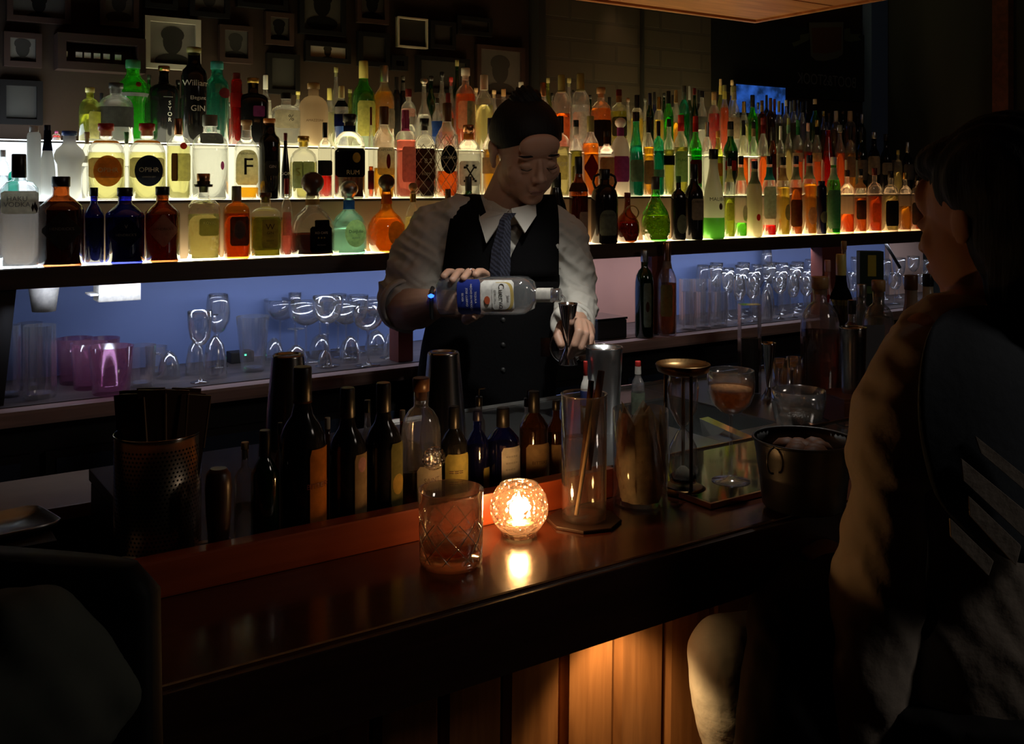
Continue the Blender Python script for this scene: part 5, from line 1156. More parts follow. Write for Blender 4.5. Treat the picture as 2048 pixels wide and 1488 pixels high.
# ---- steel shaker tins
def tin(u, vtop, vbase, wtop, wbase, Z, label, mat, inverted=True, name='shaker_tin'):
    d = d_on_z(vbase, Z); p = at(u, vbase, d); q = d/F; H = at(u, vtop, d).z-Z
    t = root(name, (p.x, p.y, Z), label, 'shaker')
    ra, rb = wbase/2*q, wtop/2*q
    if inverted:
        lathe('tin_wall', [(ra, 0), (ra+.001, .003), (ra*.99, .006), (rb+.001, H-.005), (rb, H-.0015), (rb-.002, H), (rb-.005, H-.0005), (rb-.006, H-.003), (.001, H-.0028)], mat, t, 48, close=False)
    else:
        lathe('tin_wall', [(ra, 0), (ra, .002), (rb*.97, H*.82), (rb*.975, H*.84), (rb, H-.002), (rb+.001, H), (rb-.001, H), (rb*.96, H*.82), (ra-.002, .004), (.001, .004)], mat, t, 48, close=False)
        tube('rolled_rim', [((rb)*math.cos(2*PI*i/48), (rb)*math.sin(2*PI*i/48), H) for i in range(48)], .0014, M_chrome, t, 6, True)
    return t
tin(576, 708, 893, 62, 96, ZW, 'upturned dark steel shaker tin behind the tallest black bottle', M_dsteel)
tin(887, 703, 897, 62, 98, ZW, 'upturned dark steel shaker tin in the middle, behind the mustard labelled bottle', M_dsteel)
tin(1208, 694, 862, 74, 58, ZW, 'upright brushed steel mixing tin right of the tall glass', pbr('bright_tin', (.55, .58, .60), .28, 1), False)
tin(552, 905, 935, 40, 40, ZW, 'low steel cap between green flask and tall black bottle', M_dsteel) if 0 else None

# small bottles by the steel tin
def wb_(u, vtop, vbase, w, shape, glass, liq, fill, cap, label, name='small_bottle', grp=None, Z=ZW, rzk=.8, **k):
    d = d_on_z(vbase, Z); p = at(u, vbase, d); H = at(u, vtop, d).z-Z
    t = root(name, (p.x, p.y, Z), label, 'bottle', -math.atan2(p.x, p.y)*rzk, grp)
    bottle_parts(t, w*d/F/2, H, shape, glass, liq, fill, cap, k.pop('lab', None), **k); return t
wb_(1171, 722, 868, 20, 'slim', 'solid_white', None, 0, 'red', 'thin white bottle with red and blue print left of the mixing tin', lab=[('band', 'blue', 0, .5, 1, .2)], capk='long')
wb_(1276, 722, 852, 26, 'slim', 'clear', 'navy', .5, 'red', 'small bottle with white neck and red cap above the napkin glass', lab=[('band', 'sage', 0, .35, 1, .35)], neck=(.8, .92, 'white'))

# ---- bottles and tools at the right end of the worktop
RB = 'bottles at the right end of the worktop'
wb_(1640, 553, 800, 76, 'dome', 'clear', 'brown', .56, 'cork', 'round-shouldered whisky bottle with cork, orange glint, right of the empty shot glasses', grp=RB, capk='cork')
wb_(1682, 508, 772, 46, 'slim', 'olive', 'darkbrown', .6, 'yellow', 'bottle with mustard yellow neck wrap and black shoulder sleeve', grp=RB, capk='long', neck=(.66, .84, 'black'))
wb_(1655, 520, 742, 28, 'slim', 'frost_pink', None, 0, 'pink', 'pale pink bottle with red diamond print behind the yellow necked one', grp=RB, lab=[('diamond', 'red', 0, .66, .6, .08)])
wb_(1688, 482, 735, 24, 'slim', 'clear', 'water', .6, 'cork', 'thin clear bottle with cork rising highest behind the yellow necked one', grp=RB, capk='cork')
wb_(1704, 600, 806, 40, 'dome', 'clear', 'red', .78, 'black', 'clear bottle of red bitters before the yellow necked bottle', grp=RB)
wb_(1757, 560, 790, 62, 'dome', 'clear', 'water', .68, 'cork', 'stout clear bottle with cork, left of the milky white bottles', grp=RB, capk='cork')
wb_(1724, 568, 765, 44, 'dome', 'clear', 'water', .5, 'silver', 'short clear bottle behind the stout corked one', grp=RB)
wb_(1822, 550, 806, 60, 'taper', 'frost_taupe', None, 0, 'brown', 'milky tapered bottle with dark cap beside the seated woman', grp=RB)
wb_(1856, 548, 760, 50, 'taper', 'frost_cream', None, 0, 'black', 'second milky tapered bottle, half hidden by the seated woman', grp=RB)
p = on_z(1740, 748, ZW); q = d_on_z(748, ZW)/F
t = root('tea_carton', (p.x, p.y, ZW), 'dark green carton with yellow crest behind the corked clear bottles', 'carton', -.7)
Hc = (748-502)*q
box('carton_body', -23*q, 23*q, -.02, .02, 0, Hc, pbr('carton_green', (.012, .03, .018), .5), t, .002)
box('yellow_crest', -8*q, 8*q, -.0212, -.0203, Hc*.80, Hc*.97, pbr('crest_yellow', (.45, .38, .04), .6), t); box('green_script', -14*q, 14*q, -.0212, -.0203, Hc*.66, Hc*.72, pbr('script_green', (.10, .18, .06), .6), t)
t = tin(1706, 655, 838, 52, 42, ZW, 'upright polished steel shaker between the whisky bottle and dark card', M_dsteel, False)
p = on_z(1748, 815, ZW); q = d_on_z(815, ZW)/F
t = root('menu_card', (p.x, p.y, ZW), 'grey card standing upright right of the polished steel shaker', 'card', -.5)
box('card_body', -22*q, 22*q, -.001, .001, 0, 165*q, pbr('grey_card', (.10, .10, .11), .7), t)
box('card_foot', -22*q, 22*q, .0012, .03, 0, .002, pbr('grey_card', (.10, .10, .11), .7), t)
# jiggers and glass block
def jigger(t, R, H, frac=.58, mat=None):
    mat = mat or M_chrome
    z = H*(1-frac)
    lathe('lower_cup', [(R*1.0, 0), (R*1.02, .001), (.004, z), (.004, z+.001)], mat, t, 32, close=False)
    lathe('upper_cup', [(.004, z+.0012), (R*.96, H-.004), (R, H), (R*.95, H-.0005), (.004, z+.006)], mat, t, 32, close=False)
p = on_z(1537, 800, ZW); q = d_on_z(800, ZW)/F
t = root('cone_jigger', (p.x, p.y, ZW), 'slender double cone steel jigger standing beside the framed glass block', 'jigger'); jigger(t, 15*q, 115*q, .78)
p = on_z(1499, 788, ZW); q = d_on_z(788, ZW)/F
t = root('glass_block', (p.x, p.y, ZW), 'tall clear rectangular glass stand with bright edges, before the stemware', 'glass stand', -.55)
w_ = 21*q; Hb = 180*q
box('glass_slab', -w_, w_, -.012, .012, .002, Hb, M_clear, t)
bm = bmesh.new(); e = .0022
for (xa, xb, za, zb) in ((-w_, -w_+e, 0, Hb), (w_-e, w_, 0, Hb), (-w_+e, w_-e, Hb-e, Hb), (-w_+e, w_-e, 0, e)): box_bm(bm, xa, xb, -.0135, .0135, za, zb)
from_bm('bright_edge', bm, M_rim, t)
box('black_insert', -w_*.8, w_*.8, -.008, .008, .004, Hb*.62, M_black, t)
def tumbler(t, R, H, ribs=0, mat=None, taper=.88, seg=40, base=.008):
    mat = mat or M_rim
    prof = [(R*taper, 0), (R*(taper+.02), .002), (R*(taper+.04), base), (R, H), (R-.0016, H), (R*(taper+.03)-.003, base+.002), (.002, base)]
    vs, fs = lathe_data(prof, seg if not ribs else ribs*4)
    if ribs:
        S = ribs*4
        for i, (r, z) in enumerate(prof[:4]):
            for k in range(S):
                v = Vector(vs[i*S+k]); g = (1, .965, .93, .965)[k % 4]; vs[i*S+k] = (v.x*g, v.y*g, v.z)
        vs2 = vs
    from_py('glass_wall', vs, fs, mat, t, not ribs)
for k, (u, v) in enumerate([(1560, 780), (1588, 776), (1572, 800), (1600, 798)]):
    p = on_z(u, v, ZW); q = d_on_z(v, ZW)/F
    t = root('shot_glass', (p.x, p.y, ZW), ['empty shot glass behind the jigger, back row', 'empty shot glass touching the whisky bottle, back row', 'empty shot glass nearest the jigger, front row', 'empty shot glass nearest the whisky bottle, front row'][k], 'glass', group='shot glasses beside the whisky bottle')
    tumbler(t, 15*q, 62*q, 0)

# ================================================================== glassware on the back counter
M_pink = thin_glass('pink_plastic', (.84, .58, .74), .45, .05, 2.5, .10, haze=.24, haze_col=(.48, .26, .38))
def on_counter(u, Y): return on_y(u, 0, Y).x, Y, ZCN
PLACED = []
def gl(kind, u, Y, vtop, w, label, grp, mat=None, **k):
    for st in range(60):
        y2 = Y+(.006*((st+1)//2))*(1 if st % 2 else -1)
        if not 2.262 < y2 < 2.53: continue
        R0 = w*d_on_y(u, y2)/F/2*1.02; x0 = on_y(u, 0, y2).x
        if all((x0-a)**2+(y2-b_)**2 > (R0+c)**2 for a, b_, c in PLACED): Y = y2; break
    else:
        w *= .55
        R0 = w*d_on_y(u, Y)/F/2; x0 = on_y(u, 0, Y).x
    PLACED.append((x0, Y, R0))
    x, y, z = on_counter(u, Y); d = d_on_y(u, Y); H = max(at(u, vtop, d).z-ZCN, .03); R = w*d/F/2
    t = root(kind[0], (x, y, z), label, 'glass', -math.atan2(x, y), grp)
    kk = kind[1]
    if kk == 'tumbler': tumbler(t, R, H, k.get('ribs', 0), mat, k.get('taper', .88))
    elif kk == 'mug':
        tumbler(t, R, H, 8, mat, .80); tube('handle', [(R*.95+.020*math.sin(a), 0, H*.48+H*.30*math.cos(a)) for a in [PI*i/10 for i in range(11)]], .003, M_rim, t, 8)
    elif kk == 'upside':
        lathe('glass_wall', [(R, 0), (R*1.0, .002), (R*.93, H*.45), (R*.70, H*.80), (R*.30, H*.97), (.004, H), (R*.28, H*.94), (R*.66, H*.77), (R*.90, H*.44), (R*.97, 0)], M_rim, t, 32, close=False)
        if k.get('stem'):
            lathe('stem', [(.004, H), (.003, H+.01), (.003, H+k['stem']-.004), (R*.3, H+k['stem']-.001), (R*.72, H+k['stem'])], M_rim, t, 28, close=False)
    else: stem_glass(t, R, H, kk)
    return t
G1 = 'clear glasses at the left end of the back counter'
gl(('highball_glass', 'tumbler'), 20, 2.37, 650, 40, 'cut highball glass at the far left of the counter, partly out of frame', G1, ribs=9)
gl(('highball_glass', 'tumbler'), 80, 2.33, 650, 62, 'tall ribbed highball glass with thick base left of the pink cups', G1, ribs=14, taper=.95)
gl(('highball_glass', 'tumbler'), 60, 2.44, 645, 50, 'highball glass behind the thick based ribbed one', G1, ribs=12, taper=.95)
for k, (u, Y, v, w) in enumerate([(222, 2.285, 692, 86), (178, 2.34, 685, 70), (150, 2.42, 676, 70), (205, 2.44, 676, 66)]):
    gl(('pink_cup', 'tumbler'), u, Y, v, w, ['nearest pink plastic cup, right front of the cluster', 'middle pink plastic cup of the cluster', 'leftmost pink plastic cup beside the ribbed highball', 'rear pink plastic cup behind the nearest one'][k], 'pink plastic cups on the back counter', M_pink, taper=.78)
gl(('glass_mug', 'mug'), 283, 2.33, 690, 58, 'clear glass mug right beside the pink cups', G1)
gl(('glass_mug', 'mug'), 312, 2.45, 692, 44, 'clear glass mug behind the one beside the pink cups', G1)
gl(('glass_mug', 'upside'), 338, 2.40, 703, 44, 'upturned clear mug leaning in last of the mugs', G1)
gl(('stem_glass', 'nick'), 400, 2.30, 622, 48, 'small wine glass upright, left of the tall goblet', G1)
gl(('stem_glass', 'wine'), 436, 2.47, 588, 48, 'tall goblet with etched rim above two upturned glasses', G1)
gl(('coupe_glass', 'upside'), 391, 2.40, 680, 40, 'upturned glass bowl behind the small wine glass', G1)
gl(('coupe_glass', 'upside'), 430, 2.34, 672, 48, 'upturned coupe under the tall goblet, foot up', G1, stem=.05)
gl(('fluted_tumbler', 'tumbler'), 506, 2.37, 632, 66, 'wide fluted tumbler right of the power adapter', G1, ribs=8, taper=.66)
G2 = 'stemware left of the bartender'
for k, (kk, u, Y, v, w) in enumerate([('upside', 548, 2.46, 676, 40), ('coupe', 560, 2.50, 598, 66), ('coupe', 612, 2.42, 603, 72), ('upside', 592, 2.33, 690, 48), ('nick', 590, 2.52, 585, 46), ('upside', 640, 2.46, 668, 44), ('coupe', 655, 2.50, 592, 62),
    ('upside', 650, 2.31, 700, 54), ('coupe', 692, 2.44, 606, 62), ('wine', 676, 2.53, 588, 44), ('upside', 700, 2.50, 672, 44), ('coupe', 736, 2.36, 615, 62), ('nick', 716, 2.53, 590, 42), ('coupe', 752, 2.50, 596, 58), ('upside', 752, 2.44, 660, 46), ('coupe', 780, 2.46, 600, 50), ('upside', 778, 2.36, 668, 44)]):
    gl((('coupe_glass' if kk in ('coupe', 'upside') else 'stem_glass'), kk), u, Y, v, w, {'upside': 'upturned coupe among the stemware left of the bartender', 'coupe': 'upright coupe among the stemware left of the bartender', 'nick': 'upright small wine glass at the back of the stemware left of the bartender', 'wine': 'upright wine glass in the stemware left of the bartender'}[kk], {'upside': 'upturned coupes', 'coupe': 'upright coupes', 'nick': 'small wine glasses', 'wine': 'wine glasses'}[kk]+' left of the bartender', stem=(0, .04)[k % 2])
G3 = 'ribbed tumblers right of the bartender'
for u in (1378, 1408, 1440): gl(('ribbed_tumbler', 'tumbler'), u, 2.29, 583, 30, 'short ribbed tumbler at the counter edge right of the pink panel', G3, ribs=12, taper=.97)
for u in (1372, 1398, 1428): gl(('ribbed_tumbler', 'tumbler'), u, 2.38, 558, 27, 'short ribbed tumbler in the second row right of the pink panel', G3+', second row', ribs=12, taper=.97)
k = 0
for row, (Y, v0) in enumerate([(2.30, 552), (2.37, 540), (2.44, 528), (2.51, 522)]):
    u = 1470-row*24+8
    while u < 1628:
        kk = ['wine', 'coupe', 'upside', 'nick'][(k*7+row*3) % 4]; vv = v0+(k*5) % 9-(u-1470)*.03+(28 if kk == 'upside' else 0)
        gl((('coupe_glass' if kk in ('coupe', 'upside') else 'stem_glass'), kk), u, Y, vv, 26+(k*3) % 6, {'upside': 'upturned glass in the crowd of stemware between the dark red pillars', 'coupe': 'upright coupe in the crowd of stemware between the dark red pillars', 'nick': 'small wine glass in the crowd of stemware between the dark red pillars', 'wine': 'wine glass in the crowd of stemware between the dark red pillars'}[kk],
           {'upside': 'upturned glasses', 'coupe': 'coupes', 'nick': 'small wine glasses', 'wine': 'wine glasses'}[kk]+' between the pillars', stem=.03)
        u += 27+(k*5) % 5; k += 1
gl(('balloon_glass', 'wine'), 1533, 2.53, 500, 44, 'largest balloon glass standing above the crowd between the pillars', 'balloon glass')
for row, (Y, v0) in enumerate([(2.34, 545), (2.46, 512)]):
    u = 1706+row*8
    while u < 1862:
        kk = ['wine', 'nick', 'coupe'][(k+row) % 3]
        gl((('coupe_glass' if kk == 'coupe' else 'stem_glass'), kk), u, Y, v0+(k*7) % 10, 25, {'coupe': 'upright coupe near the beige end panel of the counter', 'nick': 'small wine glass near the beige end panel of the counter', 'wine': 'wine glass near the beige end panel of the counter'}[kk], {'coupe': 'coupes', 'nick': 'small wine glasses', 'wine': 'wine glasses'}[kk]+' near the beige panel')
        u += 28; k += 1
# two bottles and a black box at the edge of the back counter
def cb(u, Y, vtop, w, shape, glass, liq, fill, cap, label, **k):
    d = d_on_y(u, Y); p = at(u, vtop, d); t = root('liquor_bottle', (p.x, Y, ZCN), label, 'bottle', -math.atan2(p.x, p.y)*.75)
    bottle_parts(t, w*d/F/2, p.z-ZCN, shape, glass, liq, fill, cap, k.pop('lab', None), **k)
cb(1289, 2.243, 500, 38, 'dome', 'dgreen', 'dgreen', .66, 'silver', 'dark green bottle with tall pale label before the pink panel', lab=[('rect', 'sage', .15, .38, .42, .50), ('circle', 'brown', .15, .36, .2, .12)])
cb(1334, 2.243, 485, 38, 'wine', 'clear', 'amber', .56, 'copper', 'clear bottle half full of gold spirit, before the dark red pillar', lab=[('rect', 'olive', -.2, .38, .6, .34)], capk='long', neck=(.72, .80, 'taupe'))
x, y, z = on_counter(1212, 2.30)
t = root('black_caddy', (x, 2.33, ZCN), 'black box on the counter behind the bartender rolled sleeve', 'box')
box('caddy_body', -.055, .055, -.06, .06, 0, .055, M_black, t, .004); box('caddy_lid', -.057, .057, -.062, .062, .0555, .062, pbr('black_gloss', (.012, .012, .010), .08, coat=.5), t, .002)
# ================================================================== people
def blob(prims, name, voxel, smooth_it=2, mat=None, parent=None, disp=None):
    """one continuous skin grown over overlapping tapered shapes"""
    bm = bmesh.new()
    for pr in prims:
        k = pr[0]
        if k == 'e':
            _, c, r, rot = pr; M = Matrix.Translation(c)@(rot.to_4x4() if rot is not None else Matrix.Identity(4))@Matrix.Diagonal((*r, 1))
            bmesh.ops.create_uvsphere(bm, u_segments=24, v_segments=16, radius=1, matrix=M)
        elif k == 't':
            _, pts, rad = pr; P_ = [Vector(p) for p in pts]
            for a, b, ra, rb in zip(P_, P_[1:], rad, rad[1:]):
                d = b-a
                if d.length > 1e-5:
                    M = Matrix.Translation((a+b)/2)@d.to_track_quat('Z', 'Y').to_matrix().to_4x4()
                    bmesh.ops.create_cone(bm, cap_ends=True, segments=18, radius1=ra, radius2=rb, depth=d.length, matrix=M)
            for p, r in zip(P_, rad): bmesh.ops.create_uvsphere(bm, u_segments=18, v_segments=12, radius=r, matrix=Matrix.Translation(p))
        elif k == 'l':
            vs, fs = loft(pr[1], 32); bv = [bm.verts.new(v) for v in vs]
            for f in fs: bm.faces.new([bv[i] for i in f])
    bmesh.ops.recalc_face_normals(bm, faces=bm.faces)
    me = bpy.data.meshes.new(name+'_cage'); bm.to_mesh(me); bm.free()
    o = bpy.data.objects.new(name, me); COL.objects.link(o)
    m = o.modifiers.new('r', 'REMESH'); m.mode = 'VOXEL'; m.voxel_size = voxel
    if smooth_it: m2 = o.modifiers.new('s', 'SMOOTH'); m2.factor = .5; m2.iterations = smooth_it
    dg = bpy.context.evaluated_depsgraph_get(); dg.update()
    me2 = bpy.data.meshes.new_from_object(o.evaluated_get(dg)); o.modifiers.clear(); o.data = me2; bpy.data.meshes.remove(me)
    if disp:
        co = [v.co.copy() for v in me2.vertices]; no = [v.normal.copy() for v in me2.vertices]
        for v, c, n in zip(me2.vertices, co, no): v.co = c+n*disp(c)
        me2.update()
    me2.materials.clear()
    if mat: me2.materials.append(mat)
    me2.polygons.foreach_set('use_smooth', [True]*len(me2.polygons))
    if parent: o.parent = parent
    return o
M_skin = pbr('skin', (.46, .27, .19), .5, sss=.15, bump=.05, bump_scale=300)
M_hair = pbr('black_hair', (.006, .005, .0045), .6, spec=.2, bump=.4, bump_scale=220, stretch=(1, 1, .15))
M_shirt = pbr('white_shirt', (.52, .51, .46), .8, bump=.35, bump_scale=35)
M_vest = pbr('black_vest', (.0035, .0035, .004), .9, spec=.12, bump=.2, bump_scale=200)
M_tie = pbr('dark_blue_tie', (.030, .034, .055), .5, noise_amt=.5, noise_scale=90)
M_lip = pbr('lips', (.24, .11, .085), .55)

def striped(name, c1, c2, sc):
    m, N, L = nt(name); b_ = N['Principled BSDF']; tc = N.new('ShaderNodeTexCoord'); w_n = N.new('ShaderNodeTexWave'); w_n.bands_direction = 'DIAGONAL'
    w_n.inputs['Scale'].default_value = sc; w_n.inputs['Distortion'].default_value = 3; w_n.inputs['Detail Scale'].default_value = 3; L.new(tc.outputs['Object'], w_n.inputs['Vector'])
    r = N.new('ShaderNodeValToRGB'); r.color_ramp.elements[0].position = .45; r.color_ramp.elements[0].color = (*c1, 1); r.color_ramp.elements[1].position = .6; r.color_ramp.elements[1].color = (*c2, 1)
    L.new(w_n.outputs['Fac'], r.inputs[0]); L.new(r.outputs[0], b_.inputs['Base Color']); b_.inputs['Roughness'].default_value = .55; return m
M_tie = striped('paisley_tie', (.010, .012, .022), (.045, .052, .085), 60)
# ---------------------------------------------------------------- the bartender
BD = 2.33
foot_p = at(985, 744, 2.42)
bt = root('person', (foot_p.x, foot_p.y, 0), 'bartender in white rolled-sleeve shirt, black vest and dark tie, pouring from a clear bottle', 'person', -YAW)
BM = Matrix.Translation((foot_p.x, foot_p.y, 0))@Matrix.Rotation(-YAW, 4, 'Z'); BMI = BM.inverted()
def q_(u, v, d): return BMI@at(u, v, d)
# head frame: x image right, y out of the face, z up (before turning)
hc = q_(1052, 303, 2.335)
HR = Matrix.Rotation(math.radians(-4), 3, 'Y')@Matrix.Rotation(math.radians(20), 3, 'Z')@Matrix.Rotation(math.radians(26), 3, 'X')
def hp(x, y, z): return hc+HR@Vector((x, -y, z))
def he(x, y, z, rx, ry, rz): return ('e', hp(x, y, z), (rx, ry, rz), HR)
head = [he(0, -.015, .035, .076, .094, .086), he(0, .022, -.022, .066, .070, .088), he(0, .052, -.088, .030, .030, .022), he(0, .030, -.075, .046, .045, .030),
        he(-.040, .010, -.060, .024, .045, .036), he(.040, .010, -.060, .024, .045, .036), he(-.038, .058, -.026, .026, .022, .024), he(.038, .058, -.026, .026, .022, .024),
        ('t', [hp(0, .085, .010), hp(0, .093, -.012), hp(0, .101, -.027)], [.0070, .0085, .0105]), he(-.011, .094, -.030, .0080, .009, .0065), he(.011, .094, -.030, .0080, .009, .0065),
        he(-.030, .079, .021, .022, .010, .006), he(.030, .079, .021, .022, .010, .006), he(0, .076, .045, .050, .018, .030),
        he(-.030, .0795, .000, .0145, .0080, .0080), he(.030, .0795, .000, .0145, .0080, .0080),
        he(0, .086, -.060, .021, .0085, .0050), he(0, .084, -.068, .018, .0085, .0055), he(0, .082, -.052, .022, .012, .012)]
for s in (-1, 1):
    head += [he(s*.077, -.012, -.006, .007, .017, .029), he(s*.080, -.020, .008, .007, .012, .018), he(s*.076, -.004, -.030, .006, .008, .009)]
# neck, chest, arms under the clothes
nk0 = hp(0, -.025, -.060); nk1 = q_(1003, 432, 2.40)
shL, shR = q_(866, 462, 2.41), q_(1136, 478, 2.42)
elL, elR = q_(800, 618, 2.33), q_(1166, 618, 2.36)
wrL, wrR = q_(874, 606, 2.19), q_(1152, 662, 2.17)
skin = head+[('t', [nk0, nk1], [.054, .060]), ('t', [nk1, (nk1+shL)/2+Vector((0, 0, .0)), shL+Vector((.008, 0, -.01))], [.056, .048, .040]), ('t', [nk1, (nk1+shR)/2+Vector((0, 0, .0)), shR+Vector((-.008, 0, -.012))], [.056, .048, .036]),
        ('l', [(q_(985, 800, 2.42), .14, .10, 2.3), (q_(988, 640, 2.42), .135, .095, 2.3), (q_(995, 520, 2.42), .155, .10, 2.3), (q_(1000, 455, 2.41), .13, .07, 2.2), (nk1, .06, .05, 2)]),
        ('t', [shL, q_(830, 540, 2.37), elL], [.042, .042, .044]), ('t', [elL, (elL+wrL)/2+Vector((0, 0, -.006)), wrL], [.050, .046, .031]),
        ('t', [shR+Vector((-.008, 0, -.012)), q_(1141, 540, 2.415), q_(1150, 606, 2.37), wrR], [.036, .034, .032, .027])]
# bottle axis and jigger, so the hands can close round them
b0, b1 = q_(886, 591, 2.165), q_(1126, 590, 2.075)
ax = (b1-b0).normalized(); BL = (b1-b0).length
upv = Vector((0, 0, 1)); upv = (upv-ax*upv.dot(ax)).normalized(); frv = ax.cross(upv)*1.0     # frv points to the camera or away
if frv.y > 0: frv = -frv
RBt = .0400
def on_b(s, ang, r):          # point round the held bottle: s metres from its foot, ang 0 = towards camera, 90 = up
    return b0+ax*s+(frv*math.cos(ang)+upv*math.sin(ang))*r
def finger(pts, r0=.0092, r1=.0068):
    n = len(pts); return ('t', pts, [r0+(r1-r0)*i/(n-1) for i in range(n)])
D = math.radians
palmc = on_b(.030, D(215), .058)
skin += [('t', [wrL, wrL*.5+palmc*.5+Vector((0, 0, .004)), palmc], [.030, .031, .028]), ('e', on_b(.048, D(205), .060), (.034, .026, .036), None), ('e', on_b(.050, D(165), .056), (.034, .018, .022), None)]
for i, s in enumerate((.012, .035, .059, .083)):        # four fingers over the top of the bottle
    s2 = s+(.002, .003, .003, .002)[i]; R_f = RBt+.0105
    end = (60, 46, 52, 66)[i]
    skin.append(finger([on_b(.035+s*.45, D(168), R_f+.010), on_b(s, D(140), R_f+.012), on_b(s2, D(112), R_f+.0015), on_b(s2, D(88), R_f), on_b(s2, D(end), R_f-.0005)], .0102, .0078))
skin.append(finger([on_b(.040, D(225), RBt+.020), on_b(.050, D(262), RBt+.013), on_b(.064, D(285), RBt+.010), on_b(.083, D(302), RBt+.0095)], .0135, .0088))    # thumb below
# right hand round the jigger
jt, jw, jb = q_(1132, 607, 2.095), q_(1135, 690, 2.095), q_(1136, 728, 2.095)
jx = lambda u, v, d: q_(u, v, d)
skin += [('t', [wrR, jx(1163, 664, 2.135)], [.028, .030]), ('e', jx(1160, 668, 2.13), (.026, .026, .028), None)]
skin += [finger([jx(1174, 652, 2.12), jx(1181, 676, 2.085), jx(1172, 702, 2.07), jx(1152, 706, 2.072)], .0098, .0080),
         finger([jx(1165, 646, 2.11), jx(1171, 668, 2.066), jx(1161, 696, 2.055), jx(1143, 703, 2.066)], .0100, .0082),
         finger([jx(1157, 644, 2.105), jx(1158, 664, 2.058), jx(1149, 690, 2.05), jx(1141, 712, 2.062)], .0100, .0080),
         finger([jx(1176, 664, 2.135), jx(1184, 690, 2.10), jx(1178, 712, 2.09), jx(1163, 716, 2.088)], .0088, .0070),
         finger([jx(1148, 654, 2.14), jx(1124, 650, 2.125), jx(1115, 672, 2.10), jx(1122, 690, 2.085)], .0125, .0092)]
blob(skin, 'body', .0026, 2, M_skin, bt)
# closed eyes, brows, lips, hair
def arc(name, pts, r, mat, parent, seg=6): return tube(name, pts, r, mat, parent, seg)
for s in (-1, 1):
    arc('eyelashes', [hp(s*(.030+x), .0905-abs(x)*.30, -.0045-.0035*(1-(x/.014)**2)) for x in (-.014, -.009, -.004, 0, .004, .009, .014)], .0011, M_ink, bt)
    arc('eyebrow', [hp(s*(.031+x), .090-abs(x-.0)*.32-(.006 if x > .01 else 0), .0235+.003*(1-(x/.019)**2)) for x in (-.018, -.010, 0, .010, .018)], [.0015, .0026, .0028, .0024, .0010], M_hair, bt)
blob([he(0, .0888, -.0605, .0200, .0065, .0034), he(-.006, .0893, -.0592, .008, .006, .0032), he(.006, .0893, -.0592, .008, .006, .0032), he(0, .0872, -.0670, .0160, .0070, .0044)], 'lips', .0012, 1, M_lip, bt)
def hair_shell():
    vs, fs = [], []; NA, NB = 44, 22
    for i in range(NB+1):
        th = PI*i/NB*.62
        for j in range(NA):
            ph = 2*PI*j/NA; x = math.sin(th)*math.cos(ph); y = math.sin(th)*math.sin(ph); z = math.cos(th)
            # lower at the back and sides, hairline high on the forehead
            front = max(0, y); lim = .62-.20*front**1.5-.02
            thh = PI*i/NB*lim+0; x = math.sin(thh)*math.cos(ph); yy = math.sin(thh)*math.sin(ph); z = math.cos(thh)
            e = .0025 if i < NB-1 else -.004
            wv = .0012*math.sin(ph*22)
            vs.append(hp(x*(.0805+e+wv), -.015+yy*(.0985+e+wv), .035+z*(.0915+e)))
    for i in range(NB):
        for j in range(NA): j2 = (j+1) % NA; fs.append((i*NA+j, (i+1)*NA+j, (i+1)*NA+j2, i*NA+j2))
    return vs, fs
vs, fs = hair_shell(); from_py('hair', vs, fs, M_hair, bt)
bun = hp(-.002, -.030, .150)
blob([('e', q_(1046, 208, 2.38), (.034, .030, .024), None), ('e', q_(1036, 204, 2.37), (.022, .022, .018), None), ('e', q_(1057, 203, 2.38), (.018, .02, .016), None), ('t', [q_(1046, 208, 2.38), hp(0, -.03, .11)], [.026, .04])], 'hair_bun', .003, 1, M_hair, bt,
     disp=lambda c: .0022*math.sin(c.x*400+c.z*300)+.002*noise.noise(c*90))
# shirt: torso, shoulders and wide rolled sleeves, one cloth surface
def fold(c): return .0060*noise.noise(Vector((c.x*16, c.y*16, c.z*9)))+.0060*(1-abs(noise.noise(Vector((c.x*26+c.z*34, c.y*22, c.z*16)))*2.4))-.003+.0030*noise.noise(Vector((c.x*60-c.z*50, c.y*50, c.z*40)))+.002*math.sin(c.z*95+c.x*60+6*noise.noise(c*9))
shirt = [('l', [(q_(970, 905, 2.42), .145, .112, 2.4), (q_(975, 760, 2.42), .145, .112, 2.4), (q_(985, 660, 2.42), .140, .112, 2.5), (q_(998, 560, 2.42), .140, .112, 2.5), (q_(1000, 490, 2.42), .178, .112, 2.5), (q_(1003, 452, 2.415), .155, .085, 2.3), (q_(1004, 430, 2.41), .085, .065, 2)]),
         ('t', [q_(1000, 448, 2.41), (nk1+shL)/2+Vector((-.005, 0, .004)), q_(868, 464, 2.41)], [.068, .070, .066]), ('t', [q_(1006, 448, 2.41), (nk1+shR)/2+Vector((.005, 0, .002)), q_(1130, 482, 2.42)], [.068, .068, .060]),
         ('t', [q_(866, 468, 2.41), q_(838, 520, 2.38), q_(822, 575, 2.36), q_(812, 604, 2.34)], [.066, .072, .066, .058]), ('t', [q_(824, 566, 2.36), q_(806, 606, 2.335)], [.060, .062]), ('t', [q_(797, 590, 2.34), q_(812, 622, 2.32)], [.050, .046]),
         ('t', [q_(1130, 482, 2.42), q_(1143, 540, 2.41), q_(1150, 600, 2.38), q_(1150, 638, 2.30)], [.060, .058, .052, .047]), ('t', [q_(1146, 640, 2.30), q_(1142, 650, 2.24)], [.049, .045])]
blob(shirt, 'shirt', .0040, 3, M_shirt, bt, disp=fold)
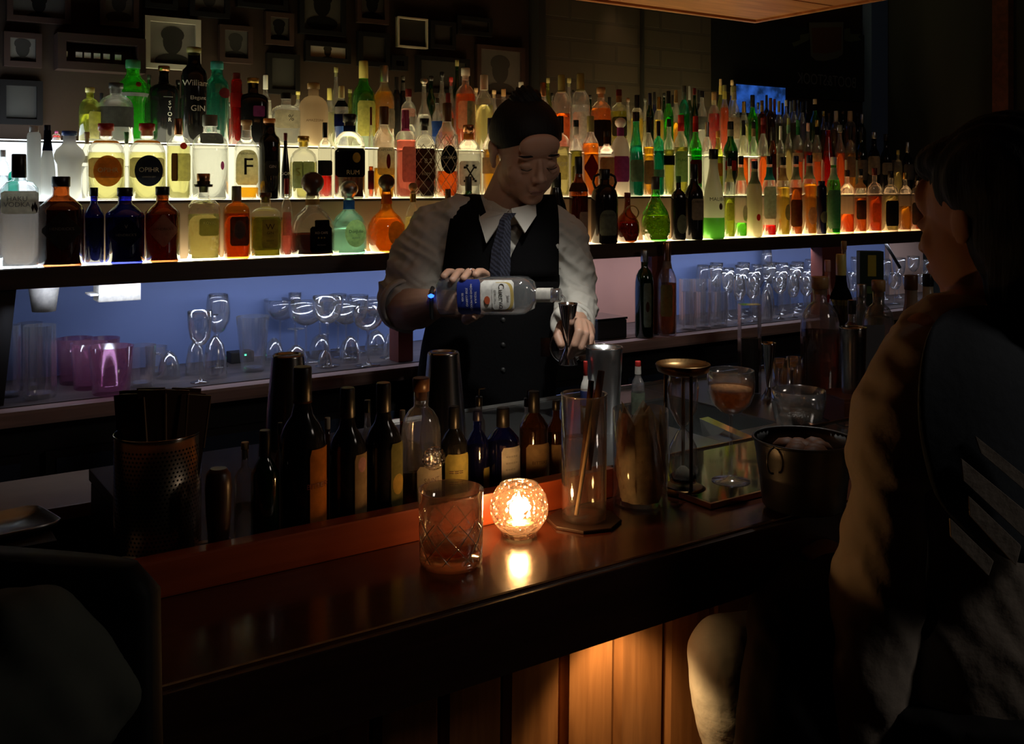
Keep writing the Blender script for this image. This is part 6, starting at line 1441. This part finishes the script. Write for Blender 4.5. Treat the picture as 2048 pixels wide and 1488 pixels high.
for nm, c0, c1, r in (('sleeve_cuff', q_(800, 606, 2.318), q_(818, 612, 2.285), .056), ('sleeve_cuff', q_(1146, 645, 2.262), q_(1143, 651, 2.235), .048)):
    ax_ = (c1-c0).normalized(); rt_ = ax_.to_track_quat('Z', 'Y').to_matrix()
    vs, fs = lathe_data([(r*.98, 0), (r*1.04, .004), (r*1.05, .016), (r*.98, .022), (r*.90, .020)], 32, close=False)
    from_py(nm, [c0+rt_@Vector(v) for v in vs], fs, M_shirt, bt)
# vest: a tube round the torso, two front panels that leave a deep V, a back panel
VC = 1001
def vrow(v, b): return q_(VC, v, 2.42), b
VA = [(905, .168, .130, 968), (800, .166, .130, 970), (760, .165, .130, 973), (690, .163, .130, 981), (620, .158, .130, 992), (575, .150, .129, 999), (545, .147, .127, 1001)]
VT = [(545, 883, 1009, 1009, 1117, .127), (530, 886, 1004, 1013, 1117, .125), (500, 890, 996, 1024, 1117, .122), (470, 894, 988, 1040, 1118, .114), (440, 899, 978, 1056, 1118, .097), (415, 903, 968, 1071, 1117, .076), (400, 906, 962, 1081, 1115, .056), (391, 908, 959, 1084, 1113, .034)]
vs, fs = [], []; S = 64
for v, a, b, uc in VA:
    c = q_(uc, v, 2.42)
    for k in range(S):
        an = 2*PI*k/S; co, si = math.cos(an), math.sin(an); q = (abs(co)**2.5+abs(si)**2.5)**(-1/2.5); vs.append((c[0]+a*q*co, c[1]+b*q*si, c[2]))
for i in range(len(VA)-1):
    for k in range(S): k2 = (k+1) % S; fs.append((i*S+k, i*S+k2, (i+1)*S+k2, (i+1)*S+k))
for side in (0, 1):
    for back in (1, -1):
        vb = len(vs); NS = 9
        for (v, ul, il, ir, ur, b) in VT:
            c = q_(VC, v, 2.42); x0 = q_(ul if side == 0 else ur, v, 2.30).x-c.x; x1 = q_(il if side == 0 else ir, v, 2.30).x-c.x
            if back < 0: x1 = 0; 
            for j in range(NS):
                x = x0+(x1-x0)*j/(NS-1); q = min(.985, abs(x)/.152); y = b*(1-q**2.5)**(1/2.5) if b > .05 else b*(1-q**2)**.5
                vs.append((c.x+x, c.y-back*(y+.008), c.z+(0 if back > 0 else -.001)))
        for i in range(len(VT)-1):
            for j in range(NS-1): a_ = vb+i*NS+j; fs.append((a_, a_+1, a_+NS+1, a_+NS))
o = from_py('vest', vs, fs, M_vest, bt); md = o.modifiers.new('thick', 'SOLIDIFY'); md.thickness = .007; md.offset = 0
for k, v in enumerate((590, 640, 690, 740)):
    c = q_(1006, v, 2.288); lathe('vest_button', [(.0045, 0), (.006, .001), (.006, .002), (.001, .003)], pbr('button_black', (.01, .01, .01), .5), bt, 12).matrix_local = Matrix.Translation((c.x, c.y+.0, c.z))@Matrix.Rotation(PI/2, 4, 'X')
# collar wings and tie
def wing(name, pts, mat, th=.003):
    vs = [Vector(p) for p in pts]; n = len(vs)
    o = from_py(name, vs, [tuple(range(n))], mat, bt, False); m = o.modifiers.new('t', 'SOLIDIFY'); m.thickness = th; return o
wing('collar', [q_(975, 396, 2.37), q_(1018, 424, 2.295), q_(1019, 420, 2.30), q_(973, 487, 2.272), q_(959, 440, 2.31), q_(960, 410, 2.36)], M_shirt)
wing('collar', [q_(1070, 402, 2.335), q_(1072, 432, 2.31), q_(1049, 467, 2.270), q_(1022, 424, 2.285), q_(1022, 418, 2.29), q_(1050, 412, 2.31)], M_shirt)
blob([('t', [q_(975, 408, 2.40), q_(985, 425, 2.345), q_(1020, 436, 2.325), q_(1058, 425, 2.345), q_(1066, 408, 2.40)], [.020, .020, .018, .020, .020]), ('t', [q_(985, 412, 2.45), q_(1020, 416, 2.47), q_(1058, 412, 2.45)], [.022]*3)], 'collar_band', .004, 2, M_shirt, bt)
tie = [(1021, 426, 12, 2.276), (1010, 440, 11, 2.270), (1008, 462, 14, 2.268), (1002, 500, 19, 2.270), (1000, 540, 21, 2.275), (1002, 585, 12, 2.283), (1004, 600, 3, 2.284)]
vs, fs = [], []
for u, v, hw, d in tie: vs += [q_(u-hw, v, d+.004), q_(u, v, d-.003), q_(u+hw, v, d+.004), q_(u, v, d+.008)]
for i in range(len(tie)-1):
    for k in range(4): k2 = (k+1) % 4; fs.append((i*4+k, i*4+k2, (i+1)*4+k2, (i+1)*4+k))
fs += [(3, 2, 1, 0), tuple(len(vs)-4+k for k in range(4))]
from_py('necktie', vs, fs, M_tie, bt, False)
# trousers and shoes down to the floor
hipc = q_(985, 905, 2.42)
tr_ = [('l', [((hipc.x, hipc.y, .80), .158, .12, 2.4), ((hipc.x, hipc.y, .93), .160, .12, 2.4), ((hipc.x, hipc.y, .985), .150, .115, 2.4)])]
for s in (-1, 1): tr_.append(('t', [(hipc.x+s*.085, hipc.y, .84), (hipc.x+s*.10, hipc.y-.02, .48), (hipc.x+s*.11, hipc.y+.01, .10)], [.092, .066, .052]))
blob(tr_, 'trousers', .010, 2, M_vest, bt)
for s in (-1, 1): blob([('e', Vector((hipc.x+s*.115, hipc.y-.05, .04)), (.045, .13, .038), None)], 'shoe', .008, 1, M_black, bt)
tube('ring', [on_b(.062, D(88), RBt+.0105)+ (ax*math.cos(a)*0+ (ax.cross(Vector((0, 0, 1))))*0)+Vector((0, 0, 0))+(frv*math.cos(a)+upv*math.sin(a)*0)*.0001 for a in (0, 1)], .0098, pbr('dark_ring', (.03, .03, .035), .25, 1), bt, 16)
# blue watch light at the wrist
lathe('wrist_light', [(.001, 0), (.006, .002), (.007, .006), (.001, .009)], glow('blue_led', (.02, .10, 1), 5), bt, 16).location = q_(862, 596, 2.155)
tube('watch_strap', [wrL+Vector((-.01, 0, 0))+Vector((0, .033*math.cos(a), .033*math.sin(a))) for a in [2*PI*i/24 for i in range(24)]], .0045, M_black, bt, 8, True)
# held bottle
hb = root('tequila_bottle', BM@b0, 'clear square-shouldered tequila bottle held sideways, pouring, blue and white labels', 'bottle')
axw = (BM.to_3x3()@ax).normalized(); frw = (BM.to_3x3()@frv).normalized()
zc = axw; yc = -frw; xc = yc.cross(zc)
hb.matrix_world = Matrix.Translation(BM@b0)@Matrix((xc, yc, zc)).transposed().to_4x4()
def cuervo(t, s, hw, H):
    patch('white_label', s, 'rect', -.002, .51*H, .066, .27*H, label_mat('bright_paper', (.80, .80, .76), .1), t, .0012)
    patch('gold_arch', s, 'arch', -.002, .565*H, .058, .16*H, pbr('gold_print', (.5, .38, .12), .4), t, .0015)
    patch('label_field', s, 'arch', -.002, .545*H, .056, .15*H, label_mat('bright_paper', (.80, .80, .76), .1), t, .0018)
    patch('blue_label', s, 'rect', 0, .275*H, .074, .19*H, pbr('royal_blue_print', (.015, .03, .22), .4), t, .0012)
    patch('red_seal', s, 'circle', .006, .43*H, .017, .048*H, pbr('seal_red', (.50, .10, .04), .5), t, .0022)
    write_on(s, 'Cuervo', -.002, .545*H, .0175, M_ink, t, .0024, 1.0); write_on(s, 'Jose', .004, .60*H, .0090, M_ink, t, .0024)
    write_on(s, 'ESPECIAL', -.002, .495*H, .0065, pbr('ink_grey', SOLID['grey'], .6), t, .0024)
    for i, w_ in enumerate(('TEQUILA', 'HECHO EN MEXICO', 'JOSE CUERVO', 'SILVER')): write_on(s, w_, 0, (.335-.036*i)*H, .0062, pbr('ink_white', SOLID['white'], .6), t, .0022)
GLS['held'] = (1, 1, 1); MC['glass_held'] = thin_glass('held_glass', (1, 1, 1), .95, .12, 1.8, .06, haze=.16, haze_col=(.85, .92, .95), bend=.25)
bottle_parts(hb, .0405, BL*1.01, 'square', 'held', None, .70, 'silver', n=3.6, fy=.95, capk='long', extra=cuervo, neck=(.79, .905, 'white'))
for o in [c for c in bpy.data.objects if c.parent == hb and c.name.startswith('cap')]: bpy.data.objects.remove(o)
H_ = BL*1.01; lathe('pour_lip', [(.0125, .905*H_), (.0145, .915*H_), (.0145, .965*H_), (.0125, .97*H_), (.0125, .93*H_)], M_rim, hb, 20, close=False)
p0, p1 = at(1124, 592, 2.075), BM@jt
tag(tube('tequila_stream', [p0, p0.lerp(p1, .4)+Vector((.002, 0, .002)), p1-Vector((0, 0, .008))], [.003, .0022, .0018], M_rim, None, 8), 'thin clear stream falling from the held bottle into the jigger', 'liquid')
# jigger in the other hand
jg = root('jigger', BM@jb, 'tall steel double jigger held upright under the bottle neck', 'jigger'); Hj = (jt-jb).length
qj = 2.095/F; zj = (jw-jb).length
lathe('lower_cup', [(.021, 0), (.0215, .001), (.0045, zj), (.0045, zj+.001)], M_chrome, jg, 32, close=False)
lathe('upper_cup', [(.0045, zj+.0012), (.0195, Hj-.004), (.0200, Hj), (.0190, Hj-.0005), (.0045, zj+.006)], M_chrome, jg, 36, close=False)
tube('rolled_rim', [(.0198*math.cos(2*PI*i/36), .0198*math.sin(2*PI*i/36), Hj) for i in range(36)], .0010, M_chrome, jg, 6, True)
cg = BM@q_(1134, 692, 2.135)
t = root('round_strainer', cg, 'round steel and clear strainer dangling behind the held jigger', 'strainer', -YAW); t.rotation_euler = (PI/2, 0, -YAW)
lathe('strainer_disc', [(.001, 0), (.033, .001), (.0345, .003), (.033, .005), (.001, .004)], thin_glass('dark_lens', (.55, .5, .5), .8, .12, 1.8, .08), t, 40)
tube('steel_ring', [(.0355*math.cos(2*PI*i/48), .0355*math.sin(2*PI*i/48), .002) for i in range(48)], .0022, M_chrome, t, 8, True)
box('side_tab', -.056, -.036, -.022, .018, .001, .003, thin_glass('tab_glass', (.6, .6, .6), .8, .15, 1.8, .1), t)

# ---------------------------------------------------------------- seated woman at the right
WD = 1.36
wp = at(1960, 744, WD)
wm = root('person', (wp.x, wp.y, 0), 'seated woman seen from behind her shoulder, long black hair, pale blouse with dark shawl', 'person', -YAW)
WM = Matrix.Translation((wp.x, wp.y, 0))@Matrix.Rotation(-YAW, 4, 'Z'); WMI = WM.inverted()
def w_(u, v, d): return WMI@at(u, v, d)
M_skinw = pbr('skin_woman', (.42, .21, .13), .55, sss=.1)
M_blouse = pbr('cream_blouse', (.45, .39, .33), .8, bump=.5, bump_scale=45, sheen=.2)
M_shawl = pbr('slate_shawl', (.045, .058, .075), .85, bump=.3, bump_scale=60)
M_trous = pbr('cream_trousers', (.78, .70, .55), .8, bump=.25, bump_scale=60)
wc = w_(1976, 442, 1.36)
WR = Matrix.Rotation(math.radians(-62), 3, 'Z')@Matrix.Rotation(math.radians(8), 3, 'X')    # looks to the left and away, over the bar
def wq(x, y, z): return wc+WR@Vector((x, -y, z))
def we(x, y, z, rx, ry, rz): return ('e', wq(x, y, z), (rx, ry, rz), WR)
WR = Matrix.Rotation(math.radians(-151), 3, 'Z')@Matrix.Rotation(math.radians(6), 3, 'X')
hw_ = [we(0, -.012, .030, .074, .092, .088), we(0, .024, -.025, .062, .066, .086), we(0, .052, -.092, .027, .028, .020), we(0, .028, -.078, .042, .044, .028), we(-.036, .056, -.026, .024, .020, .026), we(.036, .056, -.026, .024, .020, .026),
       ('t', [wq(0, .084, .012), wq(0, .094, -.012), wq(0, .106, -.030)], [.0065, .008, .0095]), we(-.010, .096, -.033, .007, .009, .006), we(.010, .096, -.033, .007, .009, .006),
       we(0, .076, .040, .046, .016, .034), we(-.029, .078, .001, .014, .010, .009), we(.029, .078, .001, .014, .010, .009), we(0, .090, -.058, .019, .009, .006), we(0, .088, -.067, .016, .009, .006), we(0, .070, -.060, .03, .02, .03)]
for s in (-1, 1): hw_ += [we(s*.073, -.012, -.006, .007, .015, .027), we(s*.076, -.018, .006, .006, .011, .016)]
wn = w_(1985, 625, 1.38)
wsh, wsh2 = w_(1862, 690, 1.30), w_(2120, 680, 1.42)
wel, wwr = w_(1775, 1035, 1.27), w_(1700, 1120, 1.42)
whip = Vector((w_(1990, 1320, 1.36).x, w_(1990, 1320, 1.36).y, .80))
knee = w_(1462, 1312, 1.44); knee2 = w_(1600, 1330, 1.48)
ankl = Vector((knee.x+.02, knee.y+.02, .36)); ankl2 = Vector((knee2.x+.02, knee2.y+.02, .36))
wskin = hw_+[('t', [wq(0, -.02, -.06), wn], [.048, .052]), ('t', [wn, wsh], [.055, .045]), ('t', [wn, wsh2], [.055, .045]), ('t', [wsh, w_(1835, 870, 1.29), w_(1785, 1010, 1.28)], [.036, .03, .028]), ('t', [w_(1785, 1010, 1.28), w_(1745, 1120, 1.31), wwr], [.028, .026, .022]),
   ('l', [(whip, .15, .11, 2.2), ((whip.x, whip.y, 1.02), .12, .09, 2.2), ((wn.x, wn.y, 1.22), .14, .085, 2.2), ((wn.x, wn.y, 1.33), .08, .06, 2)]),
   ('t', [whip+Vector((-.06, 0, 0)), knee+Vector((.015, .02, 0))], [.08, .045]), ('t', [whip+Vector((.02, .02, 0)), knee2+Vector((.01, .02, 0))], [.08, .045]),
   ('t', [knee, ankl], [.042, .030]), ('t', [knee2, ankl2], [.042, .030]), ('e', wwr+Vector((-.03, .03, .0)), (.036, .04, .016), None)]
for k in range(4): wskin.append(finger([wwr+Vector((-.045+.004*k, .045-.016*k+.02, .004)), wwr+Vector((-.075, .060-.018*k+.02, .004)), wwr+Vector((-.098+.004*abs(k-1), .066-.018*k+.02, -.006))], .0085, .0062))
wskin.append(finger([wwr+Vector((-.010, .060, .0)), wwr+Vector((-.035, .085, .0)), wwr+Vector((-.055, .095, -.003))], .010, .0075))
blob(wskin, 'body', .0045, 2, M_skinw, wm)
# long black hair: cap, side curtain and a fall over the back
hair = [we(0, -.036, .052, .088, .100, .092), we(0, -.06, -.02, .082, .075, .10), we(0, -.070, -.085, .080, .062, .085), we(0, -.065, -.130, .078, .055, .060), we(0, .03, .085, .066, .06, .036)]
blob(hair, 'hair', .0045, 3, M_hair, wm, disp=lambda c: .002*math.sin(c.x*260+c.y*200)+.002*noise.noise(Vector((c.x*60, c.y*60, c.z*8))))
def foldw(c): return .003*noise.noise(Vector((c.x*14, c.y*14, c.z*7)))+.0035*noise.noise(Vector((c.x*40+c.z*22, c.y*36, c.z*12)))+.0012*math.sin(c.x*90+c.z*70+5*noise.noise(c*10))
bl = [('l', [((whip.x, whip.y, .84), .165, .12, 2.3), ((whip.x-.01, whip.y, .93), .150, .115, 2.3), ((wn.x, wn.y, 1.08), .160, .11, 2.3), ((wn.x, wn.y, 1.22), .170, .105, 2.3), (w_(1975, 665, 1.38), .13, .09, 2.2), (w_(1985, 622, 1.38), .07, .06, 2)]),
      ('t', [w_(1975, 660, 1.38), w_(1890, 680, 1.32), w_(1838, 740, 1.29)], [.06, .062, .058]), ('t', [w_(1838, 740, 1.29), w_(1805, 830, 1.28), w_(1790, 900, 1.27), w_(1775, 960, 1.27)], [.058, .064, .062, .046]),
      ('e', w_(1795, 870, 1.275), (.062, .064, .07), None), ('t', [w_(1775, 970, 1.27), w_(1772, 1010, 1.28), w_(1768, 1060, 1.30)], [.044, .046, .052]), ('t', [w_(1768, 1060, 1.30), w_(1752, 1180, 1.31), w_(1722, 1330, 1.32), w_(1718, 1470, 1.32)], [.052, .060, .066, .060]),
      ('t', [w_(1990, 660, 1.38), wsh2, w_(2150, 900, 1.42)], [.06, .06, .06])]
blob(bl, 'blouse', .0060, 3, M_blouse, wm, disp=foldw)
# dark shawl strips lying over her back and shoulder
def drape(name, rows, mat, th=.004):
    vs, fs = [], []; n = len(rows[0])
    for r in rows:
        for p in r: vs.append(p)
    for i in range(len(rows)-1):
        for j in range(n-1): fs.append((i*n+j, i*n+j+1, (i+1)*n+j+1, (i+1)*n+j))
    o = from_py(name, vs, fs, mat, wm); m = o.modifiers.new('sub', 'SUBSURF'); m.levels = 2; m.render_levels = 2; m2 = o.modifiers.new('t', 'SOLIDIFY'); m2.thickness = th; return o
drape('shawl', [[w_(1862, 640, 1.25), w_(1905, 618, 1.27), w_(1975, 612, 1.27), w_(2050, 616, 1.30), w_(2130, 640, 1.33)],
                [w_(1838, 720, 1.215), w_(1895, 715, 1.215), w_(1975, 712, 1.215), w_(2050, 716, 1.23), w_(2130, 730, 1.27)],
                [w_(1832, 840, 1.20), w_(1890, 835, 1.20), w_(1970, 830, 1.20), w_(2050, 830, 1.215), w_(2130, 830, 1.25)],
                [w_(1850, 930, 1.205), w_(1910, 950, 1.20), w_(1985, 965, 1.20), w_(2050, 960, 1.215), w_(2130, 930, 1.25)],
                [w_(1872, 1010, 1.205), w_(1950, 1080, 1.20), w_(2010, 1120, 1.21), w_(2060, 1130, 1.225), w_(2130, 1100, 1.25)]], M_shawl)
for (a, b, c_, d_) in [((1920, 915), (2048, 1020), (2048, 1075), (1925, 960)), ((1935, 990), (2040, 1090), (2030, 1130), (1938, 1030)), ((1898, 1035), (1985, 1120), (1975, 1150), (1900, 1072)), ((1948, 870), (2060, 960), (2060, 990), (1960, 905))]:
    o = drape('pale_stripe', [[w_(a[0]+(b[0]-a[0])*q+(d_[0]-a[0]+(c_[0]-b[0]-d_[0]+a[0])*q)*r, a[1]+(b[1]-a[1])*q+(d_[1]-a[1]+(c_[1]-b[1]-d_[1]+a[1])*q)*r, 1.193) for q in (0, .04, .3, .6, .96, 1)] for r in (0, .08, .92, 1)], M_blouse, .003)
# trousers: pale lit knee, dark coat over the lap
blob([('t', [whip+Vector((-.06, 0, .0)), w_(1510, 1308, 1.46), w_(1452, 1308, 1.44)], [.095, .060, .055]), ('t', [w_(1450, 1312, 1.44), w_(1462, 1400, 1.44), w_(1475, 1500, 1.45), ankl+Vector((0, 0, .03))], [.055, .057, .048, .042])], 'trouser_leg', .005, 2, M_trous, wm, disp=lambda c: .002*noise.noise(c*30))
blob([('t', [whip+Vector((.03, .04, 0)), knee2], [.095, .062]), ('t', [knee2, ankl2], [.060, .045])], 'trouser_leg', .006, 2, M_trous, wm)
blob([('l', [((whip.x-.02, whip.y-.01, .70), .19, .15, 2.3), ((whip.x-.02, whip.y-.01, .86), .185, .14, 2.3)]), ('t', [w_(1840, 1200, 1.36), w_(1700, 1210, 1.36), w_(1590, 1225, 1.36)], [.085, .070, .060]), ('t', [w_(1590, 1225, 1.36), w_(1580, 1400, 1.34), w_(1578, 1520, 1.34)], [.060, .068, .075]), ('t', [w_(1640, 1260, 1.34), w_(1650, 1400, 1.34), w_(1640, 1520, 1.34)], [.06, .065, .07])], 'coat', .007, 3, pbr('black_coat', (.008, .008, .009), .85), wm, disp=foldw)
tube('earring', [wq(-.078, -.012, -.040), wq(-.080, -.010, -.052)], .0022, M_chrome, wm, 8)
for s in (0, 1):
    a_ = (ankl, ankl2)[s]; blob([('e', a_+Vector((-.02, .03, -.035)), (.045, .10, .04), None)], 'shoe', .008, 1, M_black, wm)
# her stool and the chair at the left edge
def stool(x, y, label, seat_z=.70):
    t = root('bar_stool', (x, y, 0), label, 'stool', -YAW)
    lathe('seat', [(.17, seat_z-.05), (.185, seat_z-.03), (.185, seat_z-.012), (.16, seat_z-.001), (.001, seat_z)], pbr('black_leather', (.008, .0075, .0075), .6, spec=.2), t, 36)
    for a in (.8, 2.35, 3.9, 5.5): tube('leg', [(.13*math.cos(a), .13*math.sin(a), seat_z-.052), (.20*math.cos(a), .20*math.sin(a), .003)], .012, M_bard, t, 8)
    tube('footrest', [(.175*math.cos(2*PI*i/32), .175*math.sin(2*PI*i/32), .25) for i in range(32)], .008, M_dsteel, t, 8, True)
whw = WM@whip
stool(whw.x, whw.y, 'black round bar stool under the seated woman', .69)
# dim things at the left edge, close to the camera
CD = .78
p = at(10, 1150, CD)
t = root('bar_chair', (p.x, p.y-.05, 0), 'black leather bar chair back at the lower left corner, cut by the frame', 'chair', -YAW-.2)
zt = at(60, 1085, CD).z
vs, fs = loft([((0, 0, .62), .10, .020, 4), ((0, .01, .80), .115, .022, 4), ((0, .015, zt-.02), .105, .022, 4), ((0, .015, zt), .09, .014, 3)], 40); from_py('backrest', vs, fs, pbr('black_leather', (.008, .0075, .0075), .6, spec=.2), t)
vs, fs = loft([((0, -.18, .60), .18, .17, 4), ((0, -.18, .66), .19, .18, 4), ((0, -.18, .68), .17, .16, 4)], 40); from_py('seat', vs, fs, pbr('black_leather', (.008, .0075, .0075), .6, spec=.2), t)
for sx_ in (-.13, .13):
    for sy_ in (-.32, -.04): tube('leg', [(sx_, sy_, .60), (sx_*1.2, sy_*1.05, .003)], .013, M_bard, t, 8)
t = root('grey_coat', (0, 0, 0), 'dim grey-green coat heaped over the bar chair arm at the bottom left corner', 'coat')
blob([('t', [at(-60, 1330, .70), at(60, 1290, .70), at(130, 1330, .71), at(200, 1390, .72)], [.042, .040, .036, .028]), ('t', [at(-40, 1380, .69), at(90, 1400, .70), at(190, 1440, .71)], [.05, .045, .02])], 'coat_cloth', .006, 3, pbr('grey_green_coat', (.10, .11, .09), .9), t, disp=foldw)
pt_ = on_z(22, 1058, ZW)
eb2 = root('equipment_box', (pt_.x-.12, pt_.y, 0), 'black equipment box under the steel tray at the far left edge', 'box')
box('box_body', -.30, .165, -.085, .085, .002, ZW-.004, M_black, eb2, .004)
box('box_lid', -.302, .167, -.087, .087, ZW-.0035, ZW, M_black, eb2, .001)
t = root('serving_tray', (pt_.x, pt_.y, ZW+.0005), 'small steel tray on the black equipment box at the far left edge', 'tray', .2)
lathe('tray_plate', [(.02, 0), (.05, .001), (.055, .012), (.053, .0125), (.048, .003), (.001, .002)], M_steel, t, 24, 8)
